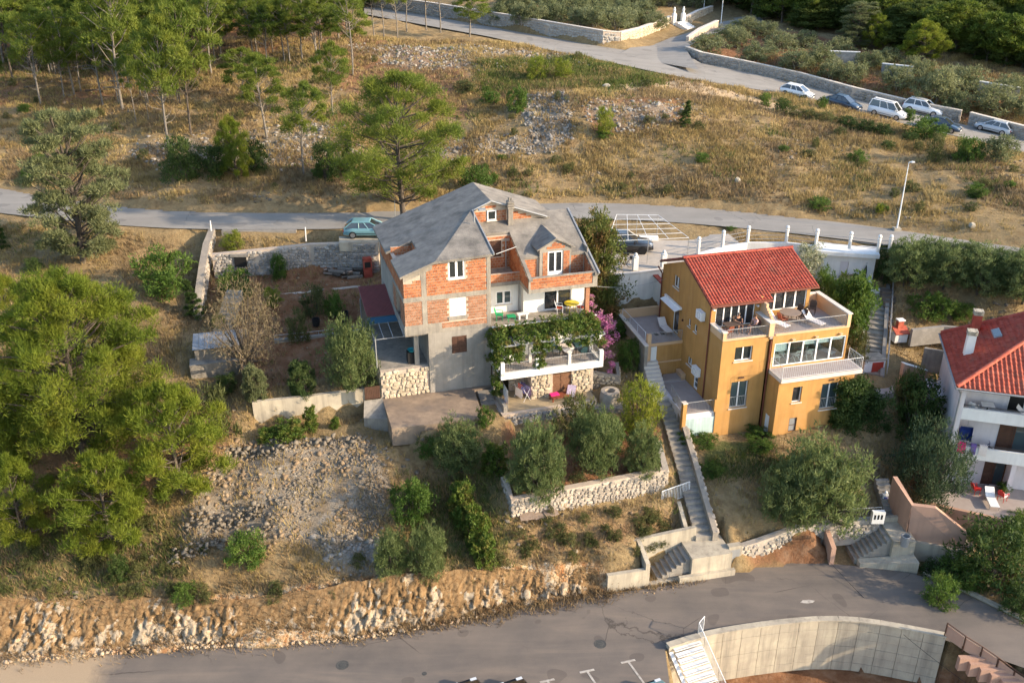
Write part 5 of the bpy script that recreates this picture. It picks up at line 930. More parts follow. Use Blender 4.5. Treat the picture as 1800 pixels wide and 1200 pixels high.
def seated_person(fr, u, v, z, rz, label, shirt, hair, pants, lean, hands):
    """sits on a 0.45 m seat facing -y; the arms come forward to the hands"""
    t = thing('person', fr, u, v, z, label, 'person', rz); r = lambda *a: (a[0] if len(a) == 1 else a)
    J = {'pelvis': ((0,.05,.52),(.15,.12)), 'belly': ((0,.07-lean*.2,.70),(.145,.115)), 'chest': ((0,.08-lean*.6,.92),(.165,.115)), 'neck': ((0,.06-lean,1.08),(.055,.055)), 'headlow': ((0,.03-lean,1.15),(.06,.075)), 'head': ((0,.01-lean*1.05,1.23),(.078,.098)), 'crown': ((0,.02-lean*1.05,1.31),(.062,.078))}
    E = [('pelvis','belly'),('belly','chest'),('chest','neck'),('neck','headlow'),('headlow','head'),('head','crown')]
    for s_, q in ((-1,'l'),(1,'r')):
        hx, hy, hz_ = hands
        J['sh'+q] = ((s_*.20,.07-lean*.7,1.00),(.062,.062)); J['el'+q] = ((s_*.27,-.08-lean*.7,.80),(.045,.045)); J['wr'+q] = ((s_*hx,hy+.1,hz_),(.03,.03)); J['ha'+q] = ((s_*hx*.8,hy,hz_-.01),(.036,.022))
        J['hip'+q] = ((s_*.10,.0,.52),(.09,.09)); J['kn'+q] = ((s_*.15,-.42,.53),(.062,.062)); J['an'+q] = ((s_*.14,-.45,.09),(.04,.04)); J['ft'+q] = ((s_*.15,-.60,.045),(.042,.03))
        E += [('chest','sh'+q),('sh'+q,'el'+q),('el'+q,'wr'+q),('wr'+q,'ha'+q),('pelvis','hip'+q),('hip'+q,'kn'+q),('kn'+q,'an'+q),('an'+q,'ft'+q)]
        base = Vector(J['ha'+q][0])
        for k in range(4):
            a = base+Vector(((k-1.5)*.017, -.02, 0)); J['f%d%s' % (k, q)] = (tuple(a+Vector((0,-.045,.004))), (.009,.009)); J['g%d%s' % (k, q)] = (tuple(a+Vector((0,-.075+.006*abs(k-1),-.012))), (.008,.008)); E += [('ha'+q,'f%d%s' % (k,q)),('f%d%s' % (k,q),'g%d%s' % (k,q))]
        J['th'+q] = (tuple(base+Vector((-s_*.045,-.01,.0))),(.011,.011)); J['tt'+q] = (tuple(base+Vector((-s_*.06,-.045,-.005))),(.009,.009)); E += [('ha'+q,'th'+q),('th'+q,'tt'+q)]
    skin_body('body', J, E, SKIN, t)
    S = {k: (J[k][0], (J[k][1][0]+.018, J[k][1][1]+.02)) for k in ('pelvis','belly','chest')}; ES = [('pelvis','belly'),('belly','chest')]
    for q in 'lr':
        S['sh'+q] = (J['sh'+q][0], (.08,.08)); e = Vector(J['sh'+q][0]).lerp(Vector(J['el'+q][0]), .75); S['sl'+q] = (tuple(e), (.066,.066)); ES += [('chest','sh'+q),('sh'+q,'sl'+q)]
    skin_body('shirt', S, ES, shirt, t)
    S = {'pelvis': (J['pelvis'][0], (.165,.135))}; ES = []
    for q in 'lr': S['hip'+q] = (J['hip'+q][0], (.105,.105)); S['kn'+q] = (tuple(Vector(J['hip'+q][0]).lerp(Vector(J['kn'+q][0]), .85)), (.085,.085)); ES += [('pelvis','hip'+q),('hip'+q,'kn'+q)]
    skin_body('shorts', S, ES, pants, t)
    h = Vector(J['head'][0]); m = B_(); m.lathe((0,0,0), [(.088,.0),(.094,.04),(.086,.08),(.06,.11),(.02,.125)], 12); m.v = [(x*.92+h.x, y*1.12+h.y+.012+(.02 if z_ < .05 else 0), z_+h.z+.005) for x, y, z_ in m.v]; m.build('hair', hair, t, True)
    m = B_(); [m.box(h.x+s_*.03-.02, h.x+s_*.03+.02, h.y-.104, h.y-.094, h.z+.005, h.z+.026) for s_ in (-1, 1)]; m.add([(h.x-.013,h.y-.094,h.z-.03),(h.x+.013,h.y-.094,h.z-.03),(h.x,h.y-.118,h.z-.026),(h.x,h.y-.094,h.z+.02)], [(0,1,2),(0,2,3),(1,3,2)]); m.build('glasses', BLACKT, t); return t
seated_person(FO, 1.75, 1.38, 7.03, .05, 'man in black shirt and sunglasses sitting at the balcony table', BLACKT, HAIRG, SHORTS, .06, (.12, -.42, .80)); seated_person(FO, 2.7, .72, 7.03, math.radians(-85), 'woman in pale top sitting at the right end of the balcony', PINKT, HAIRD, SHORTS, .03, (.12, -.35, .62))
# ================================================================ PALE HOUSE at the right edge
WH = empty('pale_house', FW.o, FW.a, 'pale three storey house with shaded balconies and red tiled hip roof', 'house')
m = B_(); wall(m, 'v', 0, .25, 8.2, -9.5, -.15, .25, [(4.5, 5.1, -6.9, -5.6)]); m.box(0, .3, 0, .25, -8.4, -.15); m.box(0.3, 14, 8.0, 8.2, -9, -.15); m.box(13.8, 14, 0, 8, -9, -.15); m.build('side_wall', C_PALEW, WH)
m = B_(); wall(m, 'u', 1.5, .25, 13.8, -8.3, -.2, .2, [(3.3, 5.4, -2.42, -.75), (3.2, 5.2, -5.4, -3.4), (2.85, 4.4, -8.25, -6.4), (7.3, 9.3, -2.42, -.75), (7.3, 9.3, -5.4, -3.4)]); m.build('back_of_balcony_wall', C_PALEW, WH)
m = B_(); m.box(.25, 13.8, .25, 1.5, -2.6, -2.42); m.box(.25, 13.8, .25, 1.5, -5.58, -5.4); m.build('balcony_slab', C_CONC, WH)
m = B_(); m.box(.3, 13.8, 0, .2, -2.6, -1.75); m.box(.3, 13.8, 0, .2, -5.58, -4.65); m.box(.02, 13.8, -.02, 1.5, -.4, -.16); m.build('balcony_front', C_WHITE, WH)
m = B_(); m.box(4.2, 4.5, .3, 1.5, -8.3, -5.6); m.build('pier', C_PALEW, WH)
for a in ((3.3, 5.4, -2.42, -.75), (3.2, 5.2, -5.4, -3.4), (2.85, 4.2, -8.25, -6.4), (7.3, 9.3, -2.42, -.75), (7.3, 9.3, -5.4, -3.4)):
    window(WH, 'u', 1.5, *a, 2, C_SHUT if a[2] < -3 else C_PVC, C_DARK if a[2] > -3 else C_GLASSB, depth=.1, sill=False, name='balcony_door'); 
    if a[2] < -3: shutters(WH, 'u', 1.5, a[0]-.05, (a[0]+a[1])/2-.1, a[2], a[3], C_SHUT, 1, -.03)
railing(WH, [(.35, .1, -1.75), (13.8, .1, -1.75)], .22, C_STEELD, 1.6, low=.2); railing(WH, [(.35, .1, -4.65), (13.8, .1, -4.65)], .2, C_STEELD, 1.6, low=.18)
RS = .42; wl = lambda u, v: (u, v, -.1+RS*(u+.45)); wf = lambda u, v: (u, v, -.1+RS*(v+.45)); U1 = 6.2; V1 = U1
m = B_(); m.slab([wl(-.45,-.45), wl(U1,V1), wl(U1,8.6), wl(-.45,8.6)], .12); m.slab([wf(-.45,-.45), wf(15,-.45), wf(15,V1), wf(U1,V1)], .12); m.slab([(U1+.002,V1,wf(0,V1)[2]),(15,V1,wf(0,V1)[2]),(15,8.6,wf(0,V1)[2]),(U1+.002,8.6,wf(0,V1)[2])], .1); m.build('roof_deck', C_PIPE, WH)
s2 = math.hypot(1, RS); LW = (U1+.45)*s2
tile_field(WH, wl(U1, 8.6), (0, -1, 0), (-1, 0, -RS), [(0,0),(8.6-V1,0),(9.05,LW),(0,LW)], C_TILE, .30, .38); tile_field(WH, wf(U1, V1), (1, 0, 0), (0, -1, -RS), [(0,0),(8.8,0),(8.8,LW),(-U1-.45,LW)], C_TILE2, .30, .38)  # sun and shade put into tile colours: lighter front slope, darker side slope
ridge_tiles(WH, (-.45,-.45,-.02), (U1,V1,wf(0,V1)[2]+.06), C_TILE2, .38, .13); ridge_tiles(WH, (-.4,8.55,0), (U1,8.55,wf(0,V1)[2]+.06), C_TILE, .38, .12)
m = B_(); m.bar((-.5,-.5,-.16),(15,-.5,-.16),.07,8); m.bar((-.5,-.5,-.16),(-.5,8.6,-.16),.07,8); m.tube([(-.3,-.3,-.25),(-.06,-.08,-.7),(-.06,-.08,-9)],.055,8); m.build('gutter', C_GREYM, WH)
def stack(u, v, z0, z1, wd, mat, nm): 
    c_ = MB().box(u-wd/2,u+wd/2,v-wd/2,v+wd/2,z0,z1).build('chimney', mat, WH); m = B_(); [m.box(u-wd/2-.05,u+wd/2+.05,v-wd/2-.05,v+wd/2+.05,z1+.12*k,z1+.12*k+.06) for k in range(3)]; [m.box(u+sx*wd*.38-.05,u+sx*wd*.38+.05,v+sy*wd*.38-.05,v+sy*wd*.38+.05,z1,z1+.3) for sx in (-1,1) for sy in (-1,1)]; m.build('chimney_cap', C_CONCL, c_)
stack(.75, 4.2, .2, 1.9, .55, C_WHITE, 'w'); stack(1.6, 7.6, .6, 2.1, .55, C_TILE, 'r')
sk_ = MB().slab([tuple(Vector(wl(u,v))+Vector((0,0,.12))) for u, v in ((2.5,5.6),(3.0,5.6),(3.0,7.0),(2.5,7.0))], .1).build('skylight', C_GREYM, WH); MB().slab([tuple(Vector(wl(u,v))+Vector((0,0,.135))) for u, v in ((2.56,5.7),(2.94,5.7),(2.94,6.9),(2.56,6.9))], .01).build('pane', C_GLASSB, sk_)
MB().box(-1.0, 0, 5.2, 7.9, -9, -3.6).build('side_annex', C_PALEW, WH)
m = B_(); m.prism([(-1.2,-2.2),(9,-3.6),(9,1.5),(0,1.5),(-.6,.5)], -8.6, -8.3); m.build('patio_slab', C_FLOORT, WH)
# things on its balconies
chair(FW, 1.1, .8, -2.42, 2.6, 'white balcony chair on the shaded top balcony at the right edge', C_WHP); t = thing('table', FW, 1.95, .8, -2.42, 'pale square table on the shaded top balcony', 'table'); MB().box(-.4,.4,-.4,.4,.70,.74).build('tabletop', C_WHP, t); MB().bar((0,0,0),(0,0,.7),.05,8).build('pedestal', C_RUBBER, t)
lounger(FW, 4.6, .75, -2.42, 1.2, 'blue white lounger on the shaded top balcony', C_WHP)
t = thing('hanging_chair', FW, 1.0, .75, -5.4, 'blue hanging chair on the middle balcony of the pale house', 'hanging chair'); m = B_(); m.bar((0,0,2.7),(0,0,2.0),.012,4); m.bar((-.4,0,1.9),(.4,0,1.9),.025,6); m.bar((0,0,2.0),(-.4,0,1.9),.01,4); m.bar((0,0,2.0),(.4,0,1.9),.01,4); m.build('hanger', C_GREYM, t); MB().add([(-.4,0,1.9),(.4,0,1.9),(.38,-.25,.95),(-.38,-.25,.95),(.36,.3,.8),(-.36,.3,.8),(-.4,.32,1.5),(.4,.32,1.5)], [(0,1,7,6),(6,7,4,5),(5,4,2,3),(0,6,5,3),(1,2,4,7)]).build('sling', M('navy fabric', (.02,.045,.20), (.03,.06,.25), 6, .9), t)
for u, w_, mt, l in ((.75, .5, C_PINKC, 'pink towel drying over the middle balcony front of the pale house'), (1.5, .35, C_BLUEC, 'blue cloth drying over the middle balcony front next to the pink towel'), (2.1, .5, C_CLOTH, 'pale striped towel drying over the middle balcony front')):
    t = MB().add([(u-w_/2,.21,-4.9),(u+w_/2,.21,-4.85),(u+w_/2,.21,-4.43),(u-w_/2,.21,-4.43),(u-w_/2,-.04,-4.43),(u+w_/2,-.04,-4.43),(u+w_/2,-.05,-5.2),(u-w_/2,-.05,-5.1)], [(0,1,2,3),(3,2,5,4),(4,5,6,7)]).build('towel', mt, location_ if False else None); t.location = FW.o; t.rotation_euler = (0,0,FW.a); tag(t, l, 'towel', None)
t = thing('bicycle', FW, 2.2, .8, -5.4, 'small dark scooter parked on the middle balcony of the pale house', 'scooter'); m = B_(); [m.tube([(x+.25*math.cos(a),0,.25+.25*math.sin(a)) for a in np.linspace(0,6.283,13)],.03,5) for x in (-.5,.5)]; m.build('wheel', C_RUBBER, t); m = B_(); m.bar((-.5,0,.25),(.1,0,.35),.05,6); m.bar((.1,0,.35),(.45,0,.85),.03,6); m.bar((.5,0,.25),(.42,0,.9),.025,6); m.bar((.4,-.25,.9),(.4,.25,.9),.015,5); m.build('body', M('navy paint', (.02,.03,.10), (.015,.025,.08), 3, .4), t)
t = lounger(FW, 3.15, -.9, -8.3, .1, 'blue and white patio lounger below the balconies', C_WHP); chair(FW, 3.95, -.3, -8.3, 2.4, 'red patio chair with white towel right of the patio lounger', M('red metal', (.55,.03,.025), (.45,.024,.02), 3, .5), C_WHP); chair(FW, 2.3, .1, -8.3, 2.0, 'red folding chair behind the patio lounger', MATS['red metal'])
chair(FW, -1.6, 3.4, -7.2, 1.6, 'white plastic chair in the passage beside the pale house', C_WHP)
t = thing('potted_plant', FW, 4.1, .5, -8.3, 'green potted plant by the brown patio door', 'plant'); MB().lathe((0,0,0), [(.16,0),(.22,.35),(.2,.35)], 10).build('pot', C_WOODR, t)
POT = t
# ================================================================ PLANTS
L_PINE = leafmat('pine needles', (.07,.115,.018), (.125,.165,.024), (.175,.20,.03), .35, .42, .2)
L_PINEY = leafmat('yellow green pine needles', (.085,.13,.016), (.15,.19,.020), (.205,.22,.028), .4, .45, .12)  # brighter, yellower needles of the huge and low pines
L_DARK = leafmat('dark evergreen leaves', (.03,.058,.014), (.05,.085,.02), (.08,.115,.03), .6, .35, .22)
L_OLIVE = leafmat('olive leaves', (.115,.138,.062), (.17,.19,.09), (.225,.24,.13), .8, .45, .15)
L_CEDAR = leafmat('grey green conifer', (.09,.11,.048), (.14,.16,.07), (.185,.20,.095), .6, .4, .12)
L_GREEN = leafmat('fresh green leaves', (.045,.095,.016), (.08,.14,.024), (.12,.18,.035), .9, .38, .2)
L_YELG = leafmat('yellow green leaves', (.12,.16,.02), (.18,.22,.026), (.24,.25,.035), .9, .42, .15)
L_SCRUB = leafmat('dusty scrub leaves', (.06,.075,.025), (.10,.11,.038), (.15,.14,.055), 1.0, .3, .3)
L_VINE = leafmat('vine leaves', (.055,.10,.018), (.10,.155,.025), (.17,.14,.04), 1.6, .38, .1)
L_PINK = leafmat('bougainvillea bracts', (.42,.11,.27), (.52,.20,.38), (.20,.20,.08), 1.8, .35, .1)
L_TWIG = leafmat('dry twigs and dead leaves', (.16,.125,.075), (.22,.17,.10), (.14,.13,.06), 1.5, .2, .1)
L_WHITE = leafmat('white blossom', (.5,.48,.40), (.34,.36,.24), (.12,.15,.05), 3.0, .3, .1)
BARK = M('grey brown bark', (.105,.085,.068), (.07,.056,.045), 5, .95, .5, 20, c3=(.14,.12,.10)); BARKP = M('pale grey bark', (.19,.17,.145), (.13,.115,.10), 5, .95, .5, 20)
def cloud(rng, C, R, n, l, w_, up=.35, radial=.6, droop=0.0, squash=.8):
    """leaf triangles around clump centres C (k,3) with radii R (k,)"""
    k = len(C); c = np.repeat(C, n, 0); r = np.repeat(R, n)[:, None]; m = len(c)
    d = rng.normal(size=(m, 3)); d /= np.linalg.norm(d, axis=1, keepdims=True); p = c+d*r*(rng.random((m, 1))**.45)*np.array([1, 1, squash])
    a = rng.normal(size=(m, 3))*(1-radial)+d*radial+np.array([0, 0, up-droop]); a /= np.linalg.norm(a, axis=1, keepdims=True)
    s_ = np.cross(a, rng.normal(size=(m, 3))); s_ /= np.linalg.norm(s_, axis=1, keepdims=True)+1e-9
    L = l*rng.uniform(.6, 1.3, (m, 1)); W = w_*rng.uniform(.6, 1.3, (m, 1))
    V = np.stack([p-s_*W*.5, p+s_*W*.5, p+a*L], 1).reshape(-1, 3); return V, np.arange(3*m).reshape(-1, 3)
def crown_mesh(name, parts, mat):
    V = np.concatenate([p[0] for p in parts]); o = 0; T = []
    for p in parts: T.append(p[1]+o); o += len(p[0])
    return np_mesh(name, V, np.concatenate(T), mat)
def pine_proto(seed, H=10, W=7, hb=.45, lobes=26, cl=14, n=30, leaf=(.42, .11), mat=None, flat=.55, lean=.06, bark=None, dead=6, rl=.25, tr=.018, prof=None):
    """pine: bent tapering trunk, limbs that end in flat cushions of needles"""
    rng = np.random.default_rng(seed); m = MB(); ld = rng.uniform(0, 6.28); lx, ly = math.cos(ld)*lean*H, math.sin(ld)*lean*H
    def tp(t): return np.array([lx*t**1.5+.03*H*math.sin(3*t+seed), ly*t**1.5+.03*H*math.cos(2.3*t+seed)-.03*H*math.cos(seed), t*H*.93])
    ts = np.linspace(0, 1, 8); m.limb([tp(t) for t in ts], [H*tr*(1-.85*t)+.02 for t in ts], 8)
    C, R = [], []
    for i in range(lobes):
        t = (i+rng.random())/lobes; h = hb+(1-hb)*t; pr = prof(t) if prof else (math.sin(math.pi*(.16+.80*t))**.7)
        an = i*2.4+rng.uniform(-.5, .5); rad = W*.5*pr*rng.uniform(.45, .95)*(1 if i < lobes-2 else .25); base = tp(max(.1, h-.12-.1*rng.random()))
        c = tp(h)+np.array([math.cos(an)*rad, math.sin(an)*rad, H*.03*rng.uniform(-1, 1)]); lr = W*rl*rng.uniform(.65, 1.15)*(.6+.4*pr)
        mid = base*.5+c*.5+np.array([0, 0, -.03*H*rng.random()]); m.limb([base, mid, c], [H*tr*.42*(1-.5*h), H*tr*.26, .02], 5)
        d = rng.normal(size=(cl, 3)); d /= np.linalg.norm(d, axis=1, keepdims=True); d[:, 2] = np.abs(d[:, 2])*flat-.12
        q = c+d*lr*(rng.random((cl, 1))**.4)*np.array([1, 1, 1]); C.append(q); R.append(lr*rng.uniform(.26, .45, cl))
        for j in range(3): m.limb([c, q[j]], [.022, .012], 4)
    for i in range(dead):
        h = rng.uniform(.15, hb+.1); an = rng.uniform(0, 6.28); b = tp(h); L = W*rng.uniform(.12, .32); m.limb([b, b+np.array([math.cos(an)*L*.6, math.sin(an)*L*.6, L*.1]), b+np.array([math.cos(an)*L, math.sin(an)*L, L*.35])], [.035, .025, .01], 4)
    C = np.concatenate(C); R = np.concatenate(R)
    return (m.mesh('trunk', bark or BARK, smooth=True), crown_mesh('crown', [cloud(rng, C, R, n, *leaf, up=.45, radial=.65)], mat or L_PINE), H, W)
def bush_proto(seed, H=3, W=3.4, lobes=16, cl=10, n=34, leaf=(.2, .07), mat=None, trunk=.18, bark=None, rl=.26, dome=.62, up=.3, sparse=1.0, stems=3):
    """olive, shrub or round bush: short stems that fork into lobes of small leaves"""
    rng = np.random.default_rng(seed); m = MB(); C, R = [], []; z0 = H*trunk
    for s_ in range(stems):
        an = s_*6.28/stems+rng.random(); m.limb([(math.cos(an)*.05*W, math.sin(an)*.05*W, -.15), (math.cos(an)*.09*W, math.sin(an)*.09*W, z0), (math.cos(an)*.2*W, math.sin(an)*.2*W, H*.55)], [.035*H*.8, .026*H*.8, .01*H], 6)
    for i in range(lobes):
        u = rng.random(); an = i*2.4+rng.uniform(-.4, .4); zz = (i+.5)/lobes; pr = math.sqrt(max(0, 1-((zz-.38)/.66)**2)); rad = W*.5*pr*rng.uniform(.45, .85)
        c = np.array([math.cos(an)*rad, math.sin(an)*rad, z0+(H-z0)*(zz*.86)]); lr = W*rl*rng.uniform(.7, 1.2)
        m.limb([(0, 0, z0*.9), tuple(c*.6+np.array([0, 0, z0*.3])), tuple(c)], [.016*H, .012*H, .006*H], 4)
        d = rng.normal(size=(cl, 3)); d /= np.linalg.norm(d, axis=1, keepdims=True); d[:, 2] = d[:, 2]*.8+.15; q = c+d*lr*(rng.random((cl, 1))**.35)
        q[:, 2] = np.maximum(q[:, 2], H*.06); C.append(q); R.append(lr*rng.uniform(.28, .5, cl))
    return (m.mesh('trunk', bark or BARK), crown_mesh('crown', [cloud(rng, np.concatenate(C), np.concatenate(R)*sparse, n, *leaf, up=up, radial=.55)], mat or L_OLIVE), H, W)
def plant(proto, name, pos, H, W, label, cat, group=None, rz=None, tname='trunk', cname='crown', tilt=(0, 0)):
    tm, cm, ph, pw = proto; t = empty(name, pos, RNG.uniform(0, 6.28) if rz is None else rz, label, cat, group)
    t.rotation_euler = (tilt[0], tilt[1], t.rotation_euler[2]); s3 = (W/pw*.80, W/pw*.80, H/ph*.93)
    link(tname, tm, t, scale=s3); link(cname, cm, t, scale=s3); return t
def size_at(pos, py_top, wpx):
    d = pos[1]*CT-pos[2]*ST; H = .3
    while pix(pos[0], pos[1], pos[2]+H)[1] > py_top and H < 30: H += .1
    return H, wpx*d/FPX
def grow(proto, name, px, py, top, wpx, label, cat, group=None, pos=None, **k):
    p = pos or ground(px, py); H, W = size_at(p, top, wpx); return plant(proto, name, (p[0], p[1], p[2]-.1), H, W, label, cat, group, **k)
# prototypes
PF = [pine_proto(s_, H=10, W=8.2, lobes=30, cl=13, n=26, leaf=(.36, .085), rl=.145, flat=.32, tr=.014, dead=9, hb=.48, lean=.05+.03*(s_ % 3), bark=BARKP if s_ % 2 else BARK) for s_ in (1, 2, 3, 4, 5)]
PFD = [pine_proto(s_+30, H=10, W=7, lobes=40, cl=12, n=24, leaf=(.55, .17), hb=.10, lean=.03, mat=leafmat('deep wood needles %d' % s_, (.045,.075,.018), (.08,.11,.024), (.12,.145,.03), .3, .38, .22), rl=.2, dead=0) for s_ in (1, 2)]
PFF = [pine_proto(s_+20, lobes=24, cl=12, n=22, leaf=(.55, .17), hb=.30, lean=.04) for s_ in (1, 2, 3)]
PTHIN = [pine_proto(s_+40, lobes=16, cl=11, n=26, leaf=(.34, .08), hb=.58, lean=.10, bark=BARKP, rl=.17, flat=.35, dead=10, tr=.013) for s_ in (1, 2, 3)]
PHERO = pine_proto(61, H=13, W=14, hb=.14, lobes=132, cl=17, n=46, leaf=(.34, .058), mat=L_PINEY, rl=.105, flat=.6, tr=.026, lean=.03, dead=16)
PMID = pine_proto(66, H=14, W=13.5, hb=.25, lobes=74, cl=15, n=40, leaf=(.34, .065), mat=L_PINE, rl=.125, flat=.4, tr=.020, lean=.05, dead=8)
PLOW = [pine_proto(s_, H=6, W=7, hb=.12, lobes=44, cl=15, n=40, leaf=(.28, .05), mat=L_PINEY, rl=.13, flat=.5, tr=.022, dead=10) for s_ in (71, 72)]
PCED = pine_proto(81, H=13, W=8.0, hb=.07, lobes=84, cl=14, n=40, leaf=(.30, .08), mat=L_CEDAR, rl=.14, flat=.30, tr=.018, prof=lambda t: .55+.45*math.sin(math.pi*(.1+.8*t)), dead=0)
PSPR = pine_proto(85, H=6, W=2.4, hb=.06, lobes=40, cl=8, n=24, leaf=(.26, .08), mat=L_DARK, rl=.17, flat=.35, tr=.014, prof=lambda t: 1.05-t, dead=0)
OL = [bush_proto(s_, 3.2, 4.2, 18, 11, 40, (.20, .062), L_OLIVE, .22, BARKP) for s_ in (101, 102, 103)]
OLF = [bush_proto(s_+10, 3.0, 4.0, 14, 8, 26, (.34, .11), L_OLIVE, .2, BARKP) for s_ in (101, 102, 103)]
L_OLIVEG = leafmat('fresh olive leaves', (.075,.115,.042), (.13,.17,.06), (.19,.225,.095), .9, .45, .12)
OLN = [bush_proto(s_, 4.5, 5.2, 34, 13, 28, (.27, .08), L_OLIVEG, .16, BARK, up=.8, rl=.21, sparse=.8) for s_ in (121, 122)]
SHD = [bush_proto(s_, 2.2, 2.6, 14, 9, 34, (.17, .075), L_DARK, .05) for s_ in (131, 132)]
SHG = [bush_proto(s_, 2.2, 2.6, 14, 9, 34, (.17, .075), L_GREEN, .05) for s_ in (141, 142)]
SHY = [bush_proto(s_, 2.4, 2.4, 14, 9, 30, (.19, .05), L_YELG, .04, up=.7) for s_ in (151, 152)]
SHS = [bush_proto(s_, 1.2, 1.9, 10, 7, 26, (.17, .05), L_SCRUB, .02, up=.6, stems=2) for s_ in (161, 162, 163)]
SHR = bush_proto(171, 2.6, 2.2, 22, 10, 44, (.20, .055), L_OLIVE, .03, up=.9, rl=.2); SHRD = bush_proto(172, 2.6, 2.4, 22, 10, 44, (.20, .055), leafmat('deep green oleander', (.03,.06,.018), (.055,.09,.026), (.10,.13,.045), .9, .3, .1), .03, up=.9, rl=.2)
BARE = bush_proto(181, 6, 6, 30, 12, 16, (.35, .03), L_TWIG, .25, BARK, sparse=1.2, up=.4)
VINE = bush_proto(191, 2, 2, 12, 9, 30, (.16, .11), L_VINE, .0)
# --- pine wood at upper left
G1 = 'pines of the wood at the upper left'
for i, (px, py, top, wp, th, lab) in enumerate([
  (75,183,12,95,0,'tall pine leaning left at the left end of the wood edge'),(22,142,-50,100,0,'dark tall pine at the far left of the wood'),(130,168,8,85,1,'slim pine with pale trunk and round crown near the wood left end'),(182,186,15,85,1,'slim pine with sunlit yellow green top above twin trunks'),
  (216,192,-70,140,0,'tallest dark trunked pine rising out of the frame in the wood'),(240,216,92,46,1,'thin pine with small flat crown at the clearing edge'),(262,212,120,26,1,'very thin half dead pine in the clearing'),(297,262,28,120,0,'forked pale pine with broad crown at the lower wood edge'),
  (336,241,-6,115,0,'tall pale trunked pine right of the forked pine'),(466,243,100,105,0,'umbrella shaped pine on the bank above the middle road'),(427,182,82,95,0,'flat crowned pine behind the umbrella shaped pine'),(372,131,-14,90,1,'straight pale pine in the middle of the wood'),(452,97,-24,100,0,'broad pine behind with white dead branch'),
  (498,112,20,70,1,'small crowned pine right of the dead branch'),(556,112,6,90,0,'pine with open crown at the wood right end'),(537,306,145,95,0,'dark flat topped pine standing low on the bank'),(417,318,205,66,2,'bushy young pine on the bank among dark shrubs'),(585,205,72,75,0,'bright green pine left of the big lone pine'),
  (620,132,-40,75,1,'pine with crooked bare trunk beside the stone heaps')]):
    wp *= 1.25; top = py-(py-top)*1.14; pr = (PF[i % 5] if th == 0 else PTHIN[i % 3] if th == 1 else PLOW[0]); grow(pr, 'pine_tree', px, py, top, wp, lab, 'tree', G1)
for px, py, top, wp in ((1395,205,186,40),(1425,212,192,46),(1455,218,197,50),(1490,226,203,50),(1520,232,210,46),(1548,238,216,44),(1475,238,222,40),(1560,262,246,30),(1385,188,176,26),(1600,250,232,36)): grow(SHS[px % 3] if px % 2 else SHD[0], 'bramble', px, py, top, wp, 'dark brownish bramble on the bank below the parked cars', 'bush', 'brambles below the parked cars')
r_ = random.Random(5)
back = [(8,112),(48,122),(100,128),(160,112),(265,120),(305,128),(345,112),(395,106),(480,70),(530,72),(600,70),(35,80),(90,78),(140,74),(200,78),(250,70),(300,66),(350,60),(405,58),(20,45),(70,42),(120,40),(175,38),(230,36),(285,32),(335,28),(385,24),(440,26),(490,22),(545,24),(595,18),(60,15),(160,10),(260,8),(360,4),(460,0),(550,-4)]
for i, (px, py) in enumerate(back): grow((PF if py > 60 else PFF)[i % 3 if py <= 60 else i % 5], 'pine_tree', px+r_.uniform(-8, 8), py, py-r_.uniform(125, 160), r_.uniform(95, 135), 'tall slim pine standing deep inside the shaded wood at upper left', 'tree', G1)
r_ = random.Random(15)
for i in range(104):
    px = r_.uniform(-30, 330) if i < 44 or 64 <= i < 88 else r_.uniform(330, 640); py = r_.uniform(18, 128) if i < 44 else r_.uniform(-4, 40) if i < 64 else r_.uniform(95, 190) if i < 88 else r_.uniform(40, 120)
    if i >= 64: grow(PTHIN[i % 3] if i % 2 else PF[i % 5], 'pine_tree', px, py, py-r_.uniform(105, 150), r_.uniform(65, 105), 'slim pine among the pale trunks at the front of the wood', 'tree', G1); continue
    if i % 3: grow(PF[i % 5], 'pine_tree', px, py, py-r_.uniform(120, 165), r_.uniform(90, 130), 'tall slim pine standing deep inside the shaded wood at upper left', 'tree', G1)
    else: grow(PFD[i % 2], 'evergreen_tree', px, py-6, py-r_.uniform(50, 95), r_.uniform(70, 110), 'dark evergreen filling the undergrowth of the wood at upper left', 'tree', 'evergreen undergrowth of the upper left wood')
for px, py, top in ((655,66,-60),(673,68,-70),(697,70,-60),(716,56,-70),(750,54,-75),(774,58,-70)): grow(PTHIN[px % 3], 'pine_tree', px, py, top, 75, 'bare trunked pine whose crown leaves the frame beside the upper road', 'tree', 'bare trunked pines by the upper road')
grow(PF[2], 'pine_tree', 826, 66, -22, 90, 'leaning pine over blue sheeting beside the upper road', 'tree')
grow(PMID, 'pine_tree', 710, 388, 90, 310, 'big lone pine rising behind the brick house', 'tree', rz=1.0)
grow(PSPR, 'spruce', 611, 308, 215, 34, 'small dark spire shaped conifer left of the lone pine', 'tree'); grow(PSPR, 'spruce', 1203, 224, 168, 30, 'small dark conifer alone on the dry slope', 'tree')
grow(PCED, 'cypress', 150, 470, 158, 205, 'large grey green cypress beside the middle road', 'tree', pos=ground(152, 462), rz=.5); grow(PSPR, 'cypress', 4, 440, 352, 36, 'narrow cypress at the left edge of the photo below the road', 'tree')
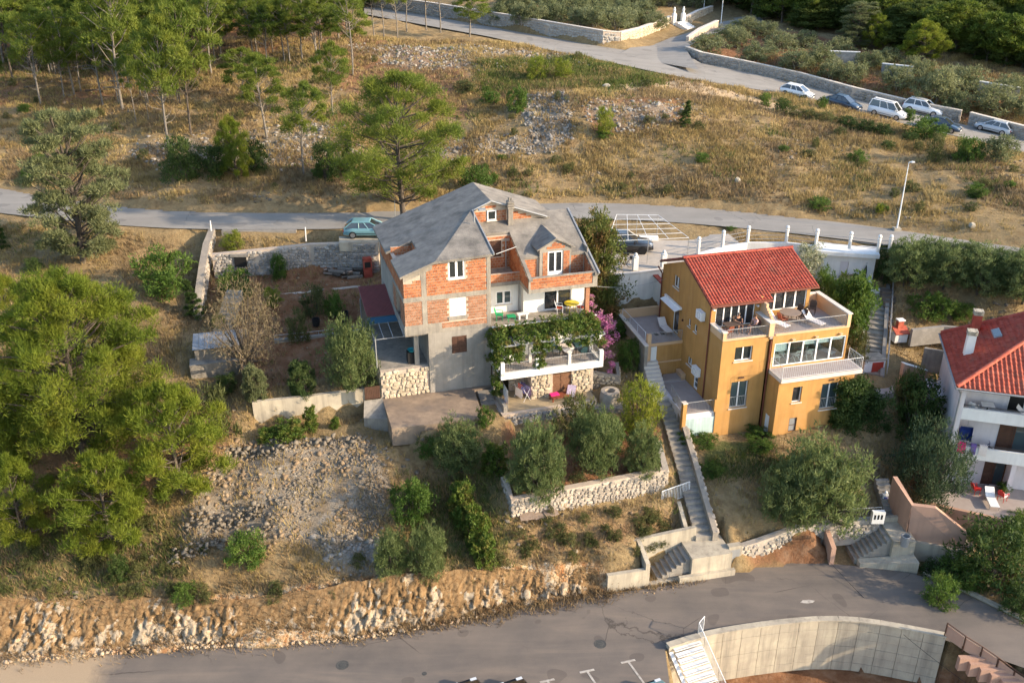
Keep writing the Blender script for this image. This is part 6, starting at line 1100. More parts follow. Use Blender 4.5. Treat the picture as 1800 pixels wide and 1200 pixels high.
# --- pines at the lower left
hp = ground(150, 795); H, W = size_at(hp, 448, 400); plant(PHERO, 'pine_tree', (hp[0]+.3, hp[1], hp[2]-.2), H, W, 'huge bright green pine filling the left side below the road', 'tree', rz=.4)
for px, py, top, wp, k, lab in ((318,866,655,245,0,'bright pine with low boughs right of the huge pine'),(200,966,782,225,1,'bushy pine in front of the huge pine'),(45,955,785,150,0,'low pine at the left edge in front'),(8,830,620,190,1,'pine at the left edge behind the low pine'),(25,600,470,110,0,'yellow green pine at left edge under the cypress')): grow(PLOW[k], 'pine_tree', px, py, top, wp, lab, 'tree')
# --- wood at upper right
G2 = 'evergreens of the wood at the upper right'
for i, (px, py, top, wp, lab) in enumerate([(1620,108,26,112,'sunlit pine standing in front of the upper right wood'),(1505,84,-8,90,'dark cone shaped evergreen at the wood edge behind the olives'),(1535,88,14,70,'sunlit bushy pine right of the dark evergreen')]):
    grow((PLOW[0], PSPR, PLOW[1])[i] if i != 1 else PCED, 'pine_tree' if i != 1 else 'evergreen_tree', px, py, top, wp, lab, 'tree', G2)
r_ = random.Random(8)
for px, py in [(1320,30),(1345,26),(1375,40),(1400,34),(1430,50),(1458,48),(1480,36),(1560,66),(1590,60),(1655,92),(1680,96),(1710,104),(1735,112),(1765,118),(1795,122),(1570,30),(1610,32),(1645,44),(1690,52),(1730,60),(1770,66),(1810,70),(1420,14),(1470,12),(1520,20),(1660,12),(1720,20),(1780,26),(1310,8),(1360,6),(1840,110),(1830,40)]:
    d = r_.random(); grow(PFF[int(d*3)], 'pine_tree', px, py, py-r_.uniform(85, 120), r_.uniform(80, 115), 'dark pine in the dense wood behind the upper right olive grove', 'tree', G2)
for px, py in [(1270,6),(1240,-2),(1215,-6),(1300,-8),(1350,-10),(1400,-12),(1460,-12),(1530,-8),(1600,-6),(1680,-6),(1750,-2)]: grow(PFF[px % 3], 'pine_tree', px, py, py-85, 110, 'dark pine in the dense wood behind the upper right olive grove', 'tree', G2)
# --- olive groves
r_ = random.Random(18)
for i in range(74):
    px = r_.uniform(1270, 1850); lo = np.interp(px, [1270,1400,1500,1650,1850], [22,48,72,100,132]); py = r_.uniform(-5, lo)
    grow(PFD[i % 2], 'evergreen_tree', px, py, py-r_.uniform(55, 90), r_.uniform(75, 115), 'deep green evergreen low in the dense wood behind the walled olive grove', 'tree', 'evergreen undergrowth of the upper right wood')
G3 = 'olive trees of the walled grove at upper right'
for i, (px, py, top, wp) in enumerate([(1247,92,60,82),(1296,84,48,62),(1330,110,76,78),(1308,56,28,66),(1345,66,38,60),(1372,88,56,76),(1416,84,54,56),(1400,122,86,84),(1440,116,78,68),(1476,96,66,60),(1497,146,110,72),(1530,122,90,66),(1562,112,84,52),(1577,160,116,72),(1622,150,106,58),(1642,182,118,96),(1690,164,116,90),(1742,198,148,98),(1794,206,168,66),(1280,70,44,58),(1460,140,104,60),(1600,130,98,56),(1680,200,160,60),(1770,172,132,80)]):
    grow(OLF[i % 3], 'olive_tree', px, py, top, wp, 'grey green olive tree in the walled grove beside the parked cars', 'tree', G3)
G4 = 'olive trees of the grove above the grey stone wall'; r_ = random.Random(3)
for row, y0 in enumerate((40, 27, 15, 4, -6)):
    for i in range(11 if row < 4 else 9):
        px = 880+i*34+r_.uniform(-8, 8)+row*7; py = y0+(px-880)*.045*(1 if row < 2 else .6)
        if px > 1235 or (px > 1150 and py > 18): continue
        grow(OLF[(i+row) % 3], 'olive_tree', px, py, py-r_.uniform(30, 38), r_.uniform(50, 64), 'olive tree in the upper grove above the grey stone wall', 'tree', G4)
grow(OLF[1], 'olive_tree', 1082, 54, 12, 92, 'broad olive tree at the corner of the grey stone wall', 'tree')
# --- around the houses
g = grow
g(OLN[0], 'olive_tree', 622, 690, 555, 122, 'pale olive tree beside the carport of the brick house', 'tree'); g(SHR, 'oleander', 450, 704, 634, 56, 'pale green oval bush at the left end of the garden wall', 'bush'); g(SHRD, 'oleander', 533, 694, 628, 62, 'dark green oval bush in the red earth garden', 'bush')
g(SHG[0], 'bush', 418, 528, 466, 74, 'round green bush by the old stone wall', 'bush'); g(BARE, 'bare_tree', 437, 668, 488, 150, 'bare twiggy tree at the garden corner', 'tree'); g(SHY[0], 'bush', 412, 442, 402, 46, 'yellow green shrub behind the old stone wall', 'bush')
g(SHG[1], 'bush', 492, 492, 440, 34, 'narrow green creeper bush on the tall stone wall', 'bush'); g(SHS[0], 'bush', 555, 555, 500, 60, 'leafy shrub against the middle garden wall', 'bush'); g(SHG[0], 'young_tree', 588, 560, 512, 42, 'young green tree by the middle garden wall', 'tree'); g(SHY[1], 'bush', 388, 580, 548, 32, 'small yellow green shrub at the foot of the garden stair', 'bush'); g(SHY[0], 'bush', 480, 540, 500, 40, 'yellowish shrub behind the bare tree', 'bush')
g(SHS[1], 'bush', 525, 600, 545, 54, 'thin shrub behind the small garden wall', 'bush')
g(OLN[0], 'olive_tree', 945, 876, 742, 134, 'large olive tree behind the lower stone wall', 'tree'); g(OLN[1], 'olive_tree', 1045, 834, 715, 112, 'olive tree in the middle above the lower stone wall', 'tree'); g(OLN[0], 'olive_tree', 1128, 838, 745, 88, 'olive tree beside the long stair', 'tree')
g(SHY[1], 'young_tree', 1122, 752, 662, 98, 'bright yellow green tree next to the well', 'tree'); g(SHS[2], 'bush', 1010, 772, 695, 96, 'leafy climbing bush in front of the patio wall', 'bush'); g(SHG[1], 'bush', 1065, 790, 730, 80, 'green bush below the well', 'bush')
g(OLN[1], 'bush', 808, 832, 738, 110, 'feathery green bush below the driveway slab', 'bush'); g(SHG[0], 'bush', 852, 752, 712, 36, 'small green bush at the driveway corner', 'bush'); g(SHG[1], 'bush', 760, 800, 765, 70, 'low green bush at the foot of the slab', 'bush'); g(SHG[0], 'bush', 730, 912, 838, 84, 'green bush on the slope left of the lower stone wall', 'bush'); g(OLN[0], 'bush', 690, 1018, 928, 76, 'airy green shrub above the rock cutting', 'bush'); g(OLN[1], 'bush', 752, 1016, 922, 84, 'airy green shrub right of its twin above the rock cutting', 'bush')
for px, py, top, wp in ((812,905,835,60),(835,950,880,66),(850,990,925,60),(815,930,880,50),(870,830,770,60)): g(VINE, 'bramble', px, py, top, wp, 'green bramble climbing down the slope left of lower stone wall', 'bush', 'brambles on the slope')
g(SHG[1], 'fig_tree', 436, 992, 930, 78, 'bright green fig bush below the rubble slope', 'bush'); g(SHG[0], 'bush', 325, 1056, 1022, 52, 'small green bush above the rock cutting', 'bush'); g(SHD[0], 'bush', 212, 1018, 975, 44, 'dark green bush in front of the bushy pine', 'bush')
for px, py, top, wp, lab in ((510,770,738,80,'green creeper at the foot of the pale garden wall'),(470,770,750,50,'low green creeper at the left foot of the pale garden wall'),(548,755,708,36,'green creeper climbing the middle of the pale garden wall'),(590,752,730,24,'thin creeper on the right half of the pale garden wall')): g(VINE, 'creeper', px, py, top, wp, lab, 'plant')
g(SHS[0], 'bush', 380, 770, 680, 90, 'brownish shrub left of the pale garden wall', 'bush'); g(SHD[1], 'bush', 400, 690, 655, 50, 'dark shrub beside the grey garden wall', 'bush')
g(SHG[0], 'bush', 292, 520, 432, 110, 'dense green bush right of the huge pine top', 'bush'); g(PSPR, 'young_conifer', 345, 560, 478, 48, 'young dark conifer against the old wall', 'tree'); g(SHD[0], 'bush', 62, 480, 452, 42, 'small dark bush on the dry bank at left', 'bush')
g(OLN[0], 'olive_tree', 1435, 920, 772, 205, 'large olive tree below the ochre house', 'tree'); g(OLN[1], 'olive_tree', 1380, 920, 820, 130, 'dark olive tree left behind the large olive tree', 'tree'); g(bush_proto(201, 3.6, 4.6, 24, 13, 44, (.2, .06), leafmat('blue green oleander', (.03,.06,.03), (.055,.09,.045), (.09,.125,.06), .9, .3, .1), .1, up=.6), 'oleander', 1622, 882, 748, 150, 'big blue green oleander in front of the pale house', 'bush')
for q in ((1690,845),(1712,838)): pass
g(SHD[1], 'bush', 1602, 765, 660, 100, 'dark bush between the two houses on the right', 'bush'); g(SHS[1], 'bush', 1590, 722, 640, 54, 'loose shrub above the dark bush between the houses', 'bush')
G5 = 'olive hedge along the middle road'
HL = iter(['leftmost olive of the row below the middle road, beside the rear stair','second large olive of the row below the middle road','third large olive of the row below the middle road','olive of the row below the middle road at the right photo edge','smaller olive behind the leftmost two of the road row','smaller olive behind the middle of the road row','smaller olive behind the right end of the road row'])
for px, py, top, wp in ((1592,502,418,110),(1655,505,422,110),(1722,515,428,120),(1795,530,440,120),(1625,470,416,80),(1690,480,424,90),(1765,492,436,90)): g(OLN[px % 2], 'olive_tree', px, py, top, wp, next(HL), 'tree', G5)
g(SHG[0], 'bush', 1640, 555, 512, 90, 'bright green low bush on the terrace above the pale house', 'bush'); g(SHG[1], 'bush', 1690, 560, 530, 50, 'smaller green bush right of the bright green bush', 'bush')
g(bush_proto(211, 3, 3.4, 18, 11, 36, (.22, .12), L_GREEN, .1), 'citrus_tree', 1490, 580, 482, 100, 'glossy citrus tree behind the roof terrace', 'tree'); g(SHG[0], 'citrus_tree', 1440, 545, 468, 60, 'bright green bush at the right corner of the tiled roof', 'bush')
g(bush_proto(212, 2.6, 3, 16, 10, 34, (.18, .08), L_WHITE, .05), 'white_oleander', 1412, 498, 428, 84, 'white flowering shrub behind the tiled roof', 'bush'); g(SHD[0], 'bush', 1424, 470, 432, 36, 'dark green bush by the white garage corner', 'bush'); g(SHD[1], 'ivy_bush', 1552, 500, 424, 46, 'dark leafy bush at the right end of the white garage', 'bush')
for px, py, top, wp, lab in ((1494,590,556,38,'shrubby bed beside the long rear stair'),(1506,632,580,44,'olive green shrub right of the winter garden'),(1475,600,560,50,'shrub behind the roof terrace wall')): g(SHS[px % 3], 'bush', px, py, top, wp, lab, 'bush')
g(bush_proto(213, 6, 4.2, 30, 13, 40, (.22, .10), leafmat('autumn tinged leaves', (.06,.10,.022), (.11,.13,.03), (.20,.10,.045), .7, .35, .05), .08), 'leafy_tree', 1045, 570, 346, 112, 'tall leafy tree with reddish tinge right of the brick house', 'tree')
for px, py, top, wp in ((1085,590,560,46),(1105,648,590,50),(1060,560,520,60)): g(SHG[px % 2], 'bush', px, py, top, wp, 'green shrub in the gap between brick house and ochre house', 'bush', 'shrubs between the houses')
for px, py, wp in ((1205,775,44),(1240,780,50),(1330,770,60),(1380,830,70),(1250,830,60),(1340,790,50)): g(SHG[px % 2], 'weed_patch', px, py, py-20, wp, 'low green weeds at the foot of the ochre house', 'plant', 'weeds at the ochre house')
HL = iter(['largest dark bush at the right edge beside the lower road','green bush left of the largest dark road bush','small green bush at the tip of the kerb by the lower road','green bush under the patio wall at the right edge','dark bush behind the kerb in the lower right corner','green bush overhanging the kerb in the lower right'])
for px, py, top, wp, k in ((1745,1020,920,170,0),(1690,1020,985,100,1),(1640,1015,988,60,0),(1790,960,905,80,1),(1790,1075,1030,80,0),(1650,1060,1010,70,1)): g(SHG[k] if k else SHD[0], 'bush', px, py, top, wp, next(HL), 'bush', 'bushes at the lower right road edge')
g(SHG[1], 'bush', 1795, 925, 900, 60, 'fresh green bush below the patio at the right edge', 'bush')
# climbing plants: pergola vine, bougainvillea, ivy on the ochre house corner
def climber(name, fr, blobs, n, leaf, mat, label, cat, seed, stem=None):
    rng = np.random.default_rng(seed); C = []; R = []
    for (u0, u1, v0, v1, z0, z1, k, r0) in blobs:
        q = rng.random((k, 3)); C.append(np.stack([u0+(u1-u0)*q[:,0], v0+(v1-v0)*q[:,1], z0+(z1-z0)*q[:,2]], 1)); R.append(rng.uniform(.7, 1.3, k)*r0)
    t = empty(name, fr.o, fr.a, label, cat); link('leaves', crown_mesh('leaves', [cloud(rng, np.concatenate(C), np.concatenate(R), n, *leaf, up=-.1, radial=.4)], mat), t)
    if stem:
        m = MB()
        for s_ in stem: m.limb(s_, [.05]+[.035]*(len(s_)-2)+[.02], 5)
        m.build('stem', BARK, t)
    return t
climber('grape_vine', FB, [(4.3,11.9,-2.5,-.2,4.30,4.75,190,.26),(8.2,11.9,-2.4,-.3,4.4,5.0,80,.28),(4.3,12,-2.75,-2.45,3.5,4.5,75,.22),(4.1,4.9,-2.6,-.1,2.2,4.5,62,.24),(4.1,4.6,-2.7,-1.5,.2,2.2,26,.2),(6.9,7.6,-2.7,-2.4,2.3,4.2,26,.17),(4.9,6.0,-2.75,-2.4,3.0,4.2,24,.2)], 34, (.17,.12), L_VINE, 'grape vine spread over the pergola of the lower balcony', 'vine', 5, [[(4.5,-2.4,0),(4.45,-2.4,2),(4.6,-2.2,4.3),(7,-1.5,4.4)],[(7.2,-2.5,2.2),(7.3,-2.5,3.4),(7.1,-2.2,4.4)]])
climber('bougainvillea', FB, [(12.0,13.2,-1.0,.6,3.7,4.6,22,.26),(12.4,13.7,-1.2,.2,2.9,4.0,26,.27),(12.3,13.3,-1.6,-.6,1.4,2.9,16,.22),(12.0,12.5,.3,1.0,4.8,5.8,7,.18),(12.9,13.3,-1.6,-1.2,.5,1.5,6,.16)], 30, (.15,.11), L_PINK, 'pink flowering bougainvillea at the right end of the pergola', 'plant', 6, [[(12.4,-.4,-1),(12.5,-.4,2),(12.7,-.6,4.2)],[(12.5,-.4,2),(13.3,-.6,3.4),(13.8,-.6,4)]])
climber('ivy', FO, [(8.3,10.4,-2.5,-1.6,.2,3.9,150,.32),(8.6,12.6,-2.6,.2,-.6,2.0,240,.40),(9.4,11.8,-2.2,.5,1.2,2.7,90,.36),(8.0,8.9,-2.0,-1.62,-.8,1.4,40,.22)], 40, (.16,.13), L_DARK, 'dark ivy covering the right corner of the ochre house', 'ivy', 7)
VPE = empty('pergola', FB.o, FB.a, 'grey pergola frame under the grape vine', 'pergola')
for u in np.linspace(4.5, 11.9, 9): MB().box(u-.04, u+.04, -2.75, .0, 4.22, 4.32).build('rafter', C_GREYM, VPE)
for v in (-2.6, -.15): MB().box(4.4, 12.0, v-.05, v+.05, 4.10, 4.218).build('beam', C_GREYM, VPE)
link('crown', SHG[0][1], POT, (0,0,.35), scale=(.35,.35,.3))
# shrubs on the dry slopes
for px, py, top, wp, pr, lab in ((1062,236,180,40,SHY[0],'bright yellow green shrub alone on the stony bank'),(945,142,92,46,SHY[1],'bright green sapling left on the rubble heap'),(988,138,98,44,SHY[0],'bright green sapling right on the rubble heap'),(912,196,150,44,SHG[0],'green bush at the left of the grey scree'),(862,182,158,40,SHG[1],'rounded green bush below the rubble heaps'),(1374,196,172,32,SHD[0],'dark green bush near the white parked hatchback'),(1345,186,160,22,SHG[1],'small green bush left of the dark one near parked cars'),(1628,246,204,78,SHG[0],'large green bush half hiding the dark blue car'),(1596,214,188,24,SHG[1],'small bush in front of the white van'),(1445,190,168,22,SHG[0],'small bush in front of the dark parked car'),(1700,284,234,56,SHG[1],'green bush on the bank below the silver car'),(1752,285,236,76,OLF[0],'grey olive bush on the bank at the right edge'),(1640,285,240,40,SHS[0],'dead pale shrub beside the dry stone heap'),(1716,348,320,44,SHG[0],'green bush alone on the dry slope at right'),(1440,366,343,46,SHG[1],'green shrub above the road near the lamp post'),(1505,286,262,40,SHG[0],'pair of green shrubs in the middle of the dry slope'),(655,320,272,40,SHY[1],'yellowish shrub behind the brick house'),(760,300,270,46,SHS[1],'shrub under the big lone pine'),(680,350,300,36,SHS[2],'shrub left of the big pine trunk'),(835,335,285,70,SHG[1],'green bush above the brick house roof'),(325,318,240,76,SHD[0],'dark evergreen shrub under the forked pine'),(385,308,250,80,SHD[1],'dark evergreen shrub on the bank above the road'),(452,300,245,56,SHD[0],'dark evergreen shrub under the umbrella pine'),(575,315,245,60,SHD[1],'dark evergreen shrub near the small spruce'),(50,310,292,30,SHG[1],'small green bush beside the cypress'),(1285,405,396,20,SHG[0],'small green tuft at the road edge by the parking'),(820,160,140,50,SHS[0],'grey green bush below the leaning pine'),(1545,375,355,20,SHY[0],'green weed beside the lamp post foot')): g(pr, 'bush', px, py, top, wp, lab, 'bush')
r_ = random.Random(12); cnt = 0
while cnt < 90:
    px, py = r_.uniform(0, 1800), r_.uniform(100, 400)
    p = ground(px, py)
    if p[1] > 130 or p[1] < 40 or field(flat, p[0], p[1]) > .02 or inpoly(np.array([px]), np.array([py]), [(0,330),(1800,410),(1800,520),(0,420)])[0]: continue
    if 0 < px < 600 and py < 140: continue
    plant(SHS[cnt % 3] if r_.random() < .75 else SHG[cnt % 2], 'low_shrub', (p[0], p[1], p[2]-.05), r_.uniform(.5, 1.1), r_.uniform(.9, 2.0), 'low dusty shrub scattered over the dry grass slope', 'bush', 'low shrubs of the dry slope'); cnt += 1
cnt = 0
while cnt < 120:
    px, py = (r_.uniform(0, 1110), r_.uniform(840, 1060)) if cnt < 46 else (r_.uniform(-10, 340), r_.uniform(880, 1050)) if cnt < 90 else (r_.uniform(880, 1200), r_.uniform(905, 995)); p = ground(px, py)
    if field(flat, p[0], p[1]) > .02 or field(rubble, p[0], p[1]) > .5: continue
    plant(SHS[cnt % 3], 'low_shrub', (p[0], p[1], p[2]-.05), r_.uniform(.35, .85), r_.uniform(.6, 1.6), 'low dusty shrub on the bank above the lower road', 'bush', 'low shrubs above the lower road'); cnt += 1
# ================================================================ SITE: walls, stairs, cars, street furniture
def wall_path(name, pts, h, th, mat, label, cat='wall', cap=None, down=.6, capmat=None, stones=None, group=None):
    """free-standing or retaining wall; pts are points of the top front edge, h its height (number or list); stones=(mat,key,w,h,limit,seed)"""
    P_ = [Vector(p) for p in pts]; n = len(P_); hs = h if hasattr(h, '__len__') else [h]*n; V, F_ = [], []
    for i, p in enumerate(P_):
        d = (P_[min(i+1, n-1)]-P_[max(i-1, 0)]); d.z = 0; d.normalize(); nb = Vector((-d.y, d.x, 0))
        for q, z in ((p, p.z-hs[i]-down), (p, p.z), (p+nb*th, p.z), (p+nb*th, p.z-hs[i]-down)): V.append((q.x, q.y, z))
    for i in range(n-1):
        a, b = 4*i, 4*i+4
        for k in range(4): F_.append((a+k, b+k, b+(k+1) % 4, a+(k+1) % 4)[::-1])
    F_ += [(0, 1, 2, 3)[::-1], tuple(4*(n-1)+k for k in range(4))]
    me = bpy.data.meshes.new(name); me.from_pydata(V, [], F_); me.materials.append(mat)
    import bmesh as _b
    bm = _b.new(); bm.from_mesh(me); _b.ops.recalc_face_normals(bm, faces=bm.faces); bm.to_mesh(me); bm.free()
    o = link(name, me); tag(o, label, cat, group)
    if cap:
        m = MB()
        for i in range(n-1):
            d = P_[i+1]-P_[i]; d.z = 0; d.normalize(); nb = Vector((-d.y, d.x, 0)); a = P_[i]-nb*.05; b = P_[i+1]-nb*.05; c_ = P_[i+1]+nb*(th+.05); e = P_[i]+nb*(th+.05); u = Vector((0, 0, .003+cap)); m.slab([a+u, b+u, c_+u, e+u], cap)
        m.build('coping', capmat or C_CAP, o)
    if stones:
        mt, key, sw_, sh_, lim, seed = stones; tot = sum((P_[i+1]-P_[i]).length for i in range(n-1))
        for i in range(n-1): stone_face(o, P_[i], P_[i+1], (P_[i].z-hs[i]-.1, P_[i+1].z-hs[i+1]-.1), (P_[i].z, P_[i+1].z), mt, key, sw_, sh_, int(lim*(P_[i+1]-P_[i]).length/tot), seed+i)
    return o
L_ = lambda pts: [Pz(*p) for p in pts]
off = lambda p, dy, dz=0: (p[0], p[1]+dy, p[2]+dz)
# --- walls along the upper road
C_ASHLAR = M('grey ashlar', (.40,.38,.34), (.32,.30,.27), .9, .9, .4, 12, c3=(.46,.43,.38), rnd=.2)
uw = [off(p, .6, 2.15) for p in up_up[2:5]]; q = Pz(1090, 86, -18.4); uw = [off(up_up[0], .6, 2.1)]+[off(up_up[1], .6, 2.1)]+uw+[(q[0], q[1]+.5, q[2]+2.15)]
wall_path('stone_wall', uw, 2.15, .5, C_MORTAR, 'long grey block wall above the upper road in front of the olive grove', cap=.10, stones=(C_ASHLAR, 'ash', .62, .34, 200, 31))
q2 = [(q[0]+.12, q[1]+.55, q[2]+2.15)]+[(a[0]-.25, a[1]+.2, a[2]+1.95) for a in (Pz(1130, 73, -18.4), Pz(1165, 60, -18.1), Pz(1182, 52, -18.0))]
wall_path('stone_wall', q2, 2.0, .5, C_MORTAR, 'pale sunlit wall between the grey wall corner and the white gate steps', cap=.10, stones=(C_STONEW, 'warm', .62, .34, 60, 37))
wall_path('stone_wall', [off(p, 0, 1.7) for p in L_([(1206,50,-17.8),(1228,38,-17.5),(1252,30,-17.3)])], 1.7, .5, C_MORTAR, 'pale wall right of the white gate steps', cap=.1, stones=(C_STONEW, 'warm', .6, .34, 30, 41))
gp = empty('white_gate', Pz(1194, 52, -17.9), math.radians(28), 'white entrance steps with two statue topped gate pillars by the olive grove', 'gate')
for x in (-.9, .9):
    pl = MB().box(x-.28, x+.28, .1, .66, 0, 2.3).build('pillar', C_WHITE, gp); MB().lathe((x, .38, 2.3), [(.34,0),(.34,.1),(.2,.16),(.14,.3),(.2,.5),(.22,.7),(.12,.85),(.13,.98),(.08,1.1)], 10).build('statue', C_WHITE, pl)
steps_run(gp, (1.1,-2.9,-.1), (.3,.2,1.15), 2.4, 7, C_WHITE)
rw = [off(p, .55, 1.4) for p in (up_up[6], up_up[7], up_up[8], up_up[9], up_up[10], Pz(1690, 218, -23.5))]; c0 = Pz(1203, 100, -19.2)
wall_path('stone_wall', [off(p, .1, 1.3) for p in L_([(1258,54,-17.5),(1225,72,-18.1),(1206,86,-18.8)])][::-1][:0] or [(c0[0], c0[1], c0[2]+1.35)]+rw, 1.4, .45, C_MORTAR, 'long curved stone wall behind the parked white cars', cap=.08, stones=(C_STONEG, 'grey', .42, .28, 240, 43))
wall_path('stone_wall', [off(p, .55, 1.45) for p in L_([(1704,222,-23.55),(1760,237,-23.9),(1830,255,-24.3)])], 1.45, .45, C_MORTAR, 'stone wall behind the silver hatchback right of the gap', cap=.08, stones=(C_STONEG, 'grey', .42, .28, 60, 47))
w2 = L_([(1262,52,-17.6),(1232,66,-18.1),(1210,82,-18.7)]); wall_path('stone_wall', [off(p, 0, 1.3) for p in w2[::-1]], 1.3, .45, C_MORTAR, 'stone wall end curving up along the side road', cap=.08)
for i, pp in enumerate((((1456,106,-18.9),(1510,108,-18.9)),((1548,128,-19.8),(1602,134,-19.8)),((1640,140,-20.3),(1662,152,-20.6)),((1718,160,-20.8),(1790,172,-21.3)))): wall_path('terrace_wall', [off(p, 0, 1.1) for p in L_(pp)], 1.1, .35, C_STONEG, ['white capped terrace wall among olives nearest the curve','white capped terrace wall in the middle of the olive grove','short terrace wall among olives before the pines','terrace wall at the right end of the olive grove'][i], cap=.12, capmat=C_WHITE)
# --- old walls left of the brick house
wall_path('stone_wall', L_([(352,548,-28.6),(356,505,-27.5),(362,462,-26.6),(368,428,-26.0),(378,402,-25.5)]), [1.3,1.4,1.2,1.0,.8], .55, C_STONE, 'crumbling old stone wall running down from the road', stones=(C_STONE, 'lime', .5, .34, 60, 51))
tw = [Pz(664, 426, -25.65), Pz(545, 430, -25.9), Pz(452, 440, -26.1), Pz(372, 448, -26.3)][::-1]
wall_path('stone_wall', tw, [2.0,2.4,2.8,3.0], .5, C_MORTAR, 'tall old stone retaining wall above the terraced garden', stones=(C_STONEG, 'grey', .40, .27, 240, 55))
nw = empty('wall_niche', Vector(tw[0]).lerp(Vector(tw[1]), .62), 0, 'dark log filled doorway in the tall old stone wall', 'doorway'); MB().box(-.5,.5,-.22,-.1,-1.9,-.35).build('opening', C_DARK, nw); MB().box(-.75,.75,-.3,.1,-.35,-.12).build('lintel', C_CONC, nw); lm = MB().bar((0,-.35,0),(0,-.18,0),.11,8).mesh('log', C_TAUPE)
for k in range(12): link('log', lm, nw, (-.36+.24*(k % 4), 0, -1.78+.22*(k//4)))
cw = [(p[0], p[1]-.35, ZM+.02) for p in resample(mid_lo, 200) if 385 < pix(*p)[0] < 528]
wall_path('concrete_wall', cw[::3], 1.3, .3, C_PLASTER, 'grey rendered wall holding up the middle road', down=.5)
wall_path('garden_wall', L_([(497,519,-28.55),(560,512,-28.55),(634,504,-28.55)]), 1.25, .4, C_MORTAR, 'middle garden wall of grey stone with creepers', stones=(C_STONEG, 'grey', .42, .27, 60, 61))
o = wall_path('garden_wall', L_([(482,598,-29.75),(560,590,-29.75),(650,578,-29.75)]), .95, .3, C_CONC, 'low grey concrete garden wall with metal rail'); rr = L_([(482,598,-29.75),(560,590,-29.75),(650,578,-29.75)]); railing(o, [(p[0], p[1]+.1, p[2]) for p in rr], .35, C_STEEL, 9, low=.34)
wall_path('garden_wall', L_([(443,707,-30.55),(530,698,-30.6),(640,684,-30.7)]), [1.9,1.85,1.75], .3, C_CONCL, 'long pale stained concrete wall of the red earth garden')
wall_path('garden_wall', L_([(640,684,-30.7),(645,668,-30.7)]), 1.6, .25, C_CONCL, 'short end wall beside the brown garden gate')
wall_path('concrete_wall', L_([(333,643,-29.6),(422,632,-29.6)]), 1.9, 1.2, C_CONC, 'grey concrete block wall next to the huge pine'); wall_path('concrete_wall', L_([(434,660,-29.9),(424,598,-28.9)]), 1.4, .18, C_PLASTER, 'thin upright grey wall at the garden corner')
sh = empty('shed_roof', Pz(388, 606, -29.0), .25, 'grey corrugated sheet roof beside the bare tree', 'shed'); 
for k in range(9): MB().slab([(-1.9+.42*k,-1.1,.3),(-1.9+.42*k+.40,-1.1,.3),(-1.9+.42*k+.40,1.1,.62),(-1.9+.42*k,1.1,.62)], .03).build('sheet', C_GREYM, sh)
MB().box(-1.8,1.8,-.9,1.0,-1,.22).build('shed_wall', C_CONC, sh)
gs = empty('garden_stair', Pz(386, 590, -29.6), math.radians(80), 'worn stone steps beside the crumbling old wall', 'stairs'); steps_run(gs, (-.2,0,-.2), (4.2,.5,2.0), 1.2, 9, C_CONC)
gt_ = empty('garden_gate', Pz(642, 702, -30.95), math.radians(15), 'brown slatted gate between garden and driveway slab', 'gate'); MB().box(0,1.05,0,.05,.05,.12).build('rail', C_SHUT, gt_); MB().box(0,1.05,0,.05,.85,.92).build('rail', C_SHUT, gt_)
sm_ = MB().box(-.045,.045,-.02,.0,0,.95).mesh('slat', C_SHUT); [link('slat', sm_, gt_, (.06+.117*k, 0, 0)) for k in range(9)]
pf = MB(); a = L_([(640,742,-32.1),(690,748,-32.1),(672,700,-31.1),(640,704,-31.1)]); pf.prism([(p[0], p[1]) for p in a], -33, [-31.75,-31.6,-31.1,-31.1]); tag(pf.build('concrete_ramp', C_CONC), 'small concrete ramp below the brown garden gate', 'ramp')
cs = MB(); a = L_([(596,428,ZM-.1),(690,425,ZM-.1),(690,414,ZM-.1),(596,417,ZM-.1)]); cs.prism([(p[0], p[1]) for p in a], ZM-.8, ZM-.03); tag(cs.build('parking_slab', C_CONCL), 'pale concrete slab under the turquoise car', 'paving')
# --- walls and stairs below the houses
wall_path('stone_wall', L_([(880,838,-33.4),(899,879,-33.6),(1000,859,-33.6),(1090,842,-33.6),(1176,825,-33.6)]), [.6,1.2,1.5,1.8,2.0], .45, C_MORTAR, 'long limestone terrace wall in front of the olive trees', stones=(C_STONE, 'lime', .36, .26, 290, 65))
p_ = L_([(1176,825,-33.6)])[0]; wall_path('stone_wall', [p_, (p_[0]-.1, p_[1]+3.2, p_[2]+.3)], 1.5, .4, C_STONE, 'side of the limestone terrace wall along the long stair')
ls = empty('long_stair', (0, 0, 0), 0, 'long narrow stone stair between the two houses down to the road', 'stairs')
for a, b in zip(WAY, WAY[1:]): steps_run(ls, a, b, 1.15, max(4, int((b[2]-a[2])/.17)), C_CONC)
wall_path('stair_wall', [(a[0]+.85, a[1], a[2]+.5) for a in WAY], .7, .35, C_STONE, 'low stone wall on the right side of the long stair', down=.8, stones=(C_STONE, 'lime', .4, .26, 40, 71)); 
wall_path('stair_wall', [(a[0]-.95, a[1], a[2]+.3) for a in WAY[:2]], .5, .25, C_CONCL, 'low concrete kerb on the left side of the long stair')
wl_ = empty('well', FB.w(12.3,-3.3,-.9), 0, 'round stone well on a small terrace right of the patio', 'well'); MB().lathe((0,0,0), [(.75,0),(.72,.55),(.66,.9),(.36,.92),(.34,.2)], 16).build('well_ring', C_STONE, wl_); MB().lathe((0,0,.3), [(.33,0),(.33,.02)], 12).build('water', C_DARK, wl_); MB().box(-1.3,1.2,-1.1,1.0,-.6,.03).build('base', C_CONC, wl_)
pw = wall_path('garden_wall', [FB.w(11.6,-1.2,.6), FB.w(13.6,-1.9,.3), FB.w(14.2,-.2,.5)], 1.4, .3, C_STONE, 'small stone planter wall between well and pink bougainvillea', stones=(C_STONEW, 'warm', .38, .27, 30, 75))
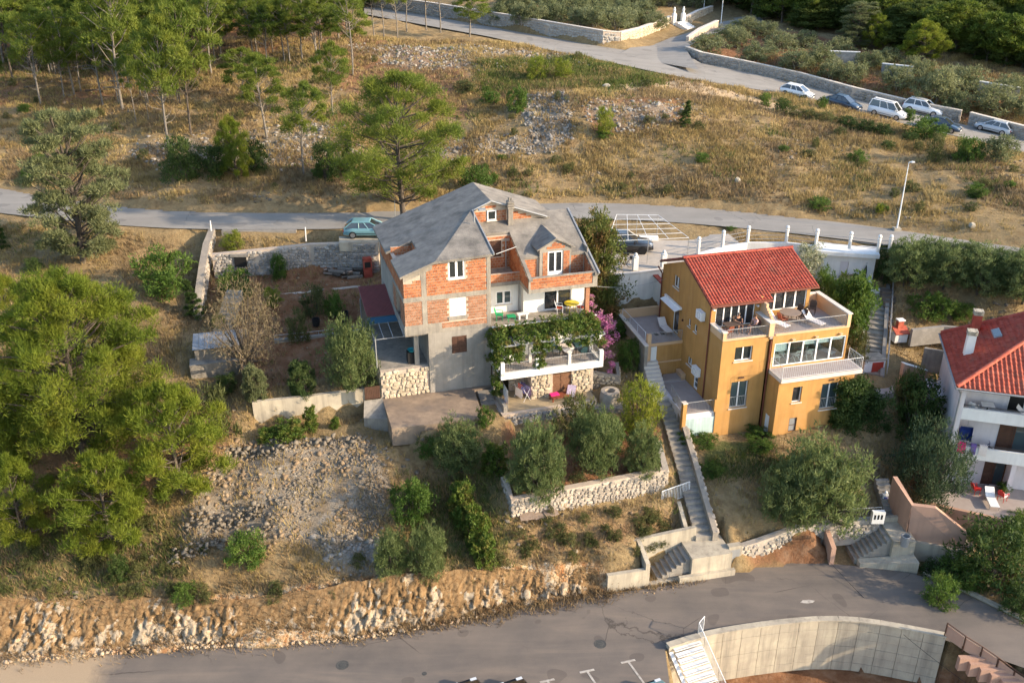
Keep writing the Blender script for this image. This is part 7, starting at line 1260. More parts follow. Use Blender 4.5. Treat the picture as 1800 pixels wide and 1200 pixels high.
# concrete stair at the road below the long stair
cs1 = empty('road_stair', S1.o, S1.a, 'pale concrete stair with side walls at the road, left of the wall box', 'stairs')
m = B_(); m.box(-2.45, 0, 0, .28, -.5, 1.25); m.build('front_wall', C_CONCL, cs1); m = B_(); m.prism([(0,-.0),(.28,0),(.28,1.75),(0,1.75)], -.5, [1.7,1.7,2.2,2.2]); m.prism([(-.6,1.75),(4.0,1.75),(4.0,2.02),(-.6,2.02)], -.5, [2.2,2.55,2.55,2.2]); m.build('side_wall', C_CONCL, cs1)
for k in range(7): MB().box(.95+.30*k, 3.05, .22, 1.745, -.4+.0*k if k == 0 else .2*k-.02, .2*(k+1)).build('step', C_CONC, cs1)
m = B_(); m.box(3.05, 5.75, -.05, 2.6, -.5, 1.6); m.build('landing', C_CONCL, cs1); MB().box(2.2, 5.95, -.30, -.052, -.5, .45).build('plinth', C_CONCL, cs1); MB().box(.3, 3.0, -.02, .215, -.4, .16).build('plinth', C_CONCL, cs1)
mbx = empty('meter_box', S1.w(6.15,.5,0), S1.a, 'white meter box at the foot of the long stair wall', 'meter box'); MB().box(-.45,.45,-.15,.25,.3,1.75).build('cabinet', C_CONCL, mbx); MB().box(-.32,.32,-.17,-.152,.85,1.5).build('door', C_GREYM, mbx)
lw = L_([(1283,968,-37.1),(1340,950,-36.9),(1400,928,-36.5),(1470,918,-36.35),(1548,913,-36.3)])
wall_path('stone_wall', lw, [.9,1.2,1.4,1.3,1.2], .4, C_STONE, 'stone wall along the bank below the large olive tree', stones=(C_STONE, 'lime', .42, .28, 80, 81))
fe = empty('fence', (0, 0, 0), 0, 'grey iron fence on the stone wall below the large olive tree', 'fence'); railing(fe, [(p[0], p[1]+.2, p[2]) for p in lw[2:]], .85, C_STEEL, .16, name='railing')
cs2 = empty('road_stair', S2.o, S2.a, 'shaded concrete stair with side walls at the road below the pink wall', 'stairs')
m = B_(); m.prism([(0,-.0),(.3,0),(.3,2.1),(0,2.1)], -.5, [1.35,1.35,1.9,1.9]); m.build('side_wall', C_PINKW, cs2); m = B_(); m.prism([(-.2,2.1),(5.4,2.1),(5.4,2.35),(-.2,2.35)], -.5, [1.9,2.15,2.15,1.9]); m.build('back_wall', C_CONCL, cs2)
for k in range(8): MB().box(1.75+.27*k, 3.95, .25, 2.095, -.4 if k == 0 else .2*k-.02, .2*(k+1)).build('step', C_CONC, cs2)
m = B_(); m.box(3.95, 5.4, .0, 2.6, -.5, 1.75); m.prism([(1.9,-.3),(5.4,-.9),(5.4,-.01),(1.9,.24)], -.5, [.3,.75,.75,.3]); m.build('landing', C_CONCL, cs2)
for k in range(8): MB().box(4.45, 5.35, 2.65+.3*k, 2.96+.3*k, -.2, 1.75+.18*(k+1)).build('step', C_CONC, cs2)
pwz = lambda x, y, yy: Py(x, y, yy)
pk = MB(); y0 = 49.6; b0 = [Py(1594, 947, y0), Py(1693, 967, y0-.9), Py(1700, 937, y0-.9), Py(1645, 893, y0-.3), Py(1603, 888, y0)]; pk.add([tuple(p) for p in b0]+[(p[0]+.1, p[1]+.3, p[2]) for p in b0], [(0,1,2,3,4),(9,8,7,6,5)]+[(i, 5+i, 5+(i+1) % 5, (i+1) % 5) for i in range(5)]); pk = pk.build('pink_wall', C_PINKW); tag(pk, 'pink rendered stair wall with slanting top at lower right', 'wall'); MB().slab([b0[4], (b0[4][0]-.35, b0[4][1]+2.6, b0[4][2]+.5), (b0[4][0]-.05, b0[4][1]+2.6, b0[4][2]+.5), (b0[4][0]+.2, b0[4][1]+.2, b0[4][2])][::-1], 2.4).build('return_wall', C_PINKW, pk)
wall_path('concrete_wall', [Py(1592, 949, 49.4), Py(1692, 968, 48.5)], 1.3, .3, C_CONCL, 'low whitish concrete wall under the pink stair wall')
wall_path('pink_wall', [FW.w(-1.2,-2.3,-8.15), FW.w(2.5,-2.75,-8.2), FW.w(9,-3.7,-8.3)], 1.7, .25, C_PINKW, 'pink retaining wall of the patio at the right edge')
rst = empty('lower_steps', Pz(1660, 998, ZL), math.radians(25), 'row of small stone steps rising right beside the pink wall', 'stairs'); steps_run(rst, (-1.0,.2,0), (2.2,.4,1.1), 1.0, 7, C_CONC)
kb = [off(p, .25, .14) for p in L_([(1625,1012,ZL),(1705,1048,ZL),(1805,1098,ZL),(1900,1150,ZL)])]; wall_path('kerb_wall', kb, .14, .3, C_CONCL, 'pale concrete kerb along the road at the right edge', 'kerb')
# retaining wall below the lower road with its stairs
rt = [(p[0], p[1]-.15, ZL+.22) for p in rw_top[:7]]; rwall = empty('retaining_wall', (0, 0, 0), 0, 'tall board marked concrete retaining wall below the lower road', 'wall'); RP = resample(rt, 15)
for i in range(14):
    a, b = Vector(RP[i]), Vector(RP[i+1]); d = (b-a).normalized(); nb = Vector((-d.y, d.x, 0)); g = d*.012; m = MB()
    for k in range(6): dz = .62*k; e = .012*(k % 2); m.prism([((a+g-nb*e).x, (a+g-nb*e).y), ((b-g-nb*e).x, (b-g-nb*e).y), ((b-g+nb*.3).x, (b-g+nb*.3).y), ((a+g+nb*.3).x, (a+g+nb*.3).y)], ZL+.2-dz-.60, ZL+.2-dz)
    m.build('panel', C_CONCL, rwall)['kind'] = 'stuff'
m = MB()
for a, b in zip(RP, RP[1:]): a, b = Vector(a), Vector(b); d = (b-a).normalized(); nb = Vector((-d.y, d.x, 0)); m.slab([a-nb*.06+Vector((0,0,.1)), b-nb*.06+Vector((0,0,.1)), b+nb*.36+Vector((0,0,.1)), a+nb*.36+Vector((0,0,.1))], .1)
m.build('coping', C_CONCL, rwall)
ms = empty('metal_stair', (9.05, 40.95, ZL+.02), math.radians(22), 'white metal stair going down beside the retaining wall', 'stairs'); stp = MB().box(0,1.75,-.34,0,-.05,0).mesh('step', C_STEELW); lip = MB().box(.1,1.65,-.02,.0,.0,.03).mesh('nosing', C_CONCL)
for k in range(12): o = link('step', stp, ms, (.15, -.3*k, -.19*k+.05)); link('nosing', lip, o, (0,-.3,.002))
MB().slab([(-.1,.3,.05),(.14,.3,.05),(.14,-3.6,-2.2),(-.1,-3.6,-2.2)], .25).build('stringer', C_STEELW, ms); railing(ms, [(1.95,.2,.05),(1.95,-3.4,-2.1)], 1.05, C_STEELW, .14); railing(ms, [(1.95,.2,.05),(2.5,.5,.1)], 1.05, C_STEELW, .14)
br = empty('brown_rail', (0, 0, 0), 0, 'brown panelled handrail along the stair at the right end of retaining wall', 'railing'); pp = L_([(1652,1124,ZL),(1690,1150,ZL-.2)]); pts_ = [Vector((25.0,41.7,ZL+.1)), Vector((25.75,40.9,ZL-.15)), Vector((26.6,40.5,ZL-.55)), Vector((27.4,40.05,ZL-.95)), Vector((28.2,39.6,ZL-1.4)), Vector((29.0,39.2,ZL-1.8))]
for a, b in zip(pts_, pts_[1:]):
    MB().bar(a, a+Vector((0,0,1.15)), .04, 6).build('post', C_SHUT, br); d = (b-a); MB().slab([a+d*.06+Vector((0,0,1.02)), a+d*.94+Vector((0,0,1.02)), a+d*.94+Vector((0,.03,1.02)), a+d*.06+Vector((0,.03,1.02))], .85).build('board', C_PINKW, br); MB().bar(a+Vector((0,0,1.15)), b+Vector((0,0,1.15)), .035, 6).build('handrail', C_SHUT, br)
m = MB()
for k in range(10): MB().box(0,1.4,-.3*k-.3,-.3*k,-.18*k-.9,-.18*k).build('step', C_PINKW, br, loc=(25.4+.52*k, 40.6+.05*k, ZL-.1))
# --- behind the ochre house: ramp wall with posts, garage, parking
C_POST = C_WHITE
PP = [(1227,449,-26.15),(1270,437,-26.0),(1314,429,-25.85),(1382,429,-25.75),(1434,435,-25.75),(1493,440,-25.75),(1543,446,-25.75),(1563,446,-25.7)]
wall_path('white_wall', [off(p, 0, .12) for p in L_(PP[:5])], [1.2,2.0,2.4,2.8,2.8], .25, C_WHITE, 'white curved ramp wall behind the tiled roof', cap=None); FR = empty('post_railing', (0, 0, 0), 0, 'row of white ball topped posts with rails beside the middle road', 'railing'); ppw = [Vector(off(p, .12, .12)) for p in L_(PP)]
pm = MB().lathe((0,0,0), [(.14,0),(.14,1.05),(.17,1.05),(.17,1.12),(.10,1.14),(.16,1.24),(.17,1.32),(.13,1.42),(.04,1.47)], 10).mesh('post', C_WHITE)
for v in ppw: link('post', pm, FR, v)
for a, b in zip(ppw[:-1], ppw[1:]):
    for h in (.3, .62, .95): MB().bar(a+Vector((0,0,h)), b+Vector((0,0,h)), .022, 5).build('rail', C_STEEL, FR)
ga, gb = Vector(Pz(1437,441,-26.0)), Vector(Pz(1541,448,-26.0)); GA = Frame((ga.x, ga.y, ga.z), math.degrees(math.atan2(gb.y-ga.y, gb.x-ga.x))); gl_ = (gb-ga).length
gr = empty('white_garage', GA.o, GA.a, 'white flat roofed garage with a plain door under the road posts', 'garage'); m = B_(); wall(m, 'u', 0, -.9, gl_, -3.4, -.22, .25, [(gl_*.42, gl_*.56, -2.75, -.75)]); m.box(-.9, -.65, .25, 3.5, -3.4, -.22); m.box(gl_-.25, gl_, .25, 3.5, -3.4, -.22); m.build('wall', C_WHITE, gr); MB().box(-.1, gl_+.2, -.35, 3.6, -.218, .12).build('roof_slab', C_WHITE, gr); MB().box(gl_*.42+.02, gl_*.56-.02, .06, .12, -2.75, -.77).build('door', C_PALEW, gr); MB().box(gl_-.9, gl_+.5, -1.3, -1.1, -3.6, -2.5).build('low_wall', C_WHITE, gr)
t = empty('folded_parasol', GA.w(gl_-.75, -.35, -2.9), 0, 'folded dark parasol leaning on the white garage wall', 'parasol'); MB().limb([(0,0,0),(-.02,0,.5),(.05,.05,1.5),(.1,.12,2.0)], [.05,.16,.14,.03], 8).build('canopy', C_RUBBER, t); MB().bar((.1,.12,1.95),(.12,.15,2.25),.02,5).build('pole', C_GREYM, t)
pkg = MB(); a = L_([(1075,482,-26.5),(1172,474,-26.5),(1235,448,-26.3),(1300,428,-25.95),(1280,412,-25.75),(1215,415,-26.2),(1060,405,-26.3),(1040,440,-26.4)]); pkg.prism([(p[0], p[1]) for p in a], [p[2]-1.5 for p in a], [p[2]+.06 for p in a]); tag(pkg.build('parking_area', M('pale gravel paving', (.42,.37,.31), (.34,.30,.255), 2.5, .95, .2, 20)), kind='structure')
ww = L_([(1083,484,-26.35),(1125,480,-26.35),(1172,473,-26.35)]); wall_path('white_wall', ww, 2.2, .3, C_WHITE, 'white retaining wall under the parked bicycles', cap=.06)
rc = empty('red_capped_wall', Pz(1146,488,-27.0), math.radians(-60), 'sloping white wall with red tile cap behind the ochre house', 'wall'); MB().prism([(0,0),(2.6,0),(2.6,.25),(0,.25)], -2, [.35,-.6,-.6,.35]).build('wall_body', C_WHITE, rc); MB().prism([(-.05,-.1),(2.65,-.1),(2.65,.35),(-.05,.35)], [.36,-.59,-.59,.36], [.44,-.51,-.51,.44]).build('tile_cap', C_TILE, rc)
gpst = MB().box(-.2,.2,-.2,.2,0,1.05).mesh('pillar', C_WHITE); gcap = MB().lathe((0,0,1.05), [(.24,0),(.24,.06),(.1,.1),(.15,.2),(.1,.32),(.02,.36)], 10).mesh('ball_cap', C_WHITE)
for i, q in enumerate(((1117,477,-26.35),(1167,472,-26.35))): t = empty('white_pillar', off(Pz(*q), .3, .05), .2, ['white ball topped pillar next to the bicycles','white ball topped pillar at the tiled roof corner'][i], 'pillar'); link('pillar_body', gpst, t); link('ball_cap', gcap, t)
zt = -24.35; pc = [Pz(1084,377,zt), Pz(1157,378,zt), Pz(1211,418,zt), Pz(1068,424,zt)]; pe = empty('metal_pergola', (0, 0, 0), 0, 'bare galvanised pergola frame over the parking place', 'pergola'); A0, A1, A2, A3 = [Vector(p) for p in pc]
for k in range(6): t_ = k/5; MB().bar(A0.lerp(A3, t_), A1.lerp(A2, t_), .021, 5).build('beam', C_STEELW, pe)
for k in range(5): t_ = k/4; MB().bar(A0.lerp(A1, t_), A3.lerp(A2, t_), .021, 5).build('rafter', C_STEELW, pe)
for v in (A0, A1, A2, A3, A0.lerp(A1, .5), A3.lerp(A2, .5)): MB().bar(v, Vector((v.x, v.y, -26.45)), .028, 6).build('post', C_STEEL, pe)
m = MB().box(-.8,.8,-.3,.3,0,.5).build('white_planter', C_WHITE); m.location = Pz(1140,425,-26.4); tag(m, 'long low white planter block in front of the black car', 'planter')
def bicycle(pos, rz, label, mat):
    t = empty('bicycle', pos, rz, label, 'bicycle', 'bicycles on the parking edge')
    for x in (-.52, .52):
        w_ = MB().tube([(x+.33*math.cos(a), 0, .34+.33*math.sin(a)) for a in np.linspace(0, 2*math.pi, 17)], .022, 5).build('wheel', C_RUBBER, t); s_ = MB()
        for a in np.linspace(0, math.pi, 7)[:-1]: s_.bar((x+.32*math.cos(a), 0, .34+.32*math.sin(a)), (x-.32*math.cos(a), 0, .34-.32*math.sin(a)), .005, 3)
        s_.build('spokes', C_STEEL, w_)['kind'] = 'stuff'
    f = MB(); A, Bq, Cq, D = (-.05,0,.32), (-.18,0,.80), (.38,0,.82), (-.52,0,.34)
    for a, b in ((A,Bq),(Bq,Cq),(Cq,A),(D,A),(D,Bq),(Cq,(.52,0,.34)),(Cq,(.36,0,1.0)),(Bq,(-.2,0,.92))): f.bar(a, b, .022, 6)
    f.build('frame', mat, t); MB().prism([(-.34,-.07),(-.06,-.03),(-.06,.03),(-.34,.07)], .92, .97).build('saddle', C_RUBBER, t); MB().bar((.36,-.28,1.02),(.36,.28,1.02),.016,5).build('handlebar', C_RUBBER, t); MB().box(.45,.75,-.15,.15,.75,.95).build('basket', C_RUBBER, t)
bicycle(off(Pz(1098,474,-26.4), .45), .1, 'pale framed bicycle parked next to the white pillar', C_WHITE); bicycle(off(Pz(1090,472,-26.4), 1.0), .15, 'second bicycle standing behind the pale framed one', C_GREYM)
# rear stair and small structures right of the ochre house
ST3 = [Pz(1533,668,-31.9), Pz(1540,590,-30.3), Pz(1546,505,-28.7)]; t = empty('rear_stair', (0, 0, 0), 0, 'long shaded stone stair right of the ochre house', 'stairs')
for a, b in zip(ST3, ST3[1:]): steps_run(t, a, b, 1.35, 10, C_CONC)
o = wall_path('stair_wall', [off(a, 0, .35) for a in [(p[0]+.85, p[1], p[2]) for p in ST3]], .6, .3, C_STONEG, 'low wall with handrail right of the rear stair'); railing(o, [(p[0]+1.0, p[1], p[2]+.35) for p in ST3], .8, C_STEEL, 1.0, mid=True)
wall_path('white_kerb', [off((p[0]-.9, p[1], p[2]), 0, .15) for p in (ST3[0].__class__(ST3[0]), ST3[1], ST3[2])][1:], .4, .15, C_WHITE, 'white kerb on the left of the rear stair', 'kerb')
steps2 = empty('garden_steps', Pz(1582,590,-30.4), math.radians(82), 'wooden edged garden steps right of the rear stair handrail', 'stairs'); steps_run(steps2, (0,0,0), (5,0,1.9), 1.5, 9, M('brown earth step', (.17,.13,.10), (.13,.10,.08), 2, .95))
pt_ = MB(); a = L_([(1500,698,-32.05),(1572,690,-32.05),(1560,652,-32.05),(1508,656,-32.05)]); pt_.prism([(p[0], p[1]) for p in a], -33.4, -32.03); tag(pt_.build('tiled_patio', C_FLOORT), 'pale tiled patio at the right side of the ochre house', 'patio'); wall_path('planter_wall', L_([(1508,656,-31.7),(1548,650,-31.7)]), .5, .3, C_STONEG, 'low stone planter edge beside the tiled patio')
bs = empty('garden_store', Pz(1536,662,-32.0), math.radians(10), 'small pale garden store with red door by the rear stair', 'shed'); MB().box(-.95,.75,0,1.1,0,1.35).build('body', C_PALEW, bs); MB().box(-1.0,.8,-.08,1.15,1.352,1.45).build('roof_slab', C_CONC, bs); MB().box(-.3,.6,-.03,-.005,.1,1.2).build('door', M('faded red door', (.36,.045,.03), (.3,.038,.026), 3, .6), bs)
bb = empty('barbecue', Pz(1583,602,-30.6), .15, 'white and red tiled garden barbecue with chimney', 'barbecue'); bb.scale = (.72,.72,.72); MB().box(-.7,.7,0,.9,0,.9).build('base', C_WHITE, bb); MB().slab([(-.8,-.15,1.1),(.8,-.15,1.1),(.8,.9,1.6),(-.8,.9,1.6)], .1).build('tile_roof', C_TILE2, bb); MB().box(-.3,.3,.5,1.0,1.3,2.3).build('chimney', C_TILE2, bb); MB().box(-.4,.4,.4,1.1,2.3,2.42).build('chimney_cap', C_WHITE, bb)
wall_path('pink_wall', [Pz(1590,640,-30.9+.9), Pz(1630,652,-31.5+.5)], [1.8,1.4], .3, C_PINKW, 'brownish pink wall with sloping white coping behind the garden', cap=.08, capmat=C_WHITE)
wall_path('terrace_wall', L_([(1625,612,-30.3),(1680,622,-30.3)]), 1.3, .3, C_CONC, 'grey terrace wall behind the pale house'); wall_path('terrace_wall', L_([(1605,580,-29.4),(1660,574,-29.3),(1800,585,-29.3)]), .8, .3, C_STONEG, 'low dry stone terrace wall in the garden above the pale house')
# red oven, bins, logs, small posts in the old garden
t = empty('brick_oven', Pz(647,486,-28.55), .28, 'red outdoor oven by the tall wall left of the brick house', 'oven'); MB().box(-.35,.35,-.3,.3,0,1.7).build('oven_body', C_TILE, t); MB().box(-.25,.25,-.31,-.3,.9,1.4).build('oven_mouth', C_DARK, t)
for i, (px, py, z) in enumerate(((556,572,-29.65),(607,566,-29.6))): t = empty('barrel', Pz(px,py,z), 0, ['black tub on the red earth in the middle terrace','black barrel near the annex roof'][i], 'barrel'); MB().lathe((0,0,0), [(.26,0),(.3,.3),(.31,.6+.3*i),(.27,.6+.3*i),(.25,.4)], 12).build('barrel_body', C_RUBBER, t)
r_ = random.Random(4); lg = [MB().bar((-.5*s_,0,0),(.5*s_,0,0),.13*s_,8).mesh('log', mt) for s_, mt in ((1,BARK),(.8,C_TAUPE),(1.3,BARKP))]
for i in range(26): p = Pz(r_.uniform(575,628), r_.uniform(482,490), -28.5); o = link('log', lg[i % 3], None, off(p, 0, .1+.22*(i//9)), (0,0,r_.uniform(-.6,.6))); tag(o, 'cut log in the wood heap under the tall stone wall', 'log', 'logs heaped under the tall wall')
for i in range(22):
    px, py = r_.uniform(40,330), r_.uniform(108,165); p = ground(px, py); o = MB().limb([(0,0,.15),(r_.uniform(1,2),r_.uniform(-.6,.6),.3),(r_.uniform(3,5),r_.uniform(-1,1),.25)], [.12,.09,.03], 6).build('fallen_branch', BARKP if i % 2 else BARK); o.location = p; o.rotation_euler = (0,0,r_.uniform(-.6,.6)); tag(o, 'fallen dead branch on the floor of the pine wood', 'branch', 'fallen branches in the pine wood')
for i, (px, py, z, lab) in enumerate(((372,412,ZM-.3,'thin white post at the top of the crumbling old wall'),(538,424,ZM-.5,'short white marker post beside the grey rendered wall'),(628,480,-28.5,'white pipe standing beside the red outdoor oven'),(695,390,ZM,'thin dark post beside the lone pine trunk'))): o = MB().bar((0,0,0),(0.04,0,1.25 if i < 3 else 2.3),.05 if i < 3 else .03,6).build('post', C_WHITE if i < 3 else C_GREYM); o.location = Pz(px,py,z); tag(o, lab, 'post')
# --- street lamps, gate panel, letter box, cable, bench
def lamp(pos, h, label, arm=(.5, 0)):
    t = empty('street_lamp', pos, 0, label, 'street lamp'); MB().lathe((0,0,0), [(.075,0),(.065,h*.3),(.035,h)], 8).build('pole', C_STEELW, t); MB().box(-.3,.3,-.3,.3,-.4,.25).build('base', C_CONCL, t); hd = MB().limb([(0,0,h),(arm[0]*.5,arm[1]*.5,h+.06),(arm[0],arm[1],h+.05)], [.04,.07,.05], 6).build('lamp_head', C_STEELW, t); MB().box(arm[0]*.4,arm[0],arm[1]-.05,arm[1]+.05,h-.03,h-.0).build('lens', C_CLOTH, hd)
lp_ = Pz(1576,405,ZM); lamp(lp_, size_at(lp_, 287, 1)[0], 'slim white street lamp on the dry slope beside the middle road', (.45,-.1)); lamp(Pz(1267,44,-17.2), 6.5, 'street lamp at the end of the side road by the olive groves', (-.5,.1)); lamp(Pz(1236,30,-17.2), 3.2, 'thin pole on the pale wall right of the white gate', (.15,0))
gpn = empty('gate_panel', Pz(1163,890,-35.75), 0, 'white barred gate panel lying against the long stair', 'gate'); a, b = Vector((0,0,.12)), Vector(Pz(1212,867,-35.5))-Vector(Pz(1163,890,-35.75)); railing(gpn, [a, b+Vector((0,0,.1))], .95, C_STEELW, .125, r=.018, rail=.028, low=.02); gpn.rotation_euler = (math.radians(-12),0,0)
t = empty('letter_box', Pz(1552,893,-36.9), 0, 'white letter box pedestal with round lamp at the shaded steps', 'letter box'); MB().prism([(-.2,-.12),(.2,-.12),(.2,.12),(-.2,.12)], 0, 1.15).build('pedestal', C_WHITE, t); MB().box(-.13,.13,-.14,-.121,.75,1.0).build('flap', C_BLUEC, t); MB().lathe((0,0,1.15), [(.05,0),(.1,.08),(.1,.18),(.04,.25)], 10).build('lamp', C_PVC, t)
t = empty('meter_cabinet', Pz(1541,918,-36.4), 0, 'white cabinet with dark slots at the fence end', 'meter box'); MB().box(-.4,.4,-.15,.15,0,.9).build('cabinet', C_WHITE, t); [MB().box(-.3+.22*k,-.18+.22*k,-.16,-.151,.35,.7).build('slot', C_RUBBER, t) for k in range(3)]
t = empty('bin', Pz(1589,958,-36.8), 0, 'grey round bin at the head of the shaded road stair', 'bin'); MB().lathe((0,0,0), [(.24,0),(.28,.6),(.29,.75),(.24,.76),(.22,.5)], 12).build('bin_body', C_GREYM, t)
ca, cb = Vector((17.5,52,-33.5)), Vector((27.5,34,-34.5)); a0 = Vector(Py(1452,980,48.5)); b0_ = Vector(Py(1705,1205,38.0)); pts = [a0.lerp(b0_, t_)-Vector((0,0,.5*math.sin(math.pi*t_))) for t_ in np.linspace(0,1,12)]; tag(MB().tube(pts, .014, 4).build('overhead_cable', C_RUBBER), 'thin black cable crossing over the lower road', 'cable')
a0 = FB.w(12.2,1.5,6.2); b0_ = FO.w(-.05,9.5,8.0); tag(MB().tube([a0.lerp(b0_, t_)-Vector((0,0,.4*math.sin(math.pi*t_))) for t_ in np.linspace(0,1,9)], .012, 4).build('overhead_cable', C_GREYM), 'thin cable between the brick house and the ochre house', 'cable')
for px, py, rz, lab in ((1066,156,.1,'pale stone slab lying on the sandy path'),(1296,322,.4,'white boulder standing in the dry grass'),(1708,402,.2,'pale boulder beside the middle road at right')):
    p = ground(px, py); s_ = stone_meshes(C_CONCL, 'pale')[int(px) % 10]; o = link('boulder', s_, None, off(p, 0, .25), (-1.2,0,rz), (.9,.5,.5) if px < 1100 else (.5,.45,.5)); tag(o, lab, 'boulder')
for px, py, rz in ((926,915,.2),(950,912,.35),(968,908,.5)): p = ground(px, py); o = MB().slab([(-.45,-.3,.25),(.45,-.3,.25),(.45,.3,.42),(-.45,.3,.42)], .05).build('loose_board', C_TAUPE); o.location = p; o.rotation_euler = (0,0,rz); tag(o, 'brown board lying at the foot of the limestone terrace wall', 'board', 'boards below the terrace wall')
# --- painted marks and covers on the lower road
PAINT = M('worn white road paint', (.46,.43,.38), (.26,.235,.21), 5, .8)
def mark(name, pts, label, cat, dz=.006, mat=None, group=None): o = MB().prism([(p[0], p[1]) for p in pts], [p[2]-.02 for p in pts], [p[2]+dz for p in pts]).build(name, mat or PAINT); tag(o, label, cat, group); return o
zr_ = ZL+.034
for px, py, lab in ((1103,1160,'white T shaped bay mark nearest the metal stair'),(1031,1177,'white T shaped bay mark in the middle of the three'),(961,1194,'white T shaped bay mark at the left of the three')):
    x, y, _ = Pz(px, py, zr_); d = Vector((.42,-1,0)).normalized(); s_ = Vector((1,.28,0)).normalized(); o = Vector((x, y, zr_)); e = d*4.5; h = s_*.06; c_ = s_*.42
    k = MB().prism([((o-c_).x,(o-c_).y),((o-c_+d*.14).x,(o-c_+d*.14).y),((o+c_+d*.14).x,(o+c_+d*.14).y),((o+c_).x,(o+c_).y)], zr_-.02, zr_+.006); k.prism([((o-h+d*.142).x,(o-h+d*.142).y),((o-h+e).x,(o-h+e).y),((o+h+e).x,(o+h+e).y),((o+h+d*.142).x,(o+h+d*.142).y)], zr_-.02, zr_+.006); tag(k.build('bay_mark', PAINT), lab, 'road marking', 'parking bay marks')
for px, py, r0, lab in ((1055,1131,.36,'round iron manhole cover near the metal stair'),(602,1168,.36,'round iron manhole cover at the left on the lower road'),(746,1183,.14,'small round valve cover in the lower road')): o = MB().lathe((0,0,0), [(r0,-.02),(r0,.008),(r0*.86,.008),(r0*.84,.003),(r0*.5,.003),(r0*.48,.008),(.01,.008)], 20).build('manhole_cover', M('cast iron %d' % px, (.05,.052,.05), (.08,.08,.075), 9, .6, .4, 30)); o.location = Pz(px, py, ZL+.03); tag(o, lab, 'manhole cover')
a, b = [(q[0], q[1], JPL[0]*q[0]+JPL[1]*q[1]+JPL[2]+.145) for q in (Pz(1176,118,-19.1), Pz(1211,110,-19.2))]; mark('stop_line', [a, b, (b[0]+.1,b[1]+.35,b[2]+.35*JPL[1]), (a[0]+.1,a[1]+.35,a[2]+.35*JPL[1])], 'white stop line across the upper road at the junction', 'road marking', .012)
x, y, _ = Pz(1420,1056,zr_); mark('paint_patch', [(x-.5,y-.12,zr_),(x-.1,y-.2,zr_),(x+.3,y-.1,zr_),(x+.45,y+.05,zr_),(x+.1,y+.14,zr_),(x-.3,y+.08,zr_)], 'whitish paint stain on the lower road', 'stain', .004)
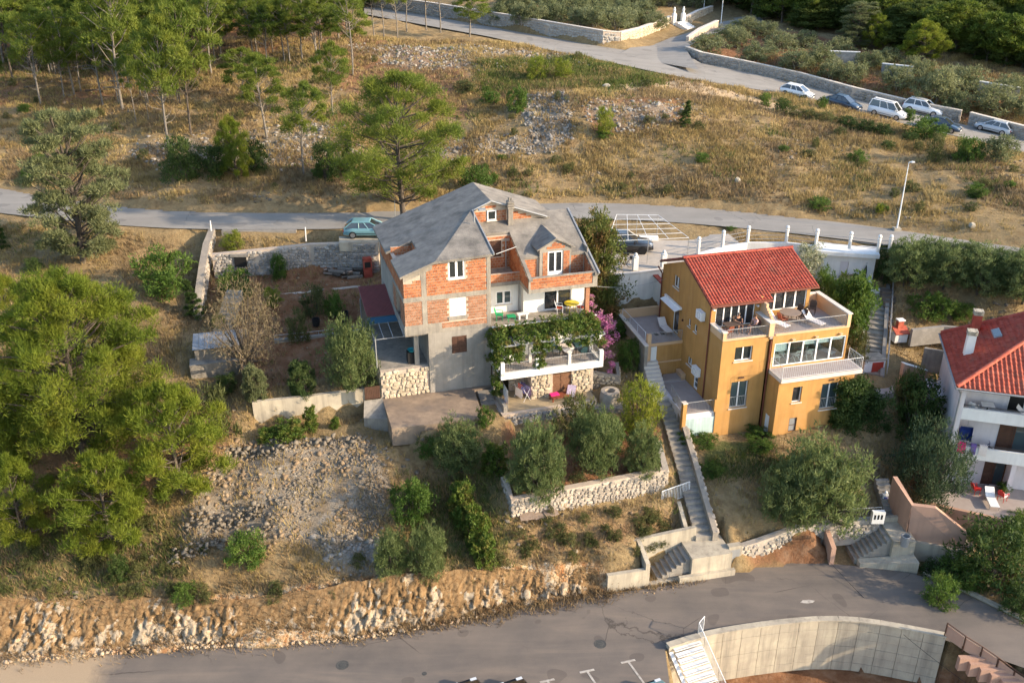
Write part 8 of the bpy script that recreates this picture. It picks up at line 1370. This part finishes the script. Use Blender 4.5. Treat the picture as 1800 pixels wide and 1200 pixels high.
# --- cars
CARP = {}
def carpaint(name, c):
    m, t, b = newmat(name); b.inputs['Base Color'].default_value = (*c, 1); b.inputs['Roughness'].default_value = .35; b.inputs['Coat Weight'].default_value = .8; b.inputs['Coat Roughness'].default_value = .08; return m
TYRE = C_RUBBER; RIM = M('alloy rim', (.45,.45,.46), (.36,.36,.37), 5, .35, metal=.8); LAMPG = glassmat('headlight', (.55,.57,.58)); LAMPR = glassmat('tail light', (.35,.015,.012)); PLATE = C_PVC
def car(pos, rz, kind, paint, label, tilt=(0, 0), rims=None):
    """x forward; body and cabin lofted from sections, wheels with rims, lights, windows, mirrors"""
    K = {'hatch': (4.1, 1.70, 1.43, .78, [(-2.05,.30,.52,.80),(-1.98,.26,.82,.90),(-1.2,.24,.90,1.0),(.4,.24,.90,1.0),(1.05,.24,.86,1.0),(1.75,.28,.70,.95),(2.05,.32,.50,.72)], (-1.95,-1.35,.25,1.15)),
         'suv': (4.7, 1.88, 1.68, .95, [(-2.35,.38,.70,.84),(-2.25,.34,1.0,.93),(-1.2,.32,1.06,1.0),(.5,.32,1.06,1.0),(1.1,.32,1.04,1.0),(2.0,.36,.92,.96),(2.35,.42,.62,.76)], (-2.2,-1.85,.2,1.05)),
         'van': (4.3, 1.80, 1.82, .95, [(-2.15,.32,.75,.90),(-2.1,.28,1.02,.96),(-1.2,.26,1.05,1.0),(.5,.26,1.05,1.0),(1.2,.26,1.0,1.0),(1.85,.30,.85,.95),(2.15,.36,.55,.74)], (-2.1,-1.95,.55,1.30)),
         'saloon': (4.4, 1.74, 1.44, .80, [(-2.2,.30,.60,.80),(-2.1,.27,.86,.92),(-1.2,.25,.92,1.0),(.4,.25,.91,1.0),(1.05,.25,.88,1.0),(1.85,.29,.72,.95),(2.2,.33,.52,.74)], (-1.75,-.95,.25,1.15))}[kind]
    L, W, H, zb, sec, (ca_, cb_, cc, cd) = K; t = empty('parked_car', pos, rz, label, 'car'); t.rotation_euler = (tilt[0], tilt[1], rz); hw = W/2; V, F_ = [], []
    for x, z0, z1, wf_ in sec:
        w_ = hw*wf_; zm = z0+(z1-z0)*.55
        for y, z in ((-w_*.93, z0), (-w_, z0+.12), (-w_, zm), (-w_*.95, z1-.03), (-w_*.86, z1), (w_*.86, z1), (w_*.95, z1-.03), (w_, zm), (w_, z0+.12), (w_*.93, z0)): V.append((x, y, z))
    n = 10
    for i in range(len(sec)-1):
        for k in range(n): F_.append((i*n+k, i*n+(k+1) % n, (i+1)*n+(k+1) % n, (i+1)*n+k))
    F_ += [tuple(range(n)), tuple(range((len(sec)-1)*n+n-1, (len(sec)-1)*n-1, -1))]
    bm_ = MB(); bm_.add(V, [f[::-1] for f in F_]); body = bm_.build('body', paint, t, True)
    zbelt = max(s_[2] for s_ in sec)-.03; wb, wt = hw*.93, hw*.74; bot = [(ca_, -wb*.96), (cd, -wb), (cd, wb), (ca_, wb*.96)]; top = [(cb_, -wt), (cc, -wt), (cc, wt), (cb_, wt)]; zr0 = H-.07
    g = MB(); vs_ = [(x, y, zbelt) for x, y in bot]+[(x, y, zr0) for x, y in top]; g.add(vs_, [(0,1,5,4),(1,2,6,5),(2,3,7,6),(3,0,4,7)]); g.build('window_glass', C_GLASS, t)
    r0 = MB(); r0.add([(x, y, zr0) for x, y in top]+[(x+(.1 if x < 0 else -.1), y*.88, H) for x, y in top], [(0,1,5,4),(1,2,6,5),(2,3,7,6),(3,0,4,7),(4,5,6,7)]); r0.build('roof', paint, t)
    for s_ in (-1, 1):
        m = MB(); P0 = lambda fx, f: (lambda a, b: Vector((a[0]+(b[0]-a[0])*f, s_*(abs(a[1])+(abs(b[1])-abs(a[1]))*f)+s_*.012, zbelt+(zr0-zbelt)*f)))((ca_+(cd-ca_)*fx, wb), (cb_+(cc-cb_)*fx, wt))
        for fx in (0.0, .36 if kind != 'hatch' else .40, .66, 1.0): m.bar(P0(fx, 0), P0(fx, 1), .035 if 0 < fx < 1 else .05, 4)
        m.bar(P0(0, 1), P0(1, 1), .035, 4); m.build('pillar', paint, t); MB().box(cd-.35, cd-.2, s_*(hw-.02) if s_ > 0 else -hw-.16, hw+.16 if s_ > 0 else -hw+.02, zbelt-.02, zbelt+.13).build('mirror', paint, t)
        MB().box(-1.2, 1.0, s_*hw*1.0-.012, s_*hw*1.0+.012, .42, .47).build('side_strip', C_RUBBER, t); MB().box(L/2-.32, L/2-.1, s_*hw*.62-.17, s_*hw*.62+.17, sec[-2][2]-.16, sec[-2][2]-.01).build('headlight', LAMPG, t); MB().box(-L/2-.005, -L/2+.12, s_*hw*.72-.12, s_*hw*.72+.12, sec[1][2]-.30, sec[1][2]-.06).build('tail_light', LAMPR, t)
        for x in (-L*.30, L*.305):
            R = .31 if kind != 'suv' else .37; wh = MB(); wh.bar((x, s_*(hw-.20), R), (x, s_*(hw+.012), R), R, 18); wo_ = wh.build('wheel', TYRE, t); MB().bar((x, s_*(hw+.004), R), (x, s_*(hw+.02), R), R*.66, 12).build('rim', rims or RIM, wo_)
    MB().box(L/2-.06, L/2+.01, -.28, .28, .36, .47).build('number_plate', PLATE, t); MB().box(-L/2-.012, -L/2+.05, -.28, .28, .50, .61).build('number_plate', PLATE, t); MB().box(L/2-.1, L/2+.004, -.5, .5, .48, .56).build('grille', C_RUBBER, t); 
    if kind in ('van', 'suv'):
        for s_ in (-1, 1): MB().bar((cb_+.2, s_*wt*.82, H+.03), (cc-.2, s_*wt*.82, H+.03), .025, 5).build('roof_rail', C_RUBBER if kind == 'van' else RIM, t)
    return t
PW = carpaint('white car paint', (.72,.73,.74)); PS = carpaint('silver car paint', (.42,.45,.48)); PD = carpaint('dark car paint', (.02,.024,.03)); PB = carpaint('dark blue car paint', (.018,.04,.075)); PT = carpaint('turquoise grey car paint', (.13,.27,.30)); PK = carpaint('black car paint', (.01,.01,.011))
def road_dir(px0, px1): 
    a = [u for u in UPR]; xs_ = [u[0] for u in a]; f = lambda px: Pz(px, float(np.interp(px, xs_, [(u[1]+u[2])/2 for u in a])), float(np.interp(px, xs_, [u[3] for u in a]))); p, q_ = f(px0), f(px1); return math.atan2(q_[1]-p[1], q_[0]-p[0]), math.atan2(p[2]-q_[2], math.hypot(q_[0]-p[0], q_[1]-p[1]))
zup = lambda px: float(np.interp(px, [u[0] for u in UPR], [u[3] for u in UPR]))+.11
for px, py, kind, pt2, lab, rev in ((1400,170,'hatch',PW,'small white hatchback at the left end of the parked row',0),(1480,189,'saloon',PB,'dark parked car half hidden behind the dry bank',0),(1558,205,'van',PW,'white people carrier van with roof rails in the parked row',0),(1621,200,'suv',PW,'large white off road car in front of the stone wall',0),(1652,228,'saloon',PB,'dark blue car partly hidden by the large green bush',0),(1745,232,'hatch',PS,'silver hatchback facing left at the right end of the road',1)):
    rz, sl2 = road_dir(px-25, px+25); z = zup(px); p = Pz(px, py, z); car(p, rz+(math.pi if rev else 0), kind, pt2, lab, (0, sl2*(-1 if rev else 1)))
car(Pz(648,414,ZM+.0), .02, 'hatch', PT, 'turquoise grey hatchback parked at the rear left of the brick house'); car(Pz(1098,441,-26.38), -.1, 'suv', PK, 'black car parked under the bare metal pergola', rims=C_RUBBER)
for px, py, pt2, lab in ((838,1214,PK,'black car nosing into the bottom edge at left of the bay marks'),(921,1213,PK,'black car at the bottom edge between the bay marks'),(1172,1216,PT,'teal car at the bottom edge beside the metal stair')): car(Pz(px, py+44, ZL+.04), math.radians(113), 'hatch', pt2, lab)
# ================================================================ GROUND COVER
def blades(rng, P_, hgt, wid, n, spread, lean=.5):
    k = len(P_); c = np.repeat(P_, n, 0); m = len(c); h = np.repeat(hgt, n)*rng.uniform(.5, 1.25, m); a = rng.uniform(0, 6.283, m); r = spread*np.sqrt(rng.random(m))*np.repeat(hgt, n)
    b = c+np.stack([np.cos(a)*r, np.sin(a)*r, np.full(m, -.03)], 1); a2 = a+rng.normal(0, .8, m); ln = lean*rng.uniform(.1, 1.0, m)*h
    tip = b+np.stack([np.cos(a2)*ln, np.sin(a2)*ln, h], 1); s_ = rng.uniform(0, 6.283, m); w_ = wid*rng.uniform(.6, 1.4, m); w_ = w_*np.where(np.repeat(P_[:, 1], n) > 79, 1, .62); d = np.stack([np.cos(s_)*w_*.5, np.sin(s_)*w_*.5, np.zeros(m)], 1)
    return np.stack([b-d, b+d, tip], 1).reshape(-1, 3), np.arange(3*m).reshape(-1, 3)
def scatter(rng, F_, n, ymax=150.0):
    """points on the ground with probability F_; only where the photograph's frame or its margin looks"""
    vis = (GPX > -160) & (GPX < 1960) & (GPY > -40) & (GPY < 1260) & (GY < ymax); p = (np.clip(F_, 0, None)*vis).ravel(); p = p/p.sum(); i = rng.choice(len(p), n, p=p)
    x = GX.ravel()[i]+rng.uniform(-.5, .5, n)*STEP; y = GY.ravel()[i]+rng.uniform(-.5, .5, n)*STEP; return np.stack([x, y, height(x, y)], 1)
def noroad(n=2): return (blur(ROADM.astype(float), n) < .02).astype(float)
BUILT = np.zeros(GX.shape, bool)
for fr, u0, u1, v0, v1 in ((FB,-3.7,12.6,-4.8,11.5),(FO,-3.6,10.2,-2,11.4),(FW,-1.5,14,-4,9)): BUILT |= inpoly(GX, GY, [fr.w(u, v)[:2] for u, v in ((u0,v0),(u1,v0),(u1,v1),(u0,v1))])
for q in (L_([(1060,500,-26.5),(1180,490,-26.5),(1310,440,-26),(1290,405,-25.8),(1050,400,-26.3)]), L_([(1430,520,-28.8),(1560,510,-28.8),(1560,435,-25.9),(1430,430,-25.9)]), L_([(1495,705,-32),(1580,700,-32),(1575,640,-32),(1500,645,-32)])): BUILT |= inpoly(GX, GY, [p[:2] for p in q])
way = np.array([(p[0], p[1]) for p in WAY]); BUILT |= (GY > 47.5) & (GY < 59.5) & (np.abs(GX-np.interp(GY, way[:,1], way[:,0])) < .95)
t3 = np.array(ST3); BUILT |= (GY > t3[0,1]) & (GY < t3[-1,1]) & (np.abs(GX-np.interp(GY, t3[:,1], t3[:,0])) < 1.2); BUILT |= inpoly(GX, GY, [S1.w(u, v)[:2] for u, v in ((-2.6,-.5),(6,-.5),(6,2.7),(.2,2.1),(-2.6,.4))]) | inpoly(GX, GY, [S2.w(u, v)[:2] for u, v in ((-.2,-1),(6,-1.2),(6,3),(-.2,2.3))])
JUNC = None
FREE = noroad()*(~BUILT)*(~below if 'below' in globals() else 1); clump = np.clip(vnoise(GX, GY, 3.0, 21)*1.8+vnoise(GX, GY, 1.1, 22)*1.6+.45, .04, 1.4)
bare = np.clip(rock+rubble*.6+grav*.7+soil*.75+sandy*.95, 0, 1)
L_STRAW = leafmat('dry straw grass', (.19,.135,.055), (.33,.245,.10), (.43,.33,.15), .45, .25, 0); L_BROWNG = leafmat('brown dry weeds', (.15,.105,.055), (.22,.155,.085), (.28,.20,.10), .5, .2, 0); L_GREENG = leafmat('green weeds', (.06,.085,.02), (.10,.13,.03), (.17,.17,.05), .8, .3, 0)
rng = np.random.default_rng(31)
def stuff(name, VT, mat): o = link(name, np_mesh(name, VT[0], VT[1], mat)); o['kind'] = 'stuff'; return o
up_ = (GY > 79)*1.0
P_ = scatter(rng, FREE*(1-bare)*clump*np.where(GY > 79, 1.0, .9), 62000, 135); stuff('dry_grass', blades(rng, P_, rng.uniform(.18, .50, len(P_))*(1+.12*(P_[:, 1] > 79)), .075, 6, .55, .7), L_STRAW)
P_ = scatter(rng, FREE*(1-bare*.8)*(np.clip(vnoise(GX, GY, 4.5, 23)*2.4+.25, .02, 1.2)+1.2*region([(880,905),(1200,890),(1210,940),(1050,995),(900,995)], 2)+.5*region([(-150,880),(330,900),(340,1000),(-150,1050)], 3)), 36000, 135); stuff('brown_weeds', blades(rng, P_, rng.uniform(.18, .55, len(P_)), .085, 6, .75, .9), L_BROWNG)
P_ = scatter(rng, FREE*(green*3+np.clip(vnoise(GX, GY, 5.5, 24)*3-.75, 0, 1)*(1-bare)+soil*.05), 9000, 135); stuff('green_weeds', blades(rng, P_, rng.uniform(.2, .6, len(P_)), .10, 7, .8, .9), L_GREENG)
# stones: rubble, scree, rock cutting
def ico():
    t = (1+5**.5)/2; v = np.array([(-1,t,0),(1,t,0),(-1,-t,0),(1,-t,0),(0,-1,t),(0,1,t),(0,-1,-t),(0,1,-t),(t,0,-1),(t,0,1),(-t,0,-1),(-t,0,1)], float); v /= np.linalg.norm(v[0])
    f = np.array([(0,11,5),(0,5,1),(0,1,7),(0,7,10),(0,10,11),(1,5,9),(5,11,4),(11,10,2),(10,7,6),(7,1,8),(3,9,4),(3,4,2),(3,2,6),(3,6,8),(3,8,9),(4,9,5),(2,4,11),(6,2,10),(8,6,7),(9,8,1)]); return v, f
IV, IF = ico()
def stones(rng, P_, size, flat=(1, .85, .6), jit=.42):
    m = len(P_); v = IV[None]*(1+rng.uniform(-jit, jit, (m, 12, 1)))*np.array(flat)*rng.uniform(.7, 1.3, (m, 1, 3)); a = rng.uniform(0, 6.283, m); b = rng.normal(0, .35, m); ca, sa, cb, sb = np.cos(a)[:, None], np.sin(a)[:, None], np.cos(b)[:, None], np.sin(b)[:, None]
    x, y, z = v[..., 0], v[..., 1], v[..., 2]; y, z = y*cb-z*sb, y*sb+z*cb; x, y = x*ca-y*sa, x*sa+y*ca; v = np.stack([x, y, z], 2)*size[:, None, None]+P_[:, None]
    return v.reshape(-1, 3), (IF[None]+12*np.arange(m)[:, None, None]).reshape(-1, 3)
R_GREY = M('grey rubble stone', (.205,.172,.13), (.14,.12,.095), 1.1, .95, .5, 10, c3=(.27,.23,.175)); R_SCREE = M('grey scree stone', (.29,.27,.24), (.20,.185,.165), 1.1, .95, .5, 10, c3=(.36,.335,.295)); R_WARM = M('warm rubble stone', (.27,.195,.12), (.20,.14,.085), 1.0, .95, .5, 10, c3=(.32,.25,.165)); R_CUT = M('cut limestone rock', (.36,.235,.125), (.43,.34,.235), .8, .95, .6, 6, c3=(.30,.145,.06)); R_RED = M('red earth clod', (.34,.15,.065), (.26,.11,.05), 1.0, .95, .5, 10, c3=(.42,.24,.13))
P_ = scatter(rng, rubble*FREE*np.clip(vnoise(GX, GY, 2.2, 25)*3+.25, .03, 1), 3400); stuff('rubble', stones(rng, P_, (.03+.15*rng.random(len(P_))**4)), R_GREY)
P_ = scatter(rng, rubble*FREE*np.clip(vnoise(GX, GY, 2.0, 26)*2.5+.1, 0, 1), 1500); P_[:, 2] += .0; stuff('rubble', stones(rng, P_, .035+.20*rng.random(len(P_))**4.5), R_WARM)
P_ = scatter(rng, grav*FREE, 5200); stuff('scree', stones(rng, P_, .07+.24*rng.random(len(P_))**3), R_SCREE)
P_ = scatter(rng, FREE*(1-flat)*np.clip(vnoise(GX, GY, 4, 27)*3-.3, .02, 1)*(1-soil*.5), 3800, 130); stuff('loose_stones', stones(rng, P_, .05+.22*rng.random(len(P_))**3), R_GREY)
P_ = scatter(rng, FREE*(soil+.1*(1-bare)), 2600, 130); stuff('loose_stones', stones(rng, P_, .04+.12*rng.random(len(P_))**2), R_WARM)
# rock cutting: a face of angular facets with open joints between them
def rock_face():
    E_ = resample(low_up, 700); E_ = E_[(E_[:, 0] > -38) & (E_[:, 0] < 7.4)]; ex = E_[:, 0]; ey = E_[:, 1]+.30
    tx = np.array([Py(a, b, edge_y(a)+d) for a, b, d in ROCK_TOP]); s_ = np.arange(-37.5, 7.2, .085); y0 = np.interp(s_, ex, ey); rg = np.random.default_rng(77)
    n1 = vnoise(s_, s_*0+3, 2.5, 81)+vnoise(s_, s_*0+3, .8, 82)*.5; depth = np.interp(s_, tx[:, 0], tx[:, 1])-y0+.25+n1*.25; top = np.interp(s_, tx[:, 0], tx[:, 2])+.12+n1*.35
    t = np.linspace(0, 1, 30); S, T = np.meshgrid(s_, t); Z = ZL-.1+(top-ZL+.1)*T; Yb = y0+depth*T**1.25
    m = 2300; cs = rg.uniform(-38, 7.5, m); cz = rg.uniform(ZL-.3, ZL+2.9, m); wt = rg.uniform(.45, 2.2, m); ks = np.clip(vnoise(s_, s_*0+9, 1.7, 86)*3.0+1.0, .16, 1); d0 = rg.uniform(0, .34, m); gs = rg.normal(0, .7, m); gz = rg.normal(.15, .55, m)
    idx = np.zeros(S.shape, int); best = np.full(S.shape, 1e9); sec = np.full(S.shape, 1e9)
    order = np.argsort(cs); cs, cz = cs[order], cz[order]; wob = vnoise(S, Z, .3, 83)*.25; wob2 = vnoise(S, Z, .3, 84)*.25
    for j in range(m):
        i0, i1 = np.searchsorted(s_, cs[j]-1.0), np.searchsorted(s_, cs[j]+1.0)
        if i1 <= i0: continue
        d = ((S[:, i0:i1]+wob[:, i0:i1]-cs[j])*1.1)**2+((Z[:, i0:i1]+wob2[:, i0:i1]-cz[j])*1.0)**2; d = d*wt[j]; b_ = best[:, i0:i1]; k = d < b_
        sc = sec[:, i0:i1]; sc[k] = b_[k]; k2 = (~k) & (d < sc); sc[k2] = d[k2]; b_[k] = d[k]; idx[:, i0:i1][k] = j
    disp = d0[idx]+gs[idx]*(S-cs[idx])+gz[idx]*(Z-cz[idx]); crack = np.sqrt(sec)-np.sqrt(best) < .035; disp = (disp-crack*.14)*ks[None]
    Yv = Yb-np.clip(disp, -.3, .75)*np.sin(np.pi*np.clip(T*.9+.08, 0, 1))**.6; V = np.stack([S, Yv, Z], 2).reshape(-1, 3); n = len(s_); ii_ = np.arange(n*30).reshape(30, n)
    Q = np.stack([ii_[:-1, :-1].ravel(), ii_[:-1, 1:].ravel(), ii_[1:, 1:].ravel(), ii_[1:, :-1].ravel()], 1); return V, Q, np.repeat(ks[None], 30, 0), T, rg, idx
V_3, Q_3, K_3, T_3, rg_, id_ = rock_face()
def rock_mat():
    m, t, b = newmat('limestone cutting'); p = coord(t); at_ = t.nodes.new('ShaderNodeVertexColor'); at_.layer_name = 'bed'; sp = t.nodes.new('ShaderNodeSeparateColor'); t.links.new(at_.outputs[0], sp.inputs[0])
    n1 = noise(t, p, .8, 6, .7); n2 = noise(t, p, 5, 5, .7)
    lime = ramp(t, n2, [(.28, (.19,.145,.10)), (.42, (.28,.215,.145)), (.55, (.345,.285,.21)), (.74, (.25,.175,.11))]); earth = ramp(t, n2, [(.3, (.125,.075,.038)), (.5, (.195,.122,.06)), (.7, (.25,.175,.095))])
    def addn(v, k):
        a_ = t.nodes.new('ShaderNodeMath'); a_.operation = 'MULTIPLY_ADD'; t.links.new(n1, a_.inputs[0]); a_.inputs[1].default_value = k; t.links.new(v, a_.inputs[2]); return a_.outputs[0]
    f = addn(sp.outputs[0], 1.5); col = mix(t, ramp(t, f, [(1.02/2, (0,0,0)), (1.3/2, (1,1,1))]) if False else ramp(t, f, [(.98, (0,0,0)), (1.22, (1,1,1))]), lime, earth)
    vo = t.nodes.new('ShaderNodeTexVoronoi'); vo.feature = 'DISTANCE_TO_EDGE'; vo.inputs['Scale'].default_value = 2.3; t.links.new(mix(t, .25, p, noise(t, p, 3, 3, .6)), vo.inputs['Vector']); col = mix(t, 1.0, col, ramp(t, vo.outputs['Distance'], [(.0, (.42,.38,.34)), (.035, (1,1,1))]), 'MULTIPLY'); t.links.new(col, b.inputs['Base Color']); b.inputs['Roughness'].default_value = .95; b.inputs['Specular IOR Level'].default_value = .1; bump(t, b, n2, .5, .06); return m
rk = np_mesh('rock_face', V_3, Q_3, rock_mat()); ca = rk.color_attributes.new('bed', 'FLOAT_COLOR', 'POINT'); arr = np.ones((len(V_3), 4), np.float32)
tone = np.random.default_rng(5).normal(0, .22, 2300)[id_]; arr[:, 0] = np.clip(.18+.55*np.clip(T_3-.35, 0, 1)+tone*.6+np.clip(.10-T_3, 0, 1)*2+(1-K_3)*.28-.04, 0, 1).ravel(); arr[:, 1] = 0; ca.data.foreach_set('color', arr.ravel())
o = link('rock_face', rk); o['kind'] = 'structure'
P_ = scatter(rng, np.where(rock > .12, 1, 0)*(GY < 44), 1500); P_[:, 2] = ZL+.02+rng.random(len(P_))*.1; ed = np.interp(P_[:, 0], low_up_x, low_up_y) if False else np.interp(P_[:, 0], [p[0] for p in low_up], [p[1] for p in low_up]); P_[:, 1] = ed+rng.random(len(P_))**1.6*.55-.05; stuff('fallen_stones', stones(rng, P_, .03+.14*rng.random(len(P_))**3, (1,.8,.8), .4), R_CUT)
# line of pale stones along the edges of the rubble terraces
for pp, z in (([(332,925,-34.8),(400,917,-34.6),(465,902,-34.4)], .9), ([(300,985,-35.5),(380,958,-35.2),(470,932,-34.8)], .6), ([(400,785,-32.4),(470,795,-32.5),(560,775,-32.3),(640,770,-32.3)], .4)):
    q = [Vector(p) for p in L_(pp)]; V_2 = []
    for a, b in zip(q, q[1:]):
        for k in range(60): t_ = rng.random(); p = a.lerp(b, t_); x, y = p.x+rng.normal(0, .15), p.y+rng.normal(0, .22); V_2.append((x, y, hz(x, y)+rng.random()*z*.7))
    P_ = np.array(V_2); stuff('dry_stone_heap', stones(rng, P_, .06+.17*rng.random(len(P_))**1.6, (1.1,.8,.65), .5), R_GREY)
hw_ = region([(330,925),(470,895),(478,915),(335,940)],1)
P_ = scatter(rng, np.where(rock > .1, 1, 0)*(GY > 42.0)*1.0, 2600); P_[:, 2] += .05; stuff('cutting_weeds', blades(rng, P_, rng.uniform(.15, .5, len(P_)), .08, 6, .9, .9), L_BROWNG)
# grit and dust along the edge of the lower road, weeds at its foot
e_ = resample(low_up, 400); e_ = e_[(e_[:, 0] > -30) & (e_[:, 0] < 12)]; P_ = np.repeat(e_, 9, 0)+np.stack([rng.normal(0, .3, 9*len(e_)), rng.normal(.25, .35, 9*len(e_)), np.full(9*len(e_), .02)], 1); P_[:, 2] = np.maximum(height(P_[:, 0], P_[:, 1]), ZL+.02); stuff('roadside_weeds', blades(rng, P_[::2], rng.uniform(.12, .5, len(P_[::2])), .07, 6, .9, .9), L_BROWNG); stuff('roadside_grit', stones(rng, P_[1::2], .03+.07*rng.random(len(P_[1::2]))**2), R_WARM)
